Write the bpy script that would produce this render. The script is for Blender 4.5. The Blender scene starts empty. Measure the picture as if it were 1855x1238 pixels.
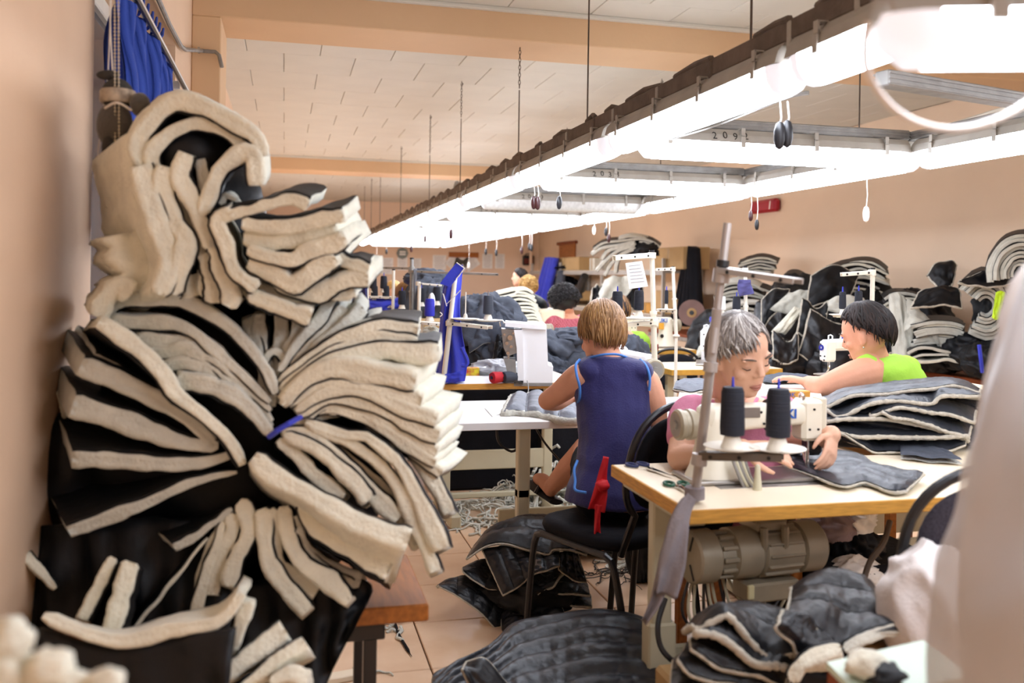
import bpy, bmesh, math, random
import numpy as np
from mathutils import Vector, Matrix, noise
rng = random.Random(7)
SC = bpy.context.scene
COL = SC.collection

# ------------------------------------------------------------------ camera, world, exposure
FPX, CX, CY, HC = 1650.0, 927.5, 501.0, 1.35
_th = math.atan(412.5 / 1650); _ro = 0.015
V_F = Vector((math.sin(_th), math.cos(_th), 0))
_r0 = Vector((math.cos(_th), -math.sin(_th), 0)); _u0 = Vector((0, 0, 1))
V_R = math.cos(_ro) * _r0 + math.sin(_ro) * _u0
V_U = math.cos(_ro) * _u0 - math.sin(_ro) * _r0
V_C = Vector((0, 0, HC))
cam_d = bpy.data.cameras.new('camera'); cam = bpy.data.objects.new('camera', cam_d); COL.objects.link(cam)
cam.matrix_world = Matrix(((V_R.x, V_U.x, -V_F.x, 0), (V_R.y, V_U.y, -V_F.y, 0), (V_R.z, V_U.z, -V_F.z, HC), (0, 0, 0, 1)))
cam_d.sensor_width = 36; cam_d.lens = FPX / 1855 * 36; cam_d.shift_y = -118 / 1855
cam_d.clip_start = 0.05; cam_d.clip_end = 100
cam_d.dof.use_dof = True; cam_d.dof.focus_distance = 4.0; cam_d.dof.aperture_fstop = 2.6
SC.camera = cam
W = bpy.data.worlds.new('world'); SC.world = W; W.use_nodes = True
W.node_tree.nodes['Background'].inputs[0].default_value = (0.10, 0.13, 0.2, 1)
W.node_tree.nodes['Background'].inputs[1].default_value = 0.6
vs = SC.view_settings; vs.view_transform = 'Standard'; vs.look = 'None'; vs.gamma = 1; vs.exposure = 0.12; vs.use_curve_mapping = False
LAMP = 21.0       # emission of the lit tubes

def ray(px, py): return V_F + V_R * ((px - CX) / FPX) + V_U * ((CY - py) / FPX)
def at(px, py, z): return V_C + ray(px, py) * z
def onX(px, py, X): d = ray(px, py); return V_C + d * (X / d.x)
def onY(px, py, Y): d = ray(px, py); return V_C + d * (Y / d.y)
def onZ(px, py, Z): d = ray(px, py); return V_C + d * ((Z - HC) / d.z)

# ------------------------------------------------------------------ materials
def lin(c):
    if isinstance(c, str): c = tuple(int(c[i:i + 2], 16) / 255 for i in (0, 2, 4))
    return tuple(x / 12.92 if x <= .04045 else ((x + .055) / 1.055) ** 2.4 for x in c)
MATS = {}
def mat(name, col, rough=.6, metal=0, var=.12, vscale=6, bump=0, bscale=60, spec=.4, col2=None, stretch=None, sheen=0, emit=None, estr=0, alpha=1, trans=0, coat=0):
    if name in MATS: return MATS[name]
    m = bpy.data.materials.new(name); MATS[name] = m; m.use_nodes = True
    nt = m.node_tree; b = nt.nodes['Principled BSDF']; L = nt.links
    b.inputs['Roughness'].default_value = rough; b.inputs['Metallic'].default_value = metal
    b.inputs['Specular IOR Level'].default_value = spec
    if sheen: b.inputs['Sheen Weight'].default_value = sheen
    if coat: b.inputs['Coat Weight'].default_value = coat
    if trans: b.inputs['Transmission Weight'].default_value = trans
    b.inputs['Alpha'].default_value = alpha
    c1 = lin(col); c2 = lin(col2) if col2 else tuple(x * (1 - var) for x in c1)
    tc = nt.nodes.new('ShaderNodeTexCoord'); mp = nt.nodes.new('ShaderNodeMapping')
    L.new(tc.outputs['Object'], mp.inputs['Vector'])
    if stretch: mp.inputs['Scale'].default_value = stretch
    n = nt.nodes.new('ShaderNodeTexNoise'); n.inputs['Scale'].default_value = vscale; n.inputs['Detail'].default_value = 5
    L.new(mp.outputs[0], n.inputs['Vector'])
    r = nt.nodes.new('ShaderNodeValToRGB'); r.color_ramp.elements[0].position = .35; r.color_ramp.elements[1].position = .65
    r.color_ramp.elements[0].color = (*c2, 1); r.color_ramp.elements[1].color = (*c1, 1)
    L.new(n.outputs['Fac'], r.inputs[0]); L.new(r.outputs[0], b.inputs['Base Color'])
    if bump:
        n2 = nt.nodes.new('ShaderNodeTexNoise'); n2.inputs['Scale'].default_value = bscale; n2.inputs['Detail'].default_value = 4
        L.new(mp.outputs[0], n2.inputs['Vector'])
        bp = nt.nodes.new('ShaderNodeBump'); bp.inputs['Strength'].default_value = bump; bp.inputs['Distance'].default_value = .01
        L.new(n2.outputs['Fac'], bp.inputs['Height']); L.new(bp.outputs[0], b.inputs['Normal'])
    if emit:
        b.inputs['Emission Color'].default_value = (*lin(emit), 1); b.inputs['Emission Strength'].default_value = estr
    return m
M_WALL = mat('peach_wall_paint', 'e6c5a6', .75, var=.06, vscale=2.2, bump=.12, bscale=45)
M_WALLF = mat('far_wall_paint', 'efd3b9', .8, var=.06, vscale=1.5, bump=.1, bscale=30)
M_WALLR = mat('right_wall_paint', 'e4cbb0', .8, var=.05, vscale=1.5, bump=.1, bscale=30)
M_BEAM = mat('beam_paint', 'dcb992', .75, var=.05, vscale=2, bump=.1, bscale=40)
M_CEIL = mat('ceiling_board', 'd8d5ca', .8, var=.05, vscale=3, bump=.1, bscale=25)
M_CEILB = mat('ceiling_joint', 'c2b29d', .9)
M_FLOOR = mat('floor_tile_glaze', 'e8c8a8', .33, var=.1, vscale=5, bump=.05, bscale=20, col2='dcb794')
M_GROUT = mat('floor_grout', '8d7157', .9)
M_FLEECE = mat('cream_batting', 'ede9d6', .95, var=.14, vscale=22, bump=.5, bscale=120, spec=.1, sheen=.3)
M_FLEECE2 = mat('grey_batting', 'd6d5c9', .95, var=.16, vscale=20, bump=.5, bscale=120, spec=.1, sheen=.3)
M_LINING = mat('black_lining', '0d0f14', .55, var=.3, vscale=8, bump=.3, bscale=25, spec=.35)
M_QUILT = mat('black_quilt_nylon', '15161b', .42, var=.25, vscale=12, bump=.35, bscale=38, spec=.5)
M_QUILTG = mat('slate_quilt_nylon', '2c3039', .42, var=.25, vscale=12, bump=.35, bscale=38, spec=.5)
M_EDGE = mat('raw_batting_edge', 'cfc8b8', .95, var=.2, vscale=60, bump=.6, bscale=200, spec=.1)
M_GREYC = mat('grey_workwear_cloth', '4b505b', .75, var=.25, vscale=7, bump=.3, bscale=50, spec=.25)
M_GREYL = mat('light_grey_cloth', '7d818a', .8, var=.2, vscale=7, bump=.3, bscale=50, spec=.2)
M_BLUE = mat('royal_blue_cloth', '3a44c4', .75, var=.2, vscale=6, bump=.2, bscale=80, spec=.25, sheen=.2)
M_BLUEC = mat('blue_curtain_cloth', '3a55b4', .8, var=.12, vscale=5, bump=.15, bscale=120, spec=.2)
M_NAVY = mat('navy_cloth', '2b2a63', .7, var=.15, vscale=8, bump=.2, bscale=160, spec=.3, sheen=.2)
M_PIPEB = mat('sky_blue_piping', '4a86d8', .6)
M_LIME = mat('lime_cloth', 'a5d64c', .8, var=.1, vscale=7, bump=.2, bscale=120, spec=.2)
M_PINK = mat('pink_jersey', 'd78aa6', .85, var=.1, vscale=9, bump=.2, bscale=160, spec=.15)
M_BLACKC = mat('black_cloth', '15151b', .85, var=.3, vscale=7, bump=.2, bscale=50, spec=.2)
M_RED = mat('red_cloth', 'd5202c', .6, var=.15, vscale=10)
M_SKIN = mat('skin', 'dfa283', .55, var=.10, vscale=9, bump=.08, bscale=140, spec=.35)
M_SKIN2 = mat('skin_pale', 'e3b296', .55, var=.10, vscale=9, bump=.08, bscale=140, spec=.35)
M_CREAM = mat('machine_enamel', 'e9e2cf', .35, var=.06, vscale=8, spec=.5)
M_WHITEM = mat('machine_white', 'eeeef0', .3, var=.03, vscale=8, spec=.5)
M_BEIGE = mat('stand_enamel', 'c9c3a8', .45, var=.1, vscale=6, spec=.45)
M_STANDW = mat('stand_white', 'e6dfd0', .45, var=.06, vscale=8, spec=.45)
M_STEEL = mat('steel', 'a9a49e', .35, metal=.9, var=.15, vscale=15)
M_CHROME = mat('chrome', 'd8d8d8', .15, metal=1, var=.05)
M_DSTEEL = mat('dark_steel', '4a4643', .45, metal=.6, var=.2, vscale=12)
M_MOTOR = mat('motor_grey_enamel', 'a79c86', .4, metal=.15, var=.2, vscale=9, spec=.5)
M_BLKM = mat('black_enamel', '17171a', .35, var=.2, spec=.5)
M_BLKP = mat('black_plastic', '1b1b1e', .4, var=.2, spec=.45)
M_TABLE = mat('table_laminate', 'f3e3c8', .4, var=.06, vscale=4, spec=.4)
M_TABLEW = mat('table_laminate_white', 'f0eeec', .35, var=.04, vscale=4, spec=.4)
M_WOODE = mat('table_edge_wood', 'd79d45', .5, var=.25, vscale=10, stretch=(2, 2, 20), spec=.4)
M_BENCH = mat('bench_wood', 'b06a2c', .4, var=.35, vscale=7, stretch=(8, 1, 8), spec=.4)
M_BROWN = mat('brown_board', '8a4422', .5, var=.25, vscale=8, spec=.3)
M_CARD = mat('cardboard', 'b99a6c', .85, var=.1, vscale=5)
M_PAPER = mat('paper', 'f4f2ee', .8, var=.03)
M_GALV = mat('galvanised', '9c9a96', .5, metal=.5, var=.2, vscale=20)
M_HOUSE = mat('lamp_housing', 'a8a298', .6, var=.15, vscale=8)
M_DUSTY = mat('dusty_trunking', '6e6157', .85, var=.3, vscale=14, bump=.3, bscale=60)
M_LENS = mat('lit_diffuser', 'ffffff', .4, emit='eaf1ff', estr=LAMP)
M_LENSD = mat('diffuser_end', 'e4e4e6', .25, var=.1, vscale=30, spec=.5, emit='f4f4ff', estr=.62)
M_LENSO = mat('unlit_diffuser', 'd5d5d2', .25, var=.15, vscale=40, spec=.5)
M_ROD = mat('hanger_steel', '5d5148', .6, metal=.4)
M_CORD = mat('white_cord', 'e9e1d8', .6)
M_THREADB = mat('black_thread', '20232e', .75, var=.3, vscale=3, stretch=(1, 1, 90), bump=.4, bscale=3)
M_THREADN = mat('blue_thread', '2b2fb0', .7, var=.3, vscale=3, stretch=(1, 1, 90))
M_THREADW = mat('white_thread', 'eeeeee', .7, var=.1)
M_THREADR = mat('red_thread', 'c01f2c', .7, var=.2)
M_CHAIRF = mat('charcoal_upholstery', '47434b', .95, var=.35, vscale=160, bump=.5, bscale=300, spec=.1)
M_SHELF = mat('shelf_steel', 'b7b2aa', .5, metal=.3, var=.1)

# ------------------------------------------------------------------ mesh helpers
class MB:
    def __init__(s): s.v = []; s.f = []; s.m = []
    def add(s, verts, faces, mi=0):
        o = len(s.v); s.v += [Vector(p) for p in verts]; s.f += [tuple(i + o for i in f) for f in faces]; s.m += [mi] * len(faces); return s
    def box(s, c, size, R=None, bev=0.0, mi=0):
        x, y, z = (d / 2 for d in size); b = min(bev, x * .9, y * .9, z * .9)
        R = R or Matrix.Identity(3); c = Vector(c)
        if b <= 0:
            vs_ = [(i, j, k) for i in (-x, x) for j in (-y, y) for k in (-z, z)]
            fs = [(0, 1, 3, 2), (4, 6, 7, 5), (0, 4, 5, 1), (2, 3, 7, 6), (0, 2, 6, 4), (1, 5, 7, 3)]
        else:
            vs_ = []; idx = {}
            for i in (-1, 1):
                for j in (-1, 1):
                    for k in (-1, 1):
                        for a in range(3):
                            p = [i * x, j * y, k * z]
                            for q in range(3):
                                if q != a: p[q] -= (i, j, k)[q] * b
                            idx[i, j, k, a] = len(vs_); vs_.append(tuple(p))
            fs = []
            for a in range(3):
                o1, o2 = [q for q in range(3) if q != a]
                for sg in (-1, 1):
                    q = []
                    for s1, s2 in ((-1, -1), (1, -1), (1, 1), (-1, 1)):
                        t = [0, 0, 0]; t[a] = sg; t[o1] = s1; t[o2] = s2; q.append(idx[(*t, a)])
                    fs.append(tuple(q))
                for s1 in (-1, 1):
                    for s2 in (-1, 1):
                        t = [0, 0, 0]; t[o1] = s1; t[o2] = s2
                        ta = list(t); ta[a] = -1; tb = list(t); tb[a] = 1
                        fs.append((idx[(*ta, o1)], idx[(*ta, o2)], idx[(*tb, o2)], idx[(*tb, o1)]))
            for i in (-1, 1):
                for j in (-1, 1):
                    for k in (-1, 1): fs.append((idx[i, j, k, 0], idx[i, j, k, 1], idx[i, j, k, 2]))
        s.add([c + R @ Vector(p) for p in vs_], fs, mi); return s
    def tube(s, pts, rad, n=8, cap=True, mi=0, closed=False):
        pts = [Vector(p) for p in pts]; N = len(pts)
        if not hasattr(rad, '__len__'): rad = [rad] * N
        vs_ = []; up = None
        for i, p in enumerate(pts):
            a = pts[(i - 1) % N] if closed or i > 0 else p; b = pts[(i + 1) % N] if closed or i < N - 1 else p
            t = (b - a)
            t = t.normalized() if t.length > 1e-9 else Vector((0, 0, 1))
            if up is None: up = Vector((0, 0, 1)) if abs(t.z) < .9 else Vector((1, 0, 0))
            sd = t.cross(up)
            if sd.length < 1e-6: sd = t.orthogonal()
            sd.normalize(); up = sd.cross(t).normalized()
            for k in range(n):
                an = 2 * math.pi * k / n; vs_.append(p + (sd * math.cos(an) + up * math.sin(an)) * rad[i])
        fs = []
        for i in range(N if closed else N - 1):
            for k in range(n):
                j = (i + 1) % N
                fs.append((i * n + k, i * n + (k + 1) % n, j * n + (k + 1) % n, j * n + k))
        if cap and not closed: fs += [tuple(range(n))[::-1], tuple((N - 1) * n + k for k in range(n))]
        return s.add(vs_, fs, mi)
    def cyl(s, a, b, r, r2=None, n=16, mi=0): return s.tube([a, b], [r, r if r2 is None else r2], n, True, mi)
    def lathe(s, prof, o=(0, 0, 0), axis=(0, 0, 1), n=20, mi=0):
        o = Vector(o); ax = Vector(axis).normalized(); sd = ax.orthogonal().normalized(); up = ax.cross(sd)
        vs_ = [o + ax * h + (sd * math.cos(2 * math.pi * k / n) + up * math.sin(2 * math.pi * k / n)) * max(r, 1e-5) for r, h in prof for k in range(n)]
        fs = [(i * n + k, i * n + (k + 1) % n, (i + 1) * n + (k + 1) % n, (i + 1) * n + k) for i in range(len(prof) - 1) for k in range(n)]
        fs += [tuple(range(n))[::-1], tuple((len(prof) - 1) * n + k for k in range(n))]
        return s.add(vs_, fs, mi)
    def ball(s, c, r, R=None, nu=12, nv=8, mi=0):
        if not hasattr(r, '__len__'): r = (r, r, r)
        R = R or Matrix.Identity(3); c = Vector(c); vs_ = []
        for j in range(1, nv):
            a = math.pi * j / nv
            for i in range(nu):
                b = 2 * math.pi * i / nu
                vs_.append(c + R @ Vector((r[0] * math.sin(a) * math.cos(b), r[1] * math.sin(a) * math.sin(b), r[2] * math.cos(a))))
        vs_ += [c + R @ Vector((0, 0, r[2])), c + R @ Vector((0, 0, -r[2]))]; T = len(vs_) - 2; B = T + 1
        fs = [(j * nu + i, (j + 1) * nu + i, (j + 1) * nu + (i + 1) % nu, j * nu + (i + 1) % nu) for j in range(nv - 2) for i in range(nu)]
        fs += [(T, i, (i + 1) % nu) for i in range(nu)] + [(B, (nv - 2) * nu + (i + 1) % nu, (nv - 2) * nu + i) for i in range(nu)]
        return s.add(vs_, fs, mi)
    def prism(s, poly, d, mi=0):
        """poly: list of 3D points (planar), d: extrude vector"""
        d = Vector(d); n = len(poly); vs_ = [Vector(p) for p in poly] + [Vector(p) + d for p in poly]
        fs = [tuple(range(n))[::-1], tuple(range(n, 2 * n))] + [(i, (i + 1) % n, n + (i + 1) % n, n + i) for i in range(n)]
        return s.add(vs_, fs, mi)
    def grid(s, fn, nu, nv, mi=0, closed_u=False):
        vs_ = [fn(i / nu, j / nv) for j in range(nv + 1) for i in range(nu + (0 if closed_u else 1))]
        w = nu + (0 if closed_u else 1)
        fs = [(j * w + i, j * w + (i + 1) % w, (j + 1) * w + (i + 1) % w, (j + 1) * w + i) for j in range(nv) for i in range(nu)]
        return s.add(vs_, fs, mi)
    def loft(s, secs, n=14, mi=0):
        """secs: (centre, half-width vector, half-depth vector)"""
        vs_ = []
        for c, a, b in secs:
            c, a, b = Vector(c), Vector(a), Vector(b)
            for k in range(n):
                t = 2 * math.pi * k / n; vs_.append(c + a * math.cos(t) + b * math.sin(t))
        N = len(secs)
        fs = [(i * n + k, i * n + (k + 1) % n, (i + 1) * n + (k + 1) % n, (i + 1) * n + k) for i in range(N - 1) for k in range(n)]
        fs += [tuple(range(n))[::-1], tuple((N - 1) * n + k for k in range(n))]
        return s.add(vs_, fs, mi)
    def mesh(s, name, mats, smooth=35, inv=None):
        me = bpy.data.meshes.new(name)
        vv = [inv @ p for p in s.v] if inv is not None else s.v
        me.from_pydata([tuple(p) for p in vv], [], s.f)
        for m in (mats if isinstance(mats, (list, tuple)) else [mats]): me.materials.append(m)
        me.polygons.foreach_set('material_index', s.m)
        bm = bmesh.new(); bm.from_mesh(me); bmesh.ops.recalc_face_normals(bm, faces=bm.faces); bm.to_mesh(me); bm.free()
        if smooth:
            me.polygons.foreach_set('use_smooth', [True] * len(me.polygons))
            if smooth < 179: me.set_sharp_from_angle(angle=math.radians(smooth))
        me.update(); return me
    def build(s, name, mats, parent=None, world=False, smooth=35, **tags):
        inv = parent.matrix_world.inverted() if (world and parent) else None
        o = bpy.data.objects.new(name, s.mesh(name, mats, smooth, inv)); COL.objects.link(o)
        if parent: o.parent = parent
        for k, v in tags.items(): o[k] = v
        return o
def thing(name, label, cat, loc=(0, 0, 0), R=None, group=None):
    o = bpy.data.objects.new(name, None); COL.objects.link(o); o.empty_display_size = .05
    M = (R.to_4x4() if R else Matrix.Identity(4)); M.translation = Vector(loc); o.matrix_world = M
    # keep the basis in step so that children built at once see the right matrix
    o.matrix_basis = M
    WM[o.name] = M.copy()
    o['label'] = label; o['category'] = cat
    if group: o['group'] = group
    return o
WM = {}
def tag(o, label, cat, group=None, kind=None):
    o['label'] = label; o['category'] = cat
    if group: o['group'] = group
    if kind: o['kind'] = kind
    return o
def part(mb, name, mats, parent, smooth=35, **t):
    """world-space mesh made a child of parent"""
    M = WM.get(parent.name)
    if M is None: M = Matrix.Identity(4)
    o = bpy.data.objects.new(name, mb.mesh(name, mats, smooth, M.inverted())); COL.objects.link(o); o.parent = parent
    WM[o.name] = M
    for k, v in t.items(): o[k] = v
    return o
def kids(o): return [c for c in o.children]
def dup(root, M, label=None, group=None):
    r = root.copy(); COL.objects.link(r); r.matrix_basis = M; WM[r.name] = M.copy()
    if label: r['label'] = label
    if group: r['group'] = group
    for ch in kids(root):
        c = ch.copy(); COL.objects.link(c); c.parent = r
        for g in kids(ch):
            d = g.copy(); COL.objects.link(d); d.parent = c
    return r
def struct(name, mb, m, **k):
    o = mb.build(name, m, **k); o['kind'] = 'structure'; return o
def rotz(a): return Matrix.Rotation(a, 3, 'Z')
def axes(x, y, z): return Matrix(((x[0], y[0], z[0]), (x[1], y[1], z[1]), (x[2], y[2], z[2])))
def TR(loc, R=None):
    M = (R.to_4x4() if R else Matrix.Identity(4)); M.translation = Vector(loc); return M
def spline(pts, n):
    """Catmull-Rom resample of a list of Vectors to n+1 points, even by chord length"""
    P = [Vector(p) for p in pts]
    if len(P) == 2: return [P[0].lerp(P[1], i / n) for i in range(n + 1)]
    Q = [2 * P[0] - P[1]] + P + [2 * P[-1] - P[-2]]; dense = []
    for i in range(1, len(Q) - 2):
        p0, p1, p2, p3 = Q[i - 1:i + 3]
        for k in range(12):
            t = k / 12
            dense.append(.5 * ((2 * p1) + (p2 - p0) * t + (2 * p0 - 5 * p1 + 4 * p2 - p3) * t * t + (3 * p1 - p0 - 3 * p2 + p3) * t ** 3))
    dense.append(P[-1]); L = [0]
    for a, b in zip(dense, dense[1:]): L.append(L[-1] + (b - a).length)
    out = []; j = 0
    for i in range(n + 1):
        d = L[-1] * i / n
        while j < len(L) - 2 and L[j + 1] < d: j += 1
        t = 0 if L[j + 1] == L[j] else (d - L[j]) / (L[j + 1] - L[j])
        out.append(dense[j].lerp(dense[j + 1], min(max(t, 0), 1)))
    return out
def nz(p, s=1.0): return noise.noise(Vector(p) * s)
TXT = {}
def text_mesh(body, size, depth=.0006, bold=0):
    cu = bpy.data.curves.new('lettering', 'FONT'); cu.body = body; cu.size = size; cu.extrude = depth; cu.align_x = 'CENTER'; cu.align_y = 'CENTER'; cu.offset = bold; cu.resolution_u = 3
    o = bpy.data.objects.new('lettering', cu); COL.objects.link(o)
    me = bpy.data.meshes.new_from_object(o.evaluated_get(bpy.context.evaluated_depsgraph_get()))
    bpy.data.objects.remove(o); bpy.data.curves.remove(cu); return me
def lettering(body, size, loc, right, up, m, parent, name='lettering', bold=0):
    """flat raised lettering; right/up are world directions in the sign's plane"""
    me = text_mesh(body, size, bold=bold); me.materials.clear(); me.materials.append(m)
    x = Vector(right).normalized(); y = Vector(up); y = (y - x * x.dot(y)).normalized(); z = x.cross(y)
    o = bpy.data.objects.new(name, me); COL.objects.link(o)
    M = axes(x, y, z).to_4x4(); M.translation = Vector(loc)
    if parent:
        o.parent = parent; P = WM.get(parent.name, Matrix.Identity(4)); o.matrix_basis = P.inverted() @ M
    else: o.matrix_basis = M
    return o
# ================================================================== SETTING
XL, XR, YF, YB, ZC = -0.53, 5.85, 20.8, -2.6, 3.0
fl = struct('floor', MB().box(((XL + XR) / 2, (YF + YB) / 2, -.06), (XR - XL + .6, YF - YB + .6, .10)), M_GROUT)
tm = MB().box((0, 0, -.005), (.404, .414, .012), bev=.003).mesh('tile', M_FLOOR, 0)
def tile_at(nm, me, loc, par, s=(1, 1, 1)):
    o = bpy.data.objects.new(nm, me); COL.objects.link(o); o.location = loc; o.scale = s; o.parent = par; return o
stuff_tiles = MB()
for i in range(-3, 14):
    for j in range(-14, 43):
        x = .508 + .41 * (i + .5); y = 3.09 + .42 * (j + .5)
        if i == -3:
            if 1.0 < y < 8: tile_at('tile', tm, (XL + .108, y, 0), fl, (.53, 1, 1))
            continue
        if x - .2 < XL - .05 or x + .2 > XR + .1 or y > YF: continue
        near = (1.8 < y < 8.5 and x < 3.4)
        if near: tile_at('tile', tm, (x, y, 0), fl)
        else: stuff_tiles.box((x, y, -.005), (.404, .414, .012), bev=.002)
o = stuff_tiles.build('tile_field', M_FLOOR, fl, smooth=0); o['kind'] = 'stuff'

ce = struct('ceiling', MB().box(((XL + XR) / 2, (YF + YB) / 2, ZC + .07), (XR - XL + .6, YF - YB + .6, .1)), M_CEILB)
cm = MB().box((0, 0, .01), (.529, .651, .02), bev=.003).mesh('ceiling_tile', M_CEIL, 0)
far_ct = MB()
k = -15; y = 7.061 - .65 * 15
while y < YF:
    odd = (k % 2)
    for i in range(-2, 13):
        x = -.028 + .533 * (i + .5) + (.2665 if odd else 0)
        if x < XL - .2 or x > XR + .2: continue
        if 1.9 < y < 13.2: tile_at('ceiling_tile', cm, (x, y + .325, ZC), ce)
        else: far_ct.box((x, y + .325, ZC + .01), (.529, .651, .02), bev=.002)
    y += .65; k += 1
o = far_ct.build('ceiling_tile_field', M_CEIL, ce, smooth=0); o['kind'] = 'stuff'

# left wall with the window opening (Y 2.78..4.75, Z .95..2.62), far, right and back walls
WY0, WY1, WZ0, WZ1, TH = 2.78, 4.70, .95, 2.45, .30
wl = MB()
for (y0, y1, z0, z1) in ((YB, WY0, 0, ZC), (WY1, YF, 0, ZC), (WY0, WY1, 0, WZ0), (WY0, WY1, WZ1, ZC)):
    wl.box((XL - TH / 2, (y0 + y1) / 2, (z0 + z1) / 2), (TH, y1 - y0, z1 - z0))
struct('wall_left', wl, M_WALL, smooth=0)
struct('wall_far', MB().box(((XL + XR) / 2, YF + .1, ZC / 2), (XR - XL + .6, .2, ZC)), M_WALLF)
struct('wall_right', MB().box((XR + .1, (YB + YF) / 2, ZC / 2), (.2, YF - YB, ZC)), M_WALLR)
struct('wall_back', MB().box(((XL + XR) / 2, YB - .1, ZC / 2), (XR - XL + .6, .2, ZC)), M_WALL)
for n, (y0, y1) in enumerate(((5.46, 5.95), (13.2, 13.75))):
    struct('trim_%d' % (n + 1), MB().box(((XL + XR) / 2, (y0 + y1) / 2, (2.81 + ZC) / 2), (XR - XL, y1 - y0, ZC - 2.81), bev=.006), M_BEAM)
    struct('trim_%d' % (n + 3), MB().box((XL + .08, (y0 + y1) / 2, 1.405), (.16, y1 - y0, 2.81), bev=.006), M_BEAM)
    struct('trim_%d' % (n + 5), MB().box(((XL + XR) / 2, y0 - .02, ZC - .012), (XR - XL, .04, .024), bev=.004), M_CEIL)
struct('baseboard_right', MB().box((XR - .01, (YB + YF) / 2, .05), (.02, YF - YB, .1)), M_BROWN)
# window
wn = struct('window_1', MB().box((XL - .2, (WY0 + WY1) / 2, WZ0 - .02), (.3, WY1 - WY0, .04), bev=.004), M_PAPER)
fr = MB()
for (y0, y1, z0, z1) in ((WY0, WY0 + .07, WZ0, WZ1), (WY1 - .07, WY1, WZ0, WZ1), (WY0, WY1, WZ0, WZ0 + .07), (WY0, WY1, WZ1 - .07, WZ1), (3.70, 3.78, WZ0, WZ1)):
    fr.box((XL - .22, (y0 + y1) / 2, (z0 + z1) / 2), (.06, y1 - y0, z1 - z0), bev=.006)
part(fr, 'window_frame', mat('window_frame_paint', 'e8e2d6', .5), wn)
M_GLASS = mat('night_glass', '8895a8', .05, trans=.9, spec=.5)
for (y0, y1) in ((WY0 + .07, 3.70), (3.78, WY1 - .07)):
    part(MB().box((XL - .22, (y0 + y1) / 2, (WZ0 + WZ1) / 2), (.008, y1 - y0, WZ1 - WZ0 - .14)), 'pane', M_GLASS, wn)

# ------------------------------------------------------------------ lamps
def dome(L, w, h, x0, x1, n=7, m=8):
    """half-ellipse lens hanging below z=h, from x0 to x1, tapered to round ends at +-L/2"""
    def fn(u, v):
        x = x0 + (x1 - x0) * u; e = L / 2 - abs(x); k = min(1, max(.12, math.sqrt(max(e, 0) / .05))) if e < .05 else 1
        a = math.pi * v
        return Vector((x, -w / 2 * math.cos(a) * (.55 + .45 * k), h - h * math.sin(a) ** .75 * k))
    return MB().grid(fn, n, m)
LW, LH, LL = .135, .085, 1.62
def make_lamp(label, lit=True):
    t = thing('ceiling_lamp', label, 'lamp')
    hb = MB()
    hb.prism([(-LL / 2 + .01, -.068, LH), (-LL / 2 + .01, .068, LH), (-LL / 2 + .01, .058, LH + .035), (-LL / 2 + .01, .036, LH + .062), (-LL / 2 + .01, -.036, LH + .062), (-LL / 2 + .01, -.058, LH + .035)], (LL - .02, 0, 0))
    hb.build('housing', M_HOUSE, t, smooth=20)
    E_ = LL / 2 - .075
    dome(LL, LW, LH, -E_, E_, 2, 8).build('diffuser', M_LENS if lit else M_LENSO, t)
    for s in (-1, 1): dome(LL, LW, LH, s * E_, s * LL / 2, 8, 8).build('diffuser_end', M_LENSD if lit else M_LENSO, t)
    for x in (-.66, -.24, .2, .64):
        c = MB()
        for s in (-1, 1): c.box((x, s * .069, LH + .004), (.026, .008, .05), bev=.002).box((x, s * .060, LH + .036), (.022, .02, .01), bev=.002)
        c.box((x, 0, LH + .0635), (.022, .136, .004)).box((x, .066, LH + .05), (.022, .006, .032)).box((x, -.066, LH + .05), (.022, .006, .032))
        c.build('clip', M_HOUSE, t, kind='stuff')
    return t
RX1, RX2, LZ = 1.435, 3.0, 1.895
lampA = make_lamp('lit tube lamp')
lampO = make_lamp('unlit tube lamp with a dull clear cover, third crosswise lamp between the two long rows', lit=False)
first = [True]
def put_lamp(a, b, label, group=None, src=None):
    a, b = Vector(a), Vector(b); d = b - a; L = d.length
    R = rotz(math.atan2(d.y, d.x)) @ Matrix.Diagonal((L / LL, 1, 1))
    M = TR((a + b) / 2, R)
    if src: src.matrix_basis = M; WM[src.name] = M; r = src
    elif first[0]: first[0] = False; r = lampA; r.matrix_basis = M; WM[r.name] = M
    else: r = dup(lampA, M)
    r['label'] = label
    if group: r['group'] = group
    return r
ORD = ['nearest', 'second', 'third', 'fourth', 'fifth', 'sixth', 'seventh', 'eighth', 'ninth', 'tenth', 'eleventh']
b1 = [.70, 2.35, 3.84, 5.50, 7.22, 8.93, 10.65, 12.36, 14.08, 15.8, 17.6]
for i, (a, b) in enumerate(zip(b1, b1[1:])):
    put_lamp((RX1, a + .015, LZ), (RX1, b - .015, LZ), '%s lit tube lamp along the left-hand long row with dusty top' % ORD[i], 'tube lamps of the dusty long row')
for i, (a, b) in enumerate(zip(b1[1:], b1[2:])):
    put_lamp((RX2, a + .015, LZ), (RX2, b - .015, LZ), '%s lit tube lamp along the long row by the right wall' % ORD[i], 'tube lamps of the row by the right wall')
put_lamp((RX2, 0.7, LZ), (RX2, 2.34, LZ), 'lit tube lamp at the front end of the row by the right wall', 'tube lamps of the row by the right wall')
cy = [3.87, 5.53, 7.30, 8.94, 10.65, 12.36, 14.08, 15.8, 17.4]
for i, y in enumerate(cy):
    put_lamp((RX1 + .11, y, LZ), (RX2 - .06, y, LZ), ('%s crosswise lit tube lamp under a grey rail between the two long rows' % ORD[i]) if i != 2 else lampO['label'], 'crosswise tube lamps', lampO if i == 2 else None)
na, nb = onZ(1580, 125, 1.60), onZ(1850, 123, 1.60); nb = na + (nb - na).normalized() * 1.3
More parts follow.
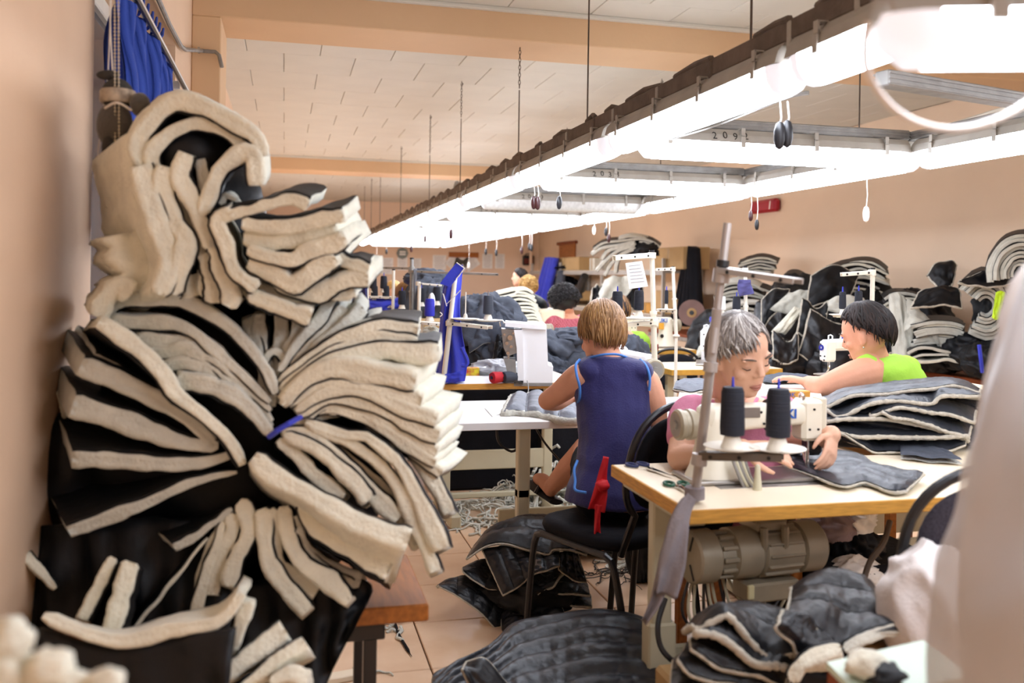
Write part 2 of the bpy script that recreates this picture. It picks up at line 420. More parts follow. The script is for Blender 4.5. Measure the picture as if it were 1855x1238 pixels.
nl = put_lamp(na, nb, 'large out-of-focus lit tube lamp close to the camera at the top right corner'); nl.matrix_basis = nl.matrix_basis @ Matrix.Diagonal((1, .8, .64, 1)); WM[nl.name] = nl.matrix_basis.copy()
# the unseen lamps added behind the camera come further below
M_NUM = mat('marker_ink', '3a3733', .8)
for y, t_ in ((3.87, '2092'), (5.53, '2033'), (7.30, '2030'), (8.94, '2034')):
    lp = [o for o in bpy.data.objects if o.get('category') == 'lamp' and abs(o.matrix_basis.translation.y - y) < .01 and abs(o.matrix_basis.translation.x - 2.245) < .1][0]
    for i, ch in enumerate(t_):
        lettering(ch, .05, (RX1 + .46 + i * .052, y - .062, LZ + LH + .026 + .004 * (i % 2)), (1, 0, 0), (0, .35, 1), M_NUM, None, 'lettering')
        q = bpy.data.objects[-1] if False else None
    # ink numbers are children of their lamp
for o in [o for o in bpy.data.objects if o.name.startswith('lettering') and o.parent is None]:
    y = min(cy, key=lambda c: abs(c - .06 - o.matrix_basis.translation.y))
    lp = [q for q in bpy.data.objects if q.get('category') == 'lamp' and abs(q.matrix_basis.translation.y - y) < .02 and abs(q.matrix_basis.translation.x - 2.245) < .1][0]
    M = o.matrix_basis.copy(); o.parent = lp; o.matrix_basis = lp.matrix_basis.inverted() @ M

def rail(a, b, w, h, label, m, nm='cable_trunking', lip=True):
    a, b = Vector(a), Vector(b); d = (b - a); L = d.length; R = rotz(math.atan2(d.y, d.x)); c = (a + b) / 2
    t = thing(nm, label, 'rail', c, R)
    mb = MB().box((0, 0, 0), (L, w, h), bev=.004)
    mb.build('channel', m, t)
    if lip:
        l = MB()
        for k in (-1, 0, 1): l.box((0, -w / 2 - .002, k * h * .3), (L, .006, h * .12)); l.box((0, w / 2 + .002, k * h * .3), (L, .006, h * .12))
        l.build('rib', m, t)
    return t
zt = LZ + LH + .062
t1 = rail((RX1, .7, zt + .03), (RX1, 17.6, zt + .03), .075, .06, 'dusty brown cable trunking on top of the left-hand long lamp row', M_DUSTY, lip=False)
for i in range(34):   # tape and cable bundles along the trunk
    y = 1.6 + i * .42 + rng.uniform(-.1, .1); L = rng.uniform(.1, .35)
    part(MB().tube([(RX1 - .03 + rng.uniform(-.01, .02), y, zt + .06), (RX1 - .02, y + L / 2, zt + .072 + rng.uniform(0, .012)), (RX1 - .03, y + L, zt + .06)], .012, 6), 'cable', M_DUSTY, t1)
    part(MB().box((RX1, y, zt + .01), (.086, .02, .09), bev=.004), 'strap', M_HOUSE if i % 3 else M_DUSTY, t1)
rail((RX2 + .012, .7, zt + .025), (RX2 + .012, 17.6, zt + .025), .07, .05, 'grey steel channel on top of the lamp row by the right wall', M_GALV)
for i, y in enumerate(cy):
    rail((RX1 + .05, y + .03, zt + .03), (RX2 - .028, y + .03, zt + .03), .06, .05, '%s galvanised cross rail carrying a crosswise tube lamp' % ORD[i], M_GALV, 'cross_rail')
p = onZ(1597, 142, 1.99); q = onZ(1855, 184, 1.99); q = p + (q - p) * 1.7
rail(p, q, .055, .05, 'bare galvanised cross rail without a lamp behind the out-of-focus lamp', M_GALV, 'cross_rail')
# flexible conduit and pipes over the right row
pp = thing('cable_conduit', 'pale plastic pipe with grey flexible conduit above the row by the right wall', 'conduit', (RX2 + .3, 4, 2.25))
part(MB().tube([onX(1330, 330, 3.5), onX(1560, 280, 3.5), onX(1860, 190, 3.5)], .026, 10), 'pipe', M_STANDW, pp)
part(MB().tube(spline([onX(1330, 322, 3.45), onX(1460, 288, 3.45), onX(1560, 262, 3.45), onX(1690, 240, 3.45), onX(1860, 196, 3.45)], 30), .014, 8), 'flexible_conduit', M_GALV, pp)
part(MB().tube(spline([onX(1560, 290, 3.1), onX(1625, 285, 3.1), onX(1655, 262, 3.1), onX(1720, 252, 3.1)], 20), .017, 8), 'flexible_conduit', M_GALV, pp)
cb = thing('cable_conduit', 'sagging grey cable running from the lamp row up to the ceiling beside the right row', 'conduit', onX(1480, 165, 2.0))
part(MB().tube(spline([onX(1215, 250, 1.5), onX(1300, 225, 1.9), onX(1420, 178, 1.95), onX(1465, 168, 2.0)], 24), .009, 6), 'cable', M_GALV, cb)
cb = thing('cable_conduit', 'grey hose curving from the ceiling down to the far end of the dusty lamp row', 'conduit', onX(830, 335, 1.5))
part(MB().tube(spline([onX(828, 332, 1.9), onX(820, 355, 1.8), onX(805, 375, 1.6), onX(788, 388, 1.5)], 20), .03, 8), 'cable', M_GALV, cb)
cb = thing('cable_conduit', 'ribbed grey conduit bending round the pilaster high on the left wall', 'conduit', onX(331, 86, -.5))
part(MB().tube([onX(283, -10, -.51), onX(307, 45, -.51), onX(328, 84, -.51), onX(336, 90, -.50), onY(365, 92, 5.44), onY(390, 94, 5.44), onY(397, 100, 5.42), onX(402, 122, -.36)], .011, 8), 'flexible_conduit', M_GALV, cb)
part(MB().box(onY(360, 91, 5.44), (.012, .03, .03)), 'clamp', M_STEEL, cb)

# wire loop below the near lamp
lc = tag(MB().tube(spline([at(1572, 40, 1.05), at(1567, 90, 1.05), at(1572, 130, 1.05), at(1600, 178, 1.05), at(1640, 212, 1.05), at(1690, 231, 1.05), at(1745, 233, 1.05), at(1800, 219, 1.05), at(1850, 193, 1.05), at(1890, 160, 1.05), at(1905, 110, 1.05)], 40), .0042, 8).build('cable_loop', M_CORD), 'white power cord hanging in a wide loop under the out-of-focus lamp', 'cord')

# hangers: hook, chain, rod
def hanger(x, y, label, chain=.32):
    t = thing('lamp_hanger', label, 'hanger', (x, y, zt + .05), None, 'steel hangers of the lamp rows')
    top = ZC; c = MB()
    n = int(chain / .024)
    for i in range(n):
        z = top - .03 - i * .024; a = (math.pi / 2) * (i % 2)
        pts = [(x + math.cos(a) * .007 * math.cos(k), y + math.sin(a) * .007 * math.cos(k), z + .016 * math.sin(k)) for k in [j * math.pi / 3 for j in range(6)]]
        c.tube(pts, .0022, 4, closed=True)
    part(c, 'chain', M_ROD, t)
    part(MB().cyl((x, y, top - .03 - n * .024), (x, y, zt + .03), .004, n=6), 'rod', M_ROD, t)
    part(MB().tube([(x, y, top + .005), (x, y, top - .012), (x + .012, y, top - .022), (x + .008, y, top - .034), (x - .004, y, top - .03)], .003, 5), 'hook', M_ROD, t)
    return t
for i, (y, ch) in enumerate(((2.64, .02), (4.26, .22), (5.62, .45), (7.6, .3), (9.3, .4), (11.7, .36), (14.3, .3), (15.8, .3), (17.2, .3))):
    hanger(RX1, y, '%s thin steel hanger above the dusty long lamp row' % ORD[i], ch)
for i, (y, ch) in enumerate(((4.32, .10), (7.0, .2), (9.6, .3), (12.6, .3))):
    hanger(RX2, y, '%s thin steel hanger above the lamp row by the right wall' % ORD[i], ch)

# pull switches on cords
M_PULLR = mat('pull_dark_red', '3a1a1c', .35, spec=.5)
def pull(px, py, X, top_py, label, m, s=1.0):
    p = onX(px, py, X); q = onX(px - 1, top_py, X); q.z = LZ + .03
    t = thing('pull_switch', label, 'switch', p, None, 'pull switches under the lamps')
    q = Vector((p.x, p.y, LZ + .02))
    part(MB().tube([q, p.lerp(q, .5) + Vector((.006, 0, 0)), p + Vector((0, 0, .02 * s))], .0022 * s, 5), 'pull_cord', M_CORD, t)
    part(MB().lathe([(.004, .034 * s), (.010 * s, .028 * s), (.0145 * s, .01 * s), (.0145 * s, -.012 * s), (.010 * s, -.03 * s), (.003, -.036 * s)], p, n=12), 'knob', m, t)
    return t
PW = mat('pull_white', 'f0ece6', .4)
for (px, py, X, lab, m, s) in (
    (1412, 245, 1.50, 'black oval pull switch, left one of the large pair below the dusty lamp row', M_BLKP, 1.25), (1426, 242, 1.53, 'black oval pull switch, right one of the large pair below the dusty lamp row', M_BLKP, 1.25),
    (967, 367, 1.5, 'dark red pull switch, left of the close pair at mid row', M_PULLR, 1.2), (974, 368, 1.52, 'dark red pull switch, right of the close pair at mid row', M_PULLR, 1.2), (1013, 367, 1.66, 'violet black pull switch hanging at the tip of the second crosswise lamp', M_BLKP, 1.2),
    (1360, 391, 2.95, 'dark pull switch hanging in front of the red box on the right wall', M_PULLR, 1), (1371, 407, 3.0, 'black pull switch hanging just below the red box on the right wall', M_BLKP, 1), (1569, 388, 3.0, 'white oval pull switch alone before the bare right wall', PW, 1.2),
    (817, 424, 1.48, 'purple pull switch under the crosswise lamps', M_PULLR, 1.4), (770, 433, 1.47, 'small purple pull switch near the far end of the dusty row', M_PULLR, 1.2), (745, 451, 1.46, 'dark red pull switch near the clock', M_PULLR, 1.2), (700, 456, 1.5, 'black pull switch at the far end beside white papers', M_BLKP, 1.2), (682, 471, 1.48, 'white pull switch at the farthest tip of the dusty row', PW, 1.2),
    (1076, 418, 3.0, 'white pull switch above the shelf pile', PW, 1.2), (1098, 420, 3.0, 'dark pull switch, upper of the pair above the shelf pile', M_BLKP, 1.2), (1103, 432, 3.0, 'dark red pull switch, lower of the pair above the shelf pile', M_PULLR, 1.2),
    (945, 454, 3.0, 'dark red pull switch left of the black radio', M_PULLR, 1.4), (959, 447, 3.0, 'dark pull switch left of a pair above the black radio', M_BLKP, 1.3), (963, 449, 3.0, 'dark pull switch right of a pair above the black radio', M_BLKP, 1.3), (899, 458, 2.9, 'black pull switch before the papers on the far wall', M_BLKP, 1.4), (880, 456, 2.9, 'black pull switch left of the two single papers', M_BLKP, 1.4), (849, 481, 3.0, 'white pull switch hanging low before the tilted papers', PW, 1.4)):
    pull(px, py, X, 0, lab, m, s)
# unseen lamps added behind the camera to brighten pile and left wall
for i, (a, b) in enumerate((((RX1, -1.0, LZ), (RX1, .68, LZ)), ((RX2, -1.0, LZ), (RX2, .68, LZ)), ((RX1 + .11, -.95, LZ), (RX2 - .06, -.95, LZ)))):
    put_lamp(a, b, '%s unseen lit tube lamp added behind the camera to brighten the pile' % ORD[i], 'lamps added behind the camera')
# ================================================================== THE PILE OF PADDED PANELS (left)
def slab(pts, z0, z1, tpx, ext, lining='u', label='', group=None, name='padded_cloth', nu=22, fade=.5, bat=None, lin_m=None, keepw=0.0, seed=0, wob=1.0, tip=True, square=True):
    """a padded cloth panel seen edge-on: pts = its front edge in the picture from tip to root, z = distance, ext = how its depth runs away"""
    bat = bat or M_FLEECE; lin_m = lin_m or M_LINING
    L = len(pts)
    P = spline([at(p[0], p[1], z0 + (z1 - z0) * i / (L - 1)) for i, p in enumerate(pts)], nu)
    ex, ey, dz = ext; sd = seed or rng.uniform(0, 50)
    c = V_C
    rings = []; lin_rows = []
    Es = []; Ts = []
    for i in range(nu + 1):
        s = i / nu; w = max(keepw, (1 - s) ** .8)
        d = P[i] - c; z = d.dot(V_F); px = CX + FPX * d.dot(V_R) / z; py = CY - FPX * d.dot(V_U) / z
        Es.append(at(px + ex * w, py + ey * w, z + dz) - P[i])
        Ts.append((P[min(i + 1, nu)] - P[max(i - 1, 0)]).normalized())
    mid = Ts[nu // 3].cross(Es[nu // 3]).normalized()
    want = {'u': V_U, 'd': -V_U, 'l': -V_R, 'r': V_R}[lining[0]] if lining else V_U
    sg = 1 if mid.dot(want) > 0 else -1
    cr = rng.uniform(-.3, .3)
    E_ST = (.05, .16, .36, .62, 1.0)
    for i in range(nu + 1):
        s = i / nu
        t = tpx * P[i].__sub__(c).dot(V_F) / FPX * (1 - (1 - fade) * s ** 1.4) * (1 + (.30 * nz((s * 5 + sd, sd, 0)) + .14 * nz((s * 13 + sd, sd, 3))) * wob)
        if tip and i == 0: t *= .86
        if i == nu: t *= .6
        E = Es[i]; el = E.length; e = E.normalized(); N = Ts[i].cross(e).normalized() * sg; h = t / 2
        ring = []
        def put(a, n):
            q = P[i] + e * a + N * n
            k = .006 * wob
            q += Vector((nz((q * 9) + Vector((sd, 0, 0))), nz((q * 9) + Vector((0, sd, 0))), nz((q * 9) + Vector((0, 0, sd))))) * k
            q += N * (.003 * wob * nz(q * 30)) + e * (.003 * wob * nz(q * 27 + Vector((5, 0, 0))))
            return q
        front = [put(h * (1 - math.cos(b)) , h * math.sin(b)) for b in (1.5, 1.0, .5, 0, -.5, -1.0, -1.5)] if not square else [put(h * (1 - a_ * (1 - (.16 * math.exp(-((n_ - cr) * 4) ** 2)))), h * n_) for a_, n_ in ((.35, 1.0), (.78, .93), (.96, .66), (1.0, .30), (1.0, -.05), (1.0, -.38), (.95, -.70), (.75, -.95), (.32, -1.0))]
        top = [put(max(h * 1.1, el * k), h) for k in E_ST]; bot = [put(max(h * 1.1, el * k), -h) for k in E_ST]
        rings.append(top[::-1] + front + bot)
        if lining: lin_rows.append([put(h * .12, h * .9), put(h * .3, h + .0022)] + [put(max(h * 1.1, el * k), h + .0028) for k in E_ST])
    n = len(rings[0]); mb = MB(); vs_ = [p for r in rings for p in r]
    fs = [(i * n + k, i * n + (k + 1) % n, (i + 1) * n + (k + 1) % n, (i + 1) * n + k) for i in range(nu) for k in range(n)]
    # end caps as quad strips across the thickness
    for base in (0, nu * n):
        k0, k1 = 0, n - 1
        while k1 - k0 > 1:
            fs.append((base + k0, base + k0 + 1, base + k1 - 1, base + k1)) if k1 - k0 > 2 else fs.append((base + k0, base + k0 + 1, base + k1))
            k0 += 1; k1 -= 1
    mb.add(vs_, fs)
    t = thing(name, label, 'padded cloth', P[0], None, group)
    part(mb, 'batting', bat, t, smooth=179)
    if lining:
        m = len(lin_rows[0]); lm = MB()
        lm.add([p for r in lin_rows for p in r], [(i * m + k, i * m + k + 1, (i + 1) * m + k + 1, (i + 1) * m + k) for i in range(nu) for k in range(m - 1)])
        part(lm, 'lining', lin_m, t, smooth=179)
    return t
c3 = lambda *q: [(.3554 * x, 560 + .3554 * y) for x, y in q]
c1 = lambda *q: [(.3877 * x, 150 + .3877 * y) for x, y in q]
c2 = lambda *q: [(400 + .323 * x, 300 + .323 * y) for x, y in q]
c4 = lambda *q: [(400 + .3554 * x, 660 + .3554 * y) for x, y in q]
c6 = lambda *q: [(380 + .273 * x, 900 + .273 * y) for x, y in q]
c5 = lambda *q: [(.3134 * x, 850 + .3134 * y) for x, y in q]
G1, G2, G3, G4 = 'left fan of the tied bundle', 'top fan of the tied bundle', 'right fan of the tied bundle', 'bottom fan of the tied bundle'
LF, TF, RF, BF = ('%s black lined padded cloth from the top, in the fan left of the tie', '%s thin padded cloth, counted from the left, fanned up from the blue tie', '%s cream padded cloth, counted from the top, of the fan right of the blue tie', '%s cream padded cloth, counted from the right, hanging below the blue tie')
ZB = 1.98
ORD2 = ORD + ['twelfth', 'thirteenth', 'fourteenth', 'fifteenth', 'sixteenth', 'seventeenth', 'eighteenth']
CNT = {}
def nth(key, text):
    CNT[key] = CNT.get(key, -1) + 1; return text % ORD2[CNT[key]]
bench = thing('bench', 'low wooden bench with dark square legs under the pile of panels', 'bench', onZ(716, 1100, .56))
bx1 = onZ(776, 1093, .56).x; by0 = onZ(716, 1100, .56).y
part(MB().box(((bx1 - .50) / 2, by0 + .20, .54), (bx1 + .50, .40, .042), bev=.004), 'board', M_BENCH, bench)
part(MB().box(((bx1 - .50) / 2, by0 + .05, .495), (bx1 + .3, .03, .05), bev=.003), 'apron', M_BLKM, bench)
for x in (onY(670, 1150, by0 + .06).x, -.40):
    for y in (by0 + .06, by0 + .34):
        part(MB().box((x, y, .26), (.032, .032, .52), bev=.002), 'leg', M_BLKM, bench)
# --- cores that the panels are wrapped round
core = MB()
def lump(c, r, seed, amp=.14, nu=40, nv=26, fr=3.2):
    m = MB().ball((0, 0, 0), 1, nu=nu, nv=nv); c = Vector(c)
    out = []
    for p in m.v:
        k = 1 + amp * (nz(p * fr * .6 + Vector((seed, 0, 0))) + .6 * (1 - 2 * abs(nz(p * fr + Vector((0, seed, 0))))))
        out.append(c + Vector((p.x * r[0], p.y * r[1], p.z * r[2])) * k)
    m.v = out; return m
tag(lump(at(430, 800, 2.32), (.36, .20, .36), 3).build('cloth_roll', M_LINING, smooth=179), 'rolled black lining at the heart of the big tied bundle', 'cloth roll')
tag(lump(at(365, 420, 2.42), (.17, .16, .22), 5).build('cloth_roll', M_LINING, smooth=179), 'rolled black lining inside the upper bundle', 'cloth roll')
tag(lump(at(505, 470, 2.42), (.17, .14, .10), 6).build('cloth_roll', M_LINING, smooth=179), 'rolled black lining behind the right folds of the upper bundle', 'cloth roll')
tag(lump(at(135, 850, 2.24), (.085, .12, .15), 17, amp=.08).build('cloth_roll', M_LINING, smooth=179), 'black lining bulging at the wall side of the left fan', 'cloth roll')
tag(MB().tube([at(487, 792, 1.93), at(503, 780, 1.915), at(522, 769, 1.92), at(545, 756, 1.96)], .006, 6).build('tie', M_BLUE), 'bright blue strip of cloth tying the big bundle at its middle', 'tie')
# --- left fan
slab(c3((500, 65), (700, 200), (840, 340), (900, 440), (1060, 560), (1180, 680), (1235, 790)), ZB - .05, ZB - .03, 34, (-22, 4, .32), 'd', 'long cream padded panel lying diagonally, topmost of the left fan', G1, fade=.7)
slab(c3((405, 290), (560, 350), (760, 430), (960, 560), (1100, 690)), ZB - .02, ZB, 40, (-30, -50, .36), 'u', nth('l', LF), G1, bat=M_FLEECE2)
slab(c3((470, 250), (620, 330), (800, 440), (900, 510)), ZB + .02, ZB + .02, 24, (-30, -50, .36), 'u', nth('l', LF), G1, bat=M_FLEECE2)
slab(c3((370, 500), (560, 550), (800, 640), (1000, 690), (1110, 695)), ZB - .02, ZB, 48, (-34, -62, .36), 'u', nth('l', LF), G1, bat=M_FLEECE2)
slab(c3((370, 770), (600, 780), (850, 790), (1050, 775), (1200, 735)), ZB - .02, ZB, 40, (-36, -88, .36), 'u', nth('l', LF), G1, bat=M_FLEECE2, fade=.3)
slab(c3((345, 1140), (500, 1085), (700, 1010), (850, 940), (1000, 880), (1205, 830)), ZB - .03, ZB, 30, (-50, -95, .36), 'u', 'cream edged black padded panel jutting furthest down in the left fan', G1, bat=M_FLEECE2, fade=.35)
slab(c3((885, 1215), (1000, 1150), (1100, 1085), (1185, 1020)), ZB - .02, ZB, 18, (-78, -60, .36), 'u', nth('l', LF), G1, bat=M_FLEECE2)
slab(c3((300, 420), (330, 560)), ZB + .2, ZB + .2, 14, (-10, -30, .2), 'u', nth('l', LF), G1)
# --- upper left arches
slab(c1((470, 1105), (560, 1025), (700, 1005), (850, 1020), (1000, 1090), (1130, 1190), (1238, 1330), (1290, 1450)), ZB + .08, ZB, 34, (-20, -18, .34), 'd', nth('t', TF), G2, fade=.6, bat=M_FLEECE2)
slab(c3((560, 60), (720, 65), (900, 85), (1060, 180), (1230, 330), (1370, 480)), ZB + .06, ZB, 28, (-20, -25, .34), 'd', nth('t', TF), G2, bat=M_FLEECE2)
slab(c3((700, 150), (830, 160), (950, 175), (1100, 260), (1240, 380), (1380, 520)), ZB + .05, ZB, 28, (-20, -25, .34), 'd', nth('t', TF), G2, bat=M_FLEECE2)
slab(c3((760, 215), (860, 220), (960, 205), (1100, 290), (1240, 420), (1380, 570)), ZB + .04, ZB, 26, (-20, -25, .34), 'd', nth('t', TF), G2, bat=M_FLEECE2)
slab(c3((850, 290), (960, 268), (1100, 330), (1240, 440), (1380, 600)), ZB + .03, ZB, 26, (-20, -25, .34), 'd', nth('t', TF), G2, bat=M_FLEECE2)
slab(c3((910, 370), (1010, 370), (1130, 410), (1260, 500), (1380, 640)), ZB, ZB - .02, 40, (-20, -25, .34), 'd', nth('t', TF), G2, bat=M_FLEECE2)
slab([(540, 690), (505, 640), (480, 650), (470, 720)], ZB + .06, ZB + .04, 16, (-10, -20, .3), 'l', nth('t', TF), G2, bat=M_FLEECE2)
# --- vertical fan over the tie
for pts in (((215, 840), (230, 980), (285, 1200), (300, 1330)), ((335, 830), (335, 1000), (310, 1200), (305, 1330)), ((450, 810), (420, 950), (350, 1120), (310, 1300)), ((620, 735), (560, 860), (430, 1000), (330, 1160)), ((700, 790), (600, 930), (460, 1060), (330, 1200)), ((800, 805), (700, 900), (540, 1030), (350, 1200)), ((150, 860), (180, 980), (255, 1200), (290, 1350)), ((890, 890), (760, 920), (560, 1040), (360, 1200))):
    slab(c2(*pts), ZB + .12, ZB + .02, 27, (4, -22, .3), 'r', nth('t', TF), G2, bat=M_FLEECE2)
# --- right fan
RR = [
 (c2((1105, 925), (960, 905), (830, 920), (640, 990), (480, 1090), (330, 1220)), .06, 28, 'u'),
 (c2((1100, 985), (900, 965), (760, 1000), (600, 1060), (440, 1170), (330, 1260)), .05, 25, 'u'),
 (c2((1225, 1055), (1100, 1060), (940, 1040), (800, 1050), (600, 1100), (420, 1220), (330, 1300)), .04, 38, 'u'),
 (c4((1140, 130), (960, 90), (820, 60), (700, 30), (560, 25), (420, 90), (320, 210)), -.01, 46, 'd'),
 (c4((1160, 205), (1000, 190), (880, 150), (740, 100), (620, 95), (480, 110), (350, 215)), .0, 34, 'd'),
 (c4((1215, 295), (1080, 285), (960, 240), (830, 180), (700, 130), (540, 140), (380, 240)), .0, 34, 'd'),
 (c4((1200, 385), (1090, 370), (980, 320), (860, 250), (720, 190), (560, 170), (400, 260)), .01, 32, 'd'),
 (c4((1185, 470), (1090, 440), (980, 390), (870, 320), (740, 250), (560, 200), (430, 270)), .02, 28, 'd'),
 (c4((1180, 540), (1080, 500), (960, 430), (840, 340), (700, 260), (540, 235), (430, 285)), .02, 26, 'd'),
 (c4((1200, 620), (1110, 560), (990, 470), (860, 370), (700, 270), (540, 250)), .03, 22, 'd'),
 (c4((1165, 760), (1090, 610), (960, 440), (800, 310), (620, 240), (430, 280), (330, 330)), .05, 28, 'u'),
 (c4((1130, 940), (1060, 780), (1000, 660), (900, 500), (860, 470), (740, 370), (640, 370), (430, 300)), -.02, 34, 'u'),
 (c4((1090, 1060), (1020, 880), (960, 720), (880, 590), (760, 470), (640, 390), (450, 320)), -.01, 30, 'u'),
 (c4((1000, 930), (930, 800), (800, 620), (640, 460), (460, 350), (330, 345)), .04, 26, 'u'),
 (c4((905, 790), (760, 640), (600, 470), (440, 360), (310, 350)), -.01, 36, 'u'),
 (c4((755, 700), (650, 570), (480, 430), (320, 360)), -.03, 34, 'u'),
 (c4((620, 690), (560, 640), (460, 560), (380, 470), (290, 390)), -.02, 34, 'd'),
]
idx = -1
for pts, dz, t, sd in RR:
    tip = pts[0]; right = tip[1] < 900; idx += 1
    if 3 <= idx <= 9: pts = [(pts[1][0] * .85 + tip[0] * .15, pts[1][1] * .85 + tip[1] * .15)] + pts[2:]
    slab(pts, ZB + dz, ZB + dz * .3, t, (42, -34, .28) if 3 <= idx <= 9 else (6, -22, .34) if right else (5, 6, .3), sd, RF % ORD2[idx], G3, fade=.55)
slab(c4((965, 890), (860, 865), (750, 825), (650, 780), (560, 715), (450, 650), (280, 565), (165, 480)), ZB - .10, ZB - .06, 42, (-25, 65, .16), 'u', 'broad cream padded panel crossing the right fan in front, its end folded down', G3, fade=.9)
slab(c4((860, 1050), (780, 1010), (700, 960), (520, 860), (450, 800), (420, 745), (440, 690)), ZB - .05, ZB, 40, (10, 20, .3), 'd', nth('b', BF), G4, fade=.7)
for pts, t, dz in ((c6((930, 700), (780, 560), (640, 460), (560, 340), (520, 220), (490, 60)), 34, -.04), (c6((930, 600), (800, 520), (690, 430), (620, 330), (570, 130)), 26, .02), (c6((640, 770), (500, 600), (400, 450), (370, 300), (365, 130), (350, 70)), 34, -.04), (c6((715, 620), (600, 560), (500, 500), (440, 440), (430, 200), (400, 80)), 30, .0),
                   (c6((110, 600), (170, 400), (250, 230), (230, 90), (190, 40)), 34, -.02), (c6((20, 650), (70, 420), (150, 200), (130, 110)), 26, .0), (c6((-60, 640), (-10, 420), (60, 250), (100, 120)), 26, .01)):
    slab(pts, ZB + dz, ZB, t, (8, 10, .3), 'r', nth('b', BF), G4, fade=.85)
slab(c5((1130, 870), (1200, 600), (1290, 290)), ZB - .02, ZB, 26, (-20, -10, .3), 'l', nth('b', BF), G4, fade=.5)
slab(c5((740, 965), (960, 700), (1200, 400)), ZB - .04, ZB, 9, (-40, -60, .35), 'l', 'thin edged black padded panel slanting down to the front lip of the pile', G4)
slab(c6((1000, 560), (900, 520), (760, 440), (640, 330), (600, 200)), ZB + .04, ZB, 30, (8, 10, .3), 'd', nth('b', BF), G4, bat=M_FLEECE2)
# --- upper bundle
U1, U2, U3 = 'left folds of the upper bundle', 'arches of the upper bundle', 'right folds of the upper bundle'
l1, l2, l3 = '%s cream padded fold, counted from the right, hanging in the upper bundle', '%s arched or upright padded cloth inside the crown of the pile', '%s padded cloth, counted from the top, folded out right of the upper bundle'
ZU = 1.98
slab(c1((1215, 345), (1190, 255), (1060, 170), (940, 108), (790, 100), (650, 250), (655, 380)), ZU, ZU, 34, (-6, -6, .34), 'd', 'outermost arched cream padded panel crowning the pile', U2, fade=1, keepw=1)
slab(c1((1190, 365), (1090, 240), (960, 195), (830, 225), (720, 320), (730, 420)), ZU + .02, ZU, 28, (-4, -8, .32), 'd', nth('u2', l2), U2, fade=1, keepw=1)
slab(c1((1195, 480), (1190, 365), (1140, 335), (1040, 400), (980, 510), (940, 620)), ZU - .01, ZU, 34, (10, -12, .3), 'd', nth('u2', l2), U2, fade=.8, keepw=1)
slab(c1((870, 335), (840, 430), (880, 520), (930, 640), (985, 770)), ZU - .01, ZU, 36, (10, -10, .28), 'r', nth('u2', l2), U2, fade=.7)
slab(c1((930, 360), (960, 480), (940, 560), (985, 690), (990, 790)), ZU + .03, ZU, 24, (10, -10, .28), 'r', nth('u2', l2), U2, fade=.7, bat=M_FLEECE2)
for pts, t, dz in ((((655, 385), (710, 570), (770, 740), (790, 860), (740, 985)), 42, -.02), (((790, 395), (765, 520), (810, 650), (870, 760), (800, 990)), 40, -.01), (((850, 520), (870, 600), (900, 700), (960, 800), (960, 1000)), 28, .03)):
    slab(c1(*pts), ZU + dz, ZU + dz, t, (-14, -10, .30), 'r', nth('u1', l1), U1, fade=1.0, keepw=.8)
slab(c1((640, 235), (645, 330), (672, 470), (720, 620), (770, 760), (775, 900), (750, 985)), ZU + .02, ZU + .02, 34, (-66, 50, .22), '', 'big cream padded sheet sweeping down the wall side of the upper bundle', U1, fade=1, keepw=1, wob=1.4)
slab(c1((590, 700), (620, 800), (640, 900), (620, 990)), ZU + .05, ZU + .05, 78, (-24, 6, .25), '', 'second cream sheet at the wall side of the upper bundle', U1, fade=1, keepw=1, wob=1.6)
slab(c1((460, 1090), (500, 1010), (560, 960), (620, 990)), ZU + .03, ZU + .03, 40, (-10, -10, .25), '', 'cream roll end between the two bundles at the wall', U1, fade=1, keepw=1)
tag(lump(at(345, 280, 2.10), (.10, .09, .095), 15, amp=.06).build('cloth_roll', M_LINING, smooth=179), 'black lining showing inside the arch at the crown of the pile', 'cloth roll')
for pts, t, dz in ((((1085, 600), (1010, 650), (1050, 760), (1090, 880), (1200, 965)), 30, -.02), (((1010, 770), (1040, 880), (1080, 990), (1060, 1040)), 40, .0), (((960, 790), (990, 900), (1000, 1030)), 36, .02), (((900, 900), (930, 1000)), 60, .05)):
    slab(c1(*pts), ZU + dz, ZU + dz, t, (16, -16, .28), 'l', nth('u1', l1), U1, fade=1.0, keepw=.8)
for pts, t, dz, e in ((((490, 220), (400, 190), (280, 215), (150, 250), (50, 270)), 22, -.02, (30, -20, .28)), (((690, 285), (600, 300), (480, 330), (300, 350), (110, 330)), 30, -.02, (26, -24, .28)),
                   (((640, 330), (560, 370), (470, 390), (300, 430), (120, 420)), 44, .0, (40, -24, .28)), (((700, 400), (600, 450), (480, 490), (380, 530), (150, 470)), 34, -.02, (30, -22, .28)),
                   (((640, 520), (560, 560), (410, 670), (280, 600), (150, 540)), 40, -.01, (60, -60, .28)), (((820, 590), (720, 560), (640, 520), (580, 480)), 28, .02, (10, -16, .22)), (((820, 640), (700, 640), (600, 690), (520, 720), (300, 660)), 36, .02, (30, -30, .25)),
                   (((740, 700), (640, 730), (560, 700)), 26, .05, (30, -30, .25)), (((505, 860), (420, 830), (300, 790), (150, 730)), 34, .0, (10, -30, .28)), (((490, 740), (360, 760), (200, 700), (120, 640)), 44, .04, (10, -30, .28))):
    slab(c2(*pts), ZU + dz, ZU + dz, t, e, 'd' if t > 33 else 'u', nth('u3', l3), U3, fade=.9, keepw=.5)
slab(c1((1030, 570), (1060, 530), (1110, 545)), ZU + .05, ZU + .05, 16, (10, -5, .1), '', 'small white corner of batting sticking out under the upper arch', U2)
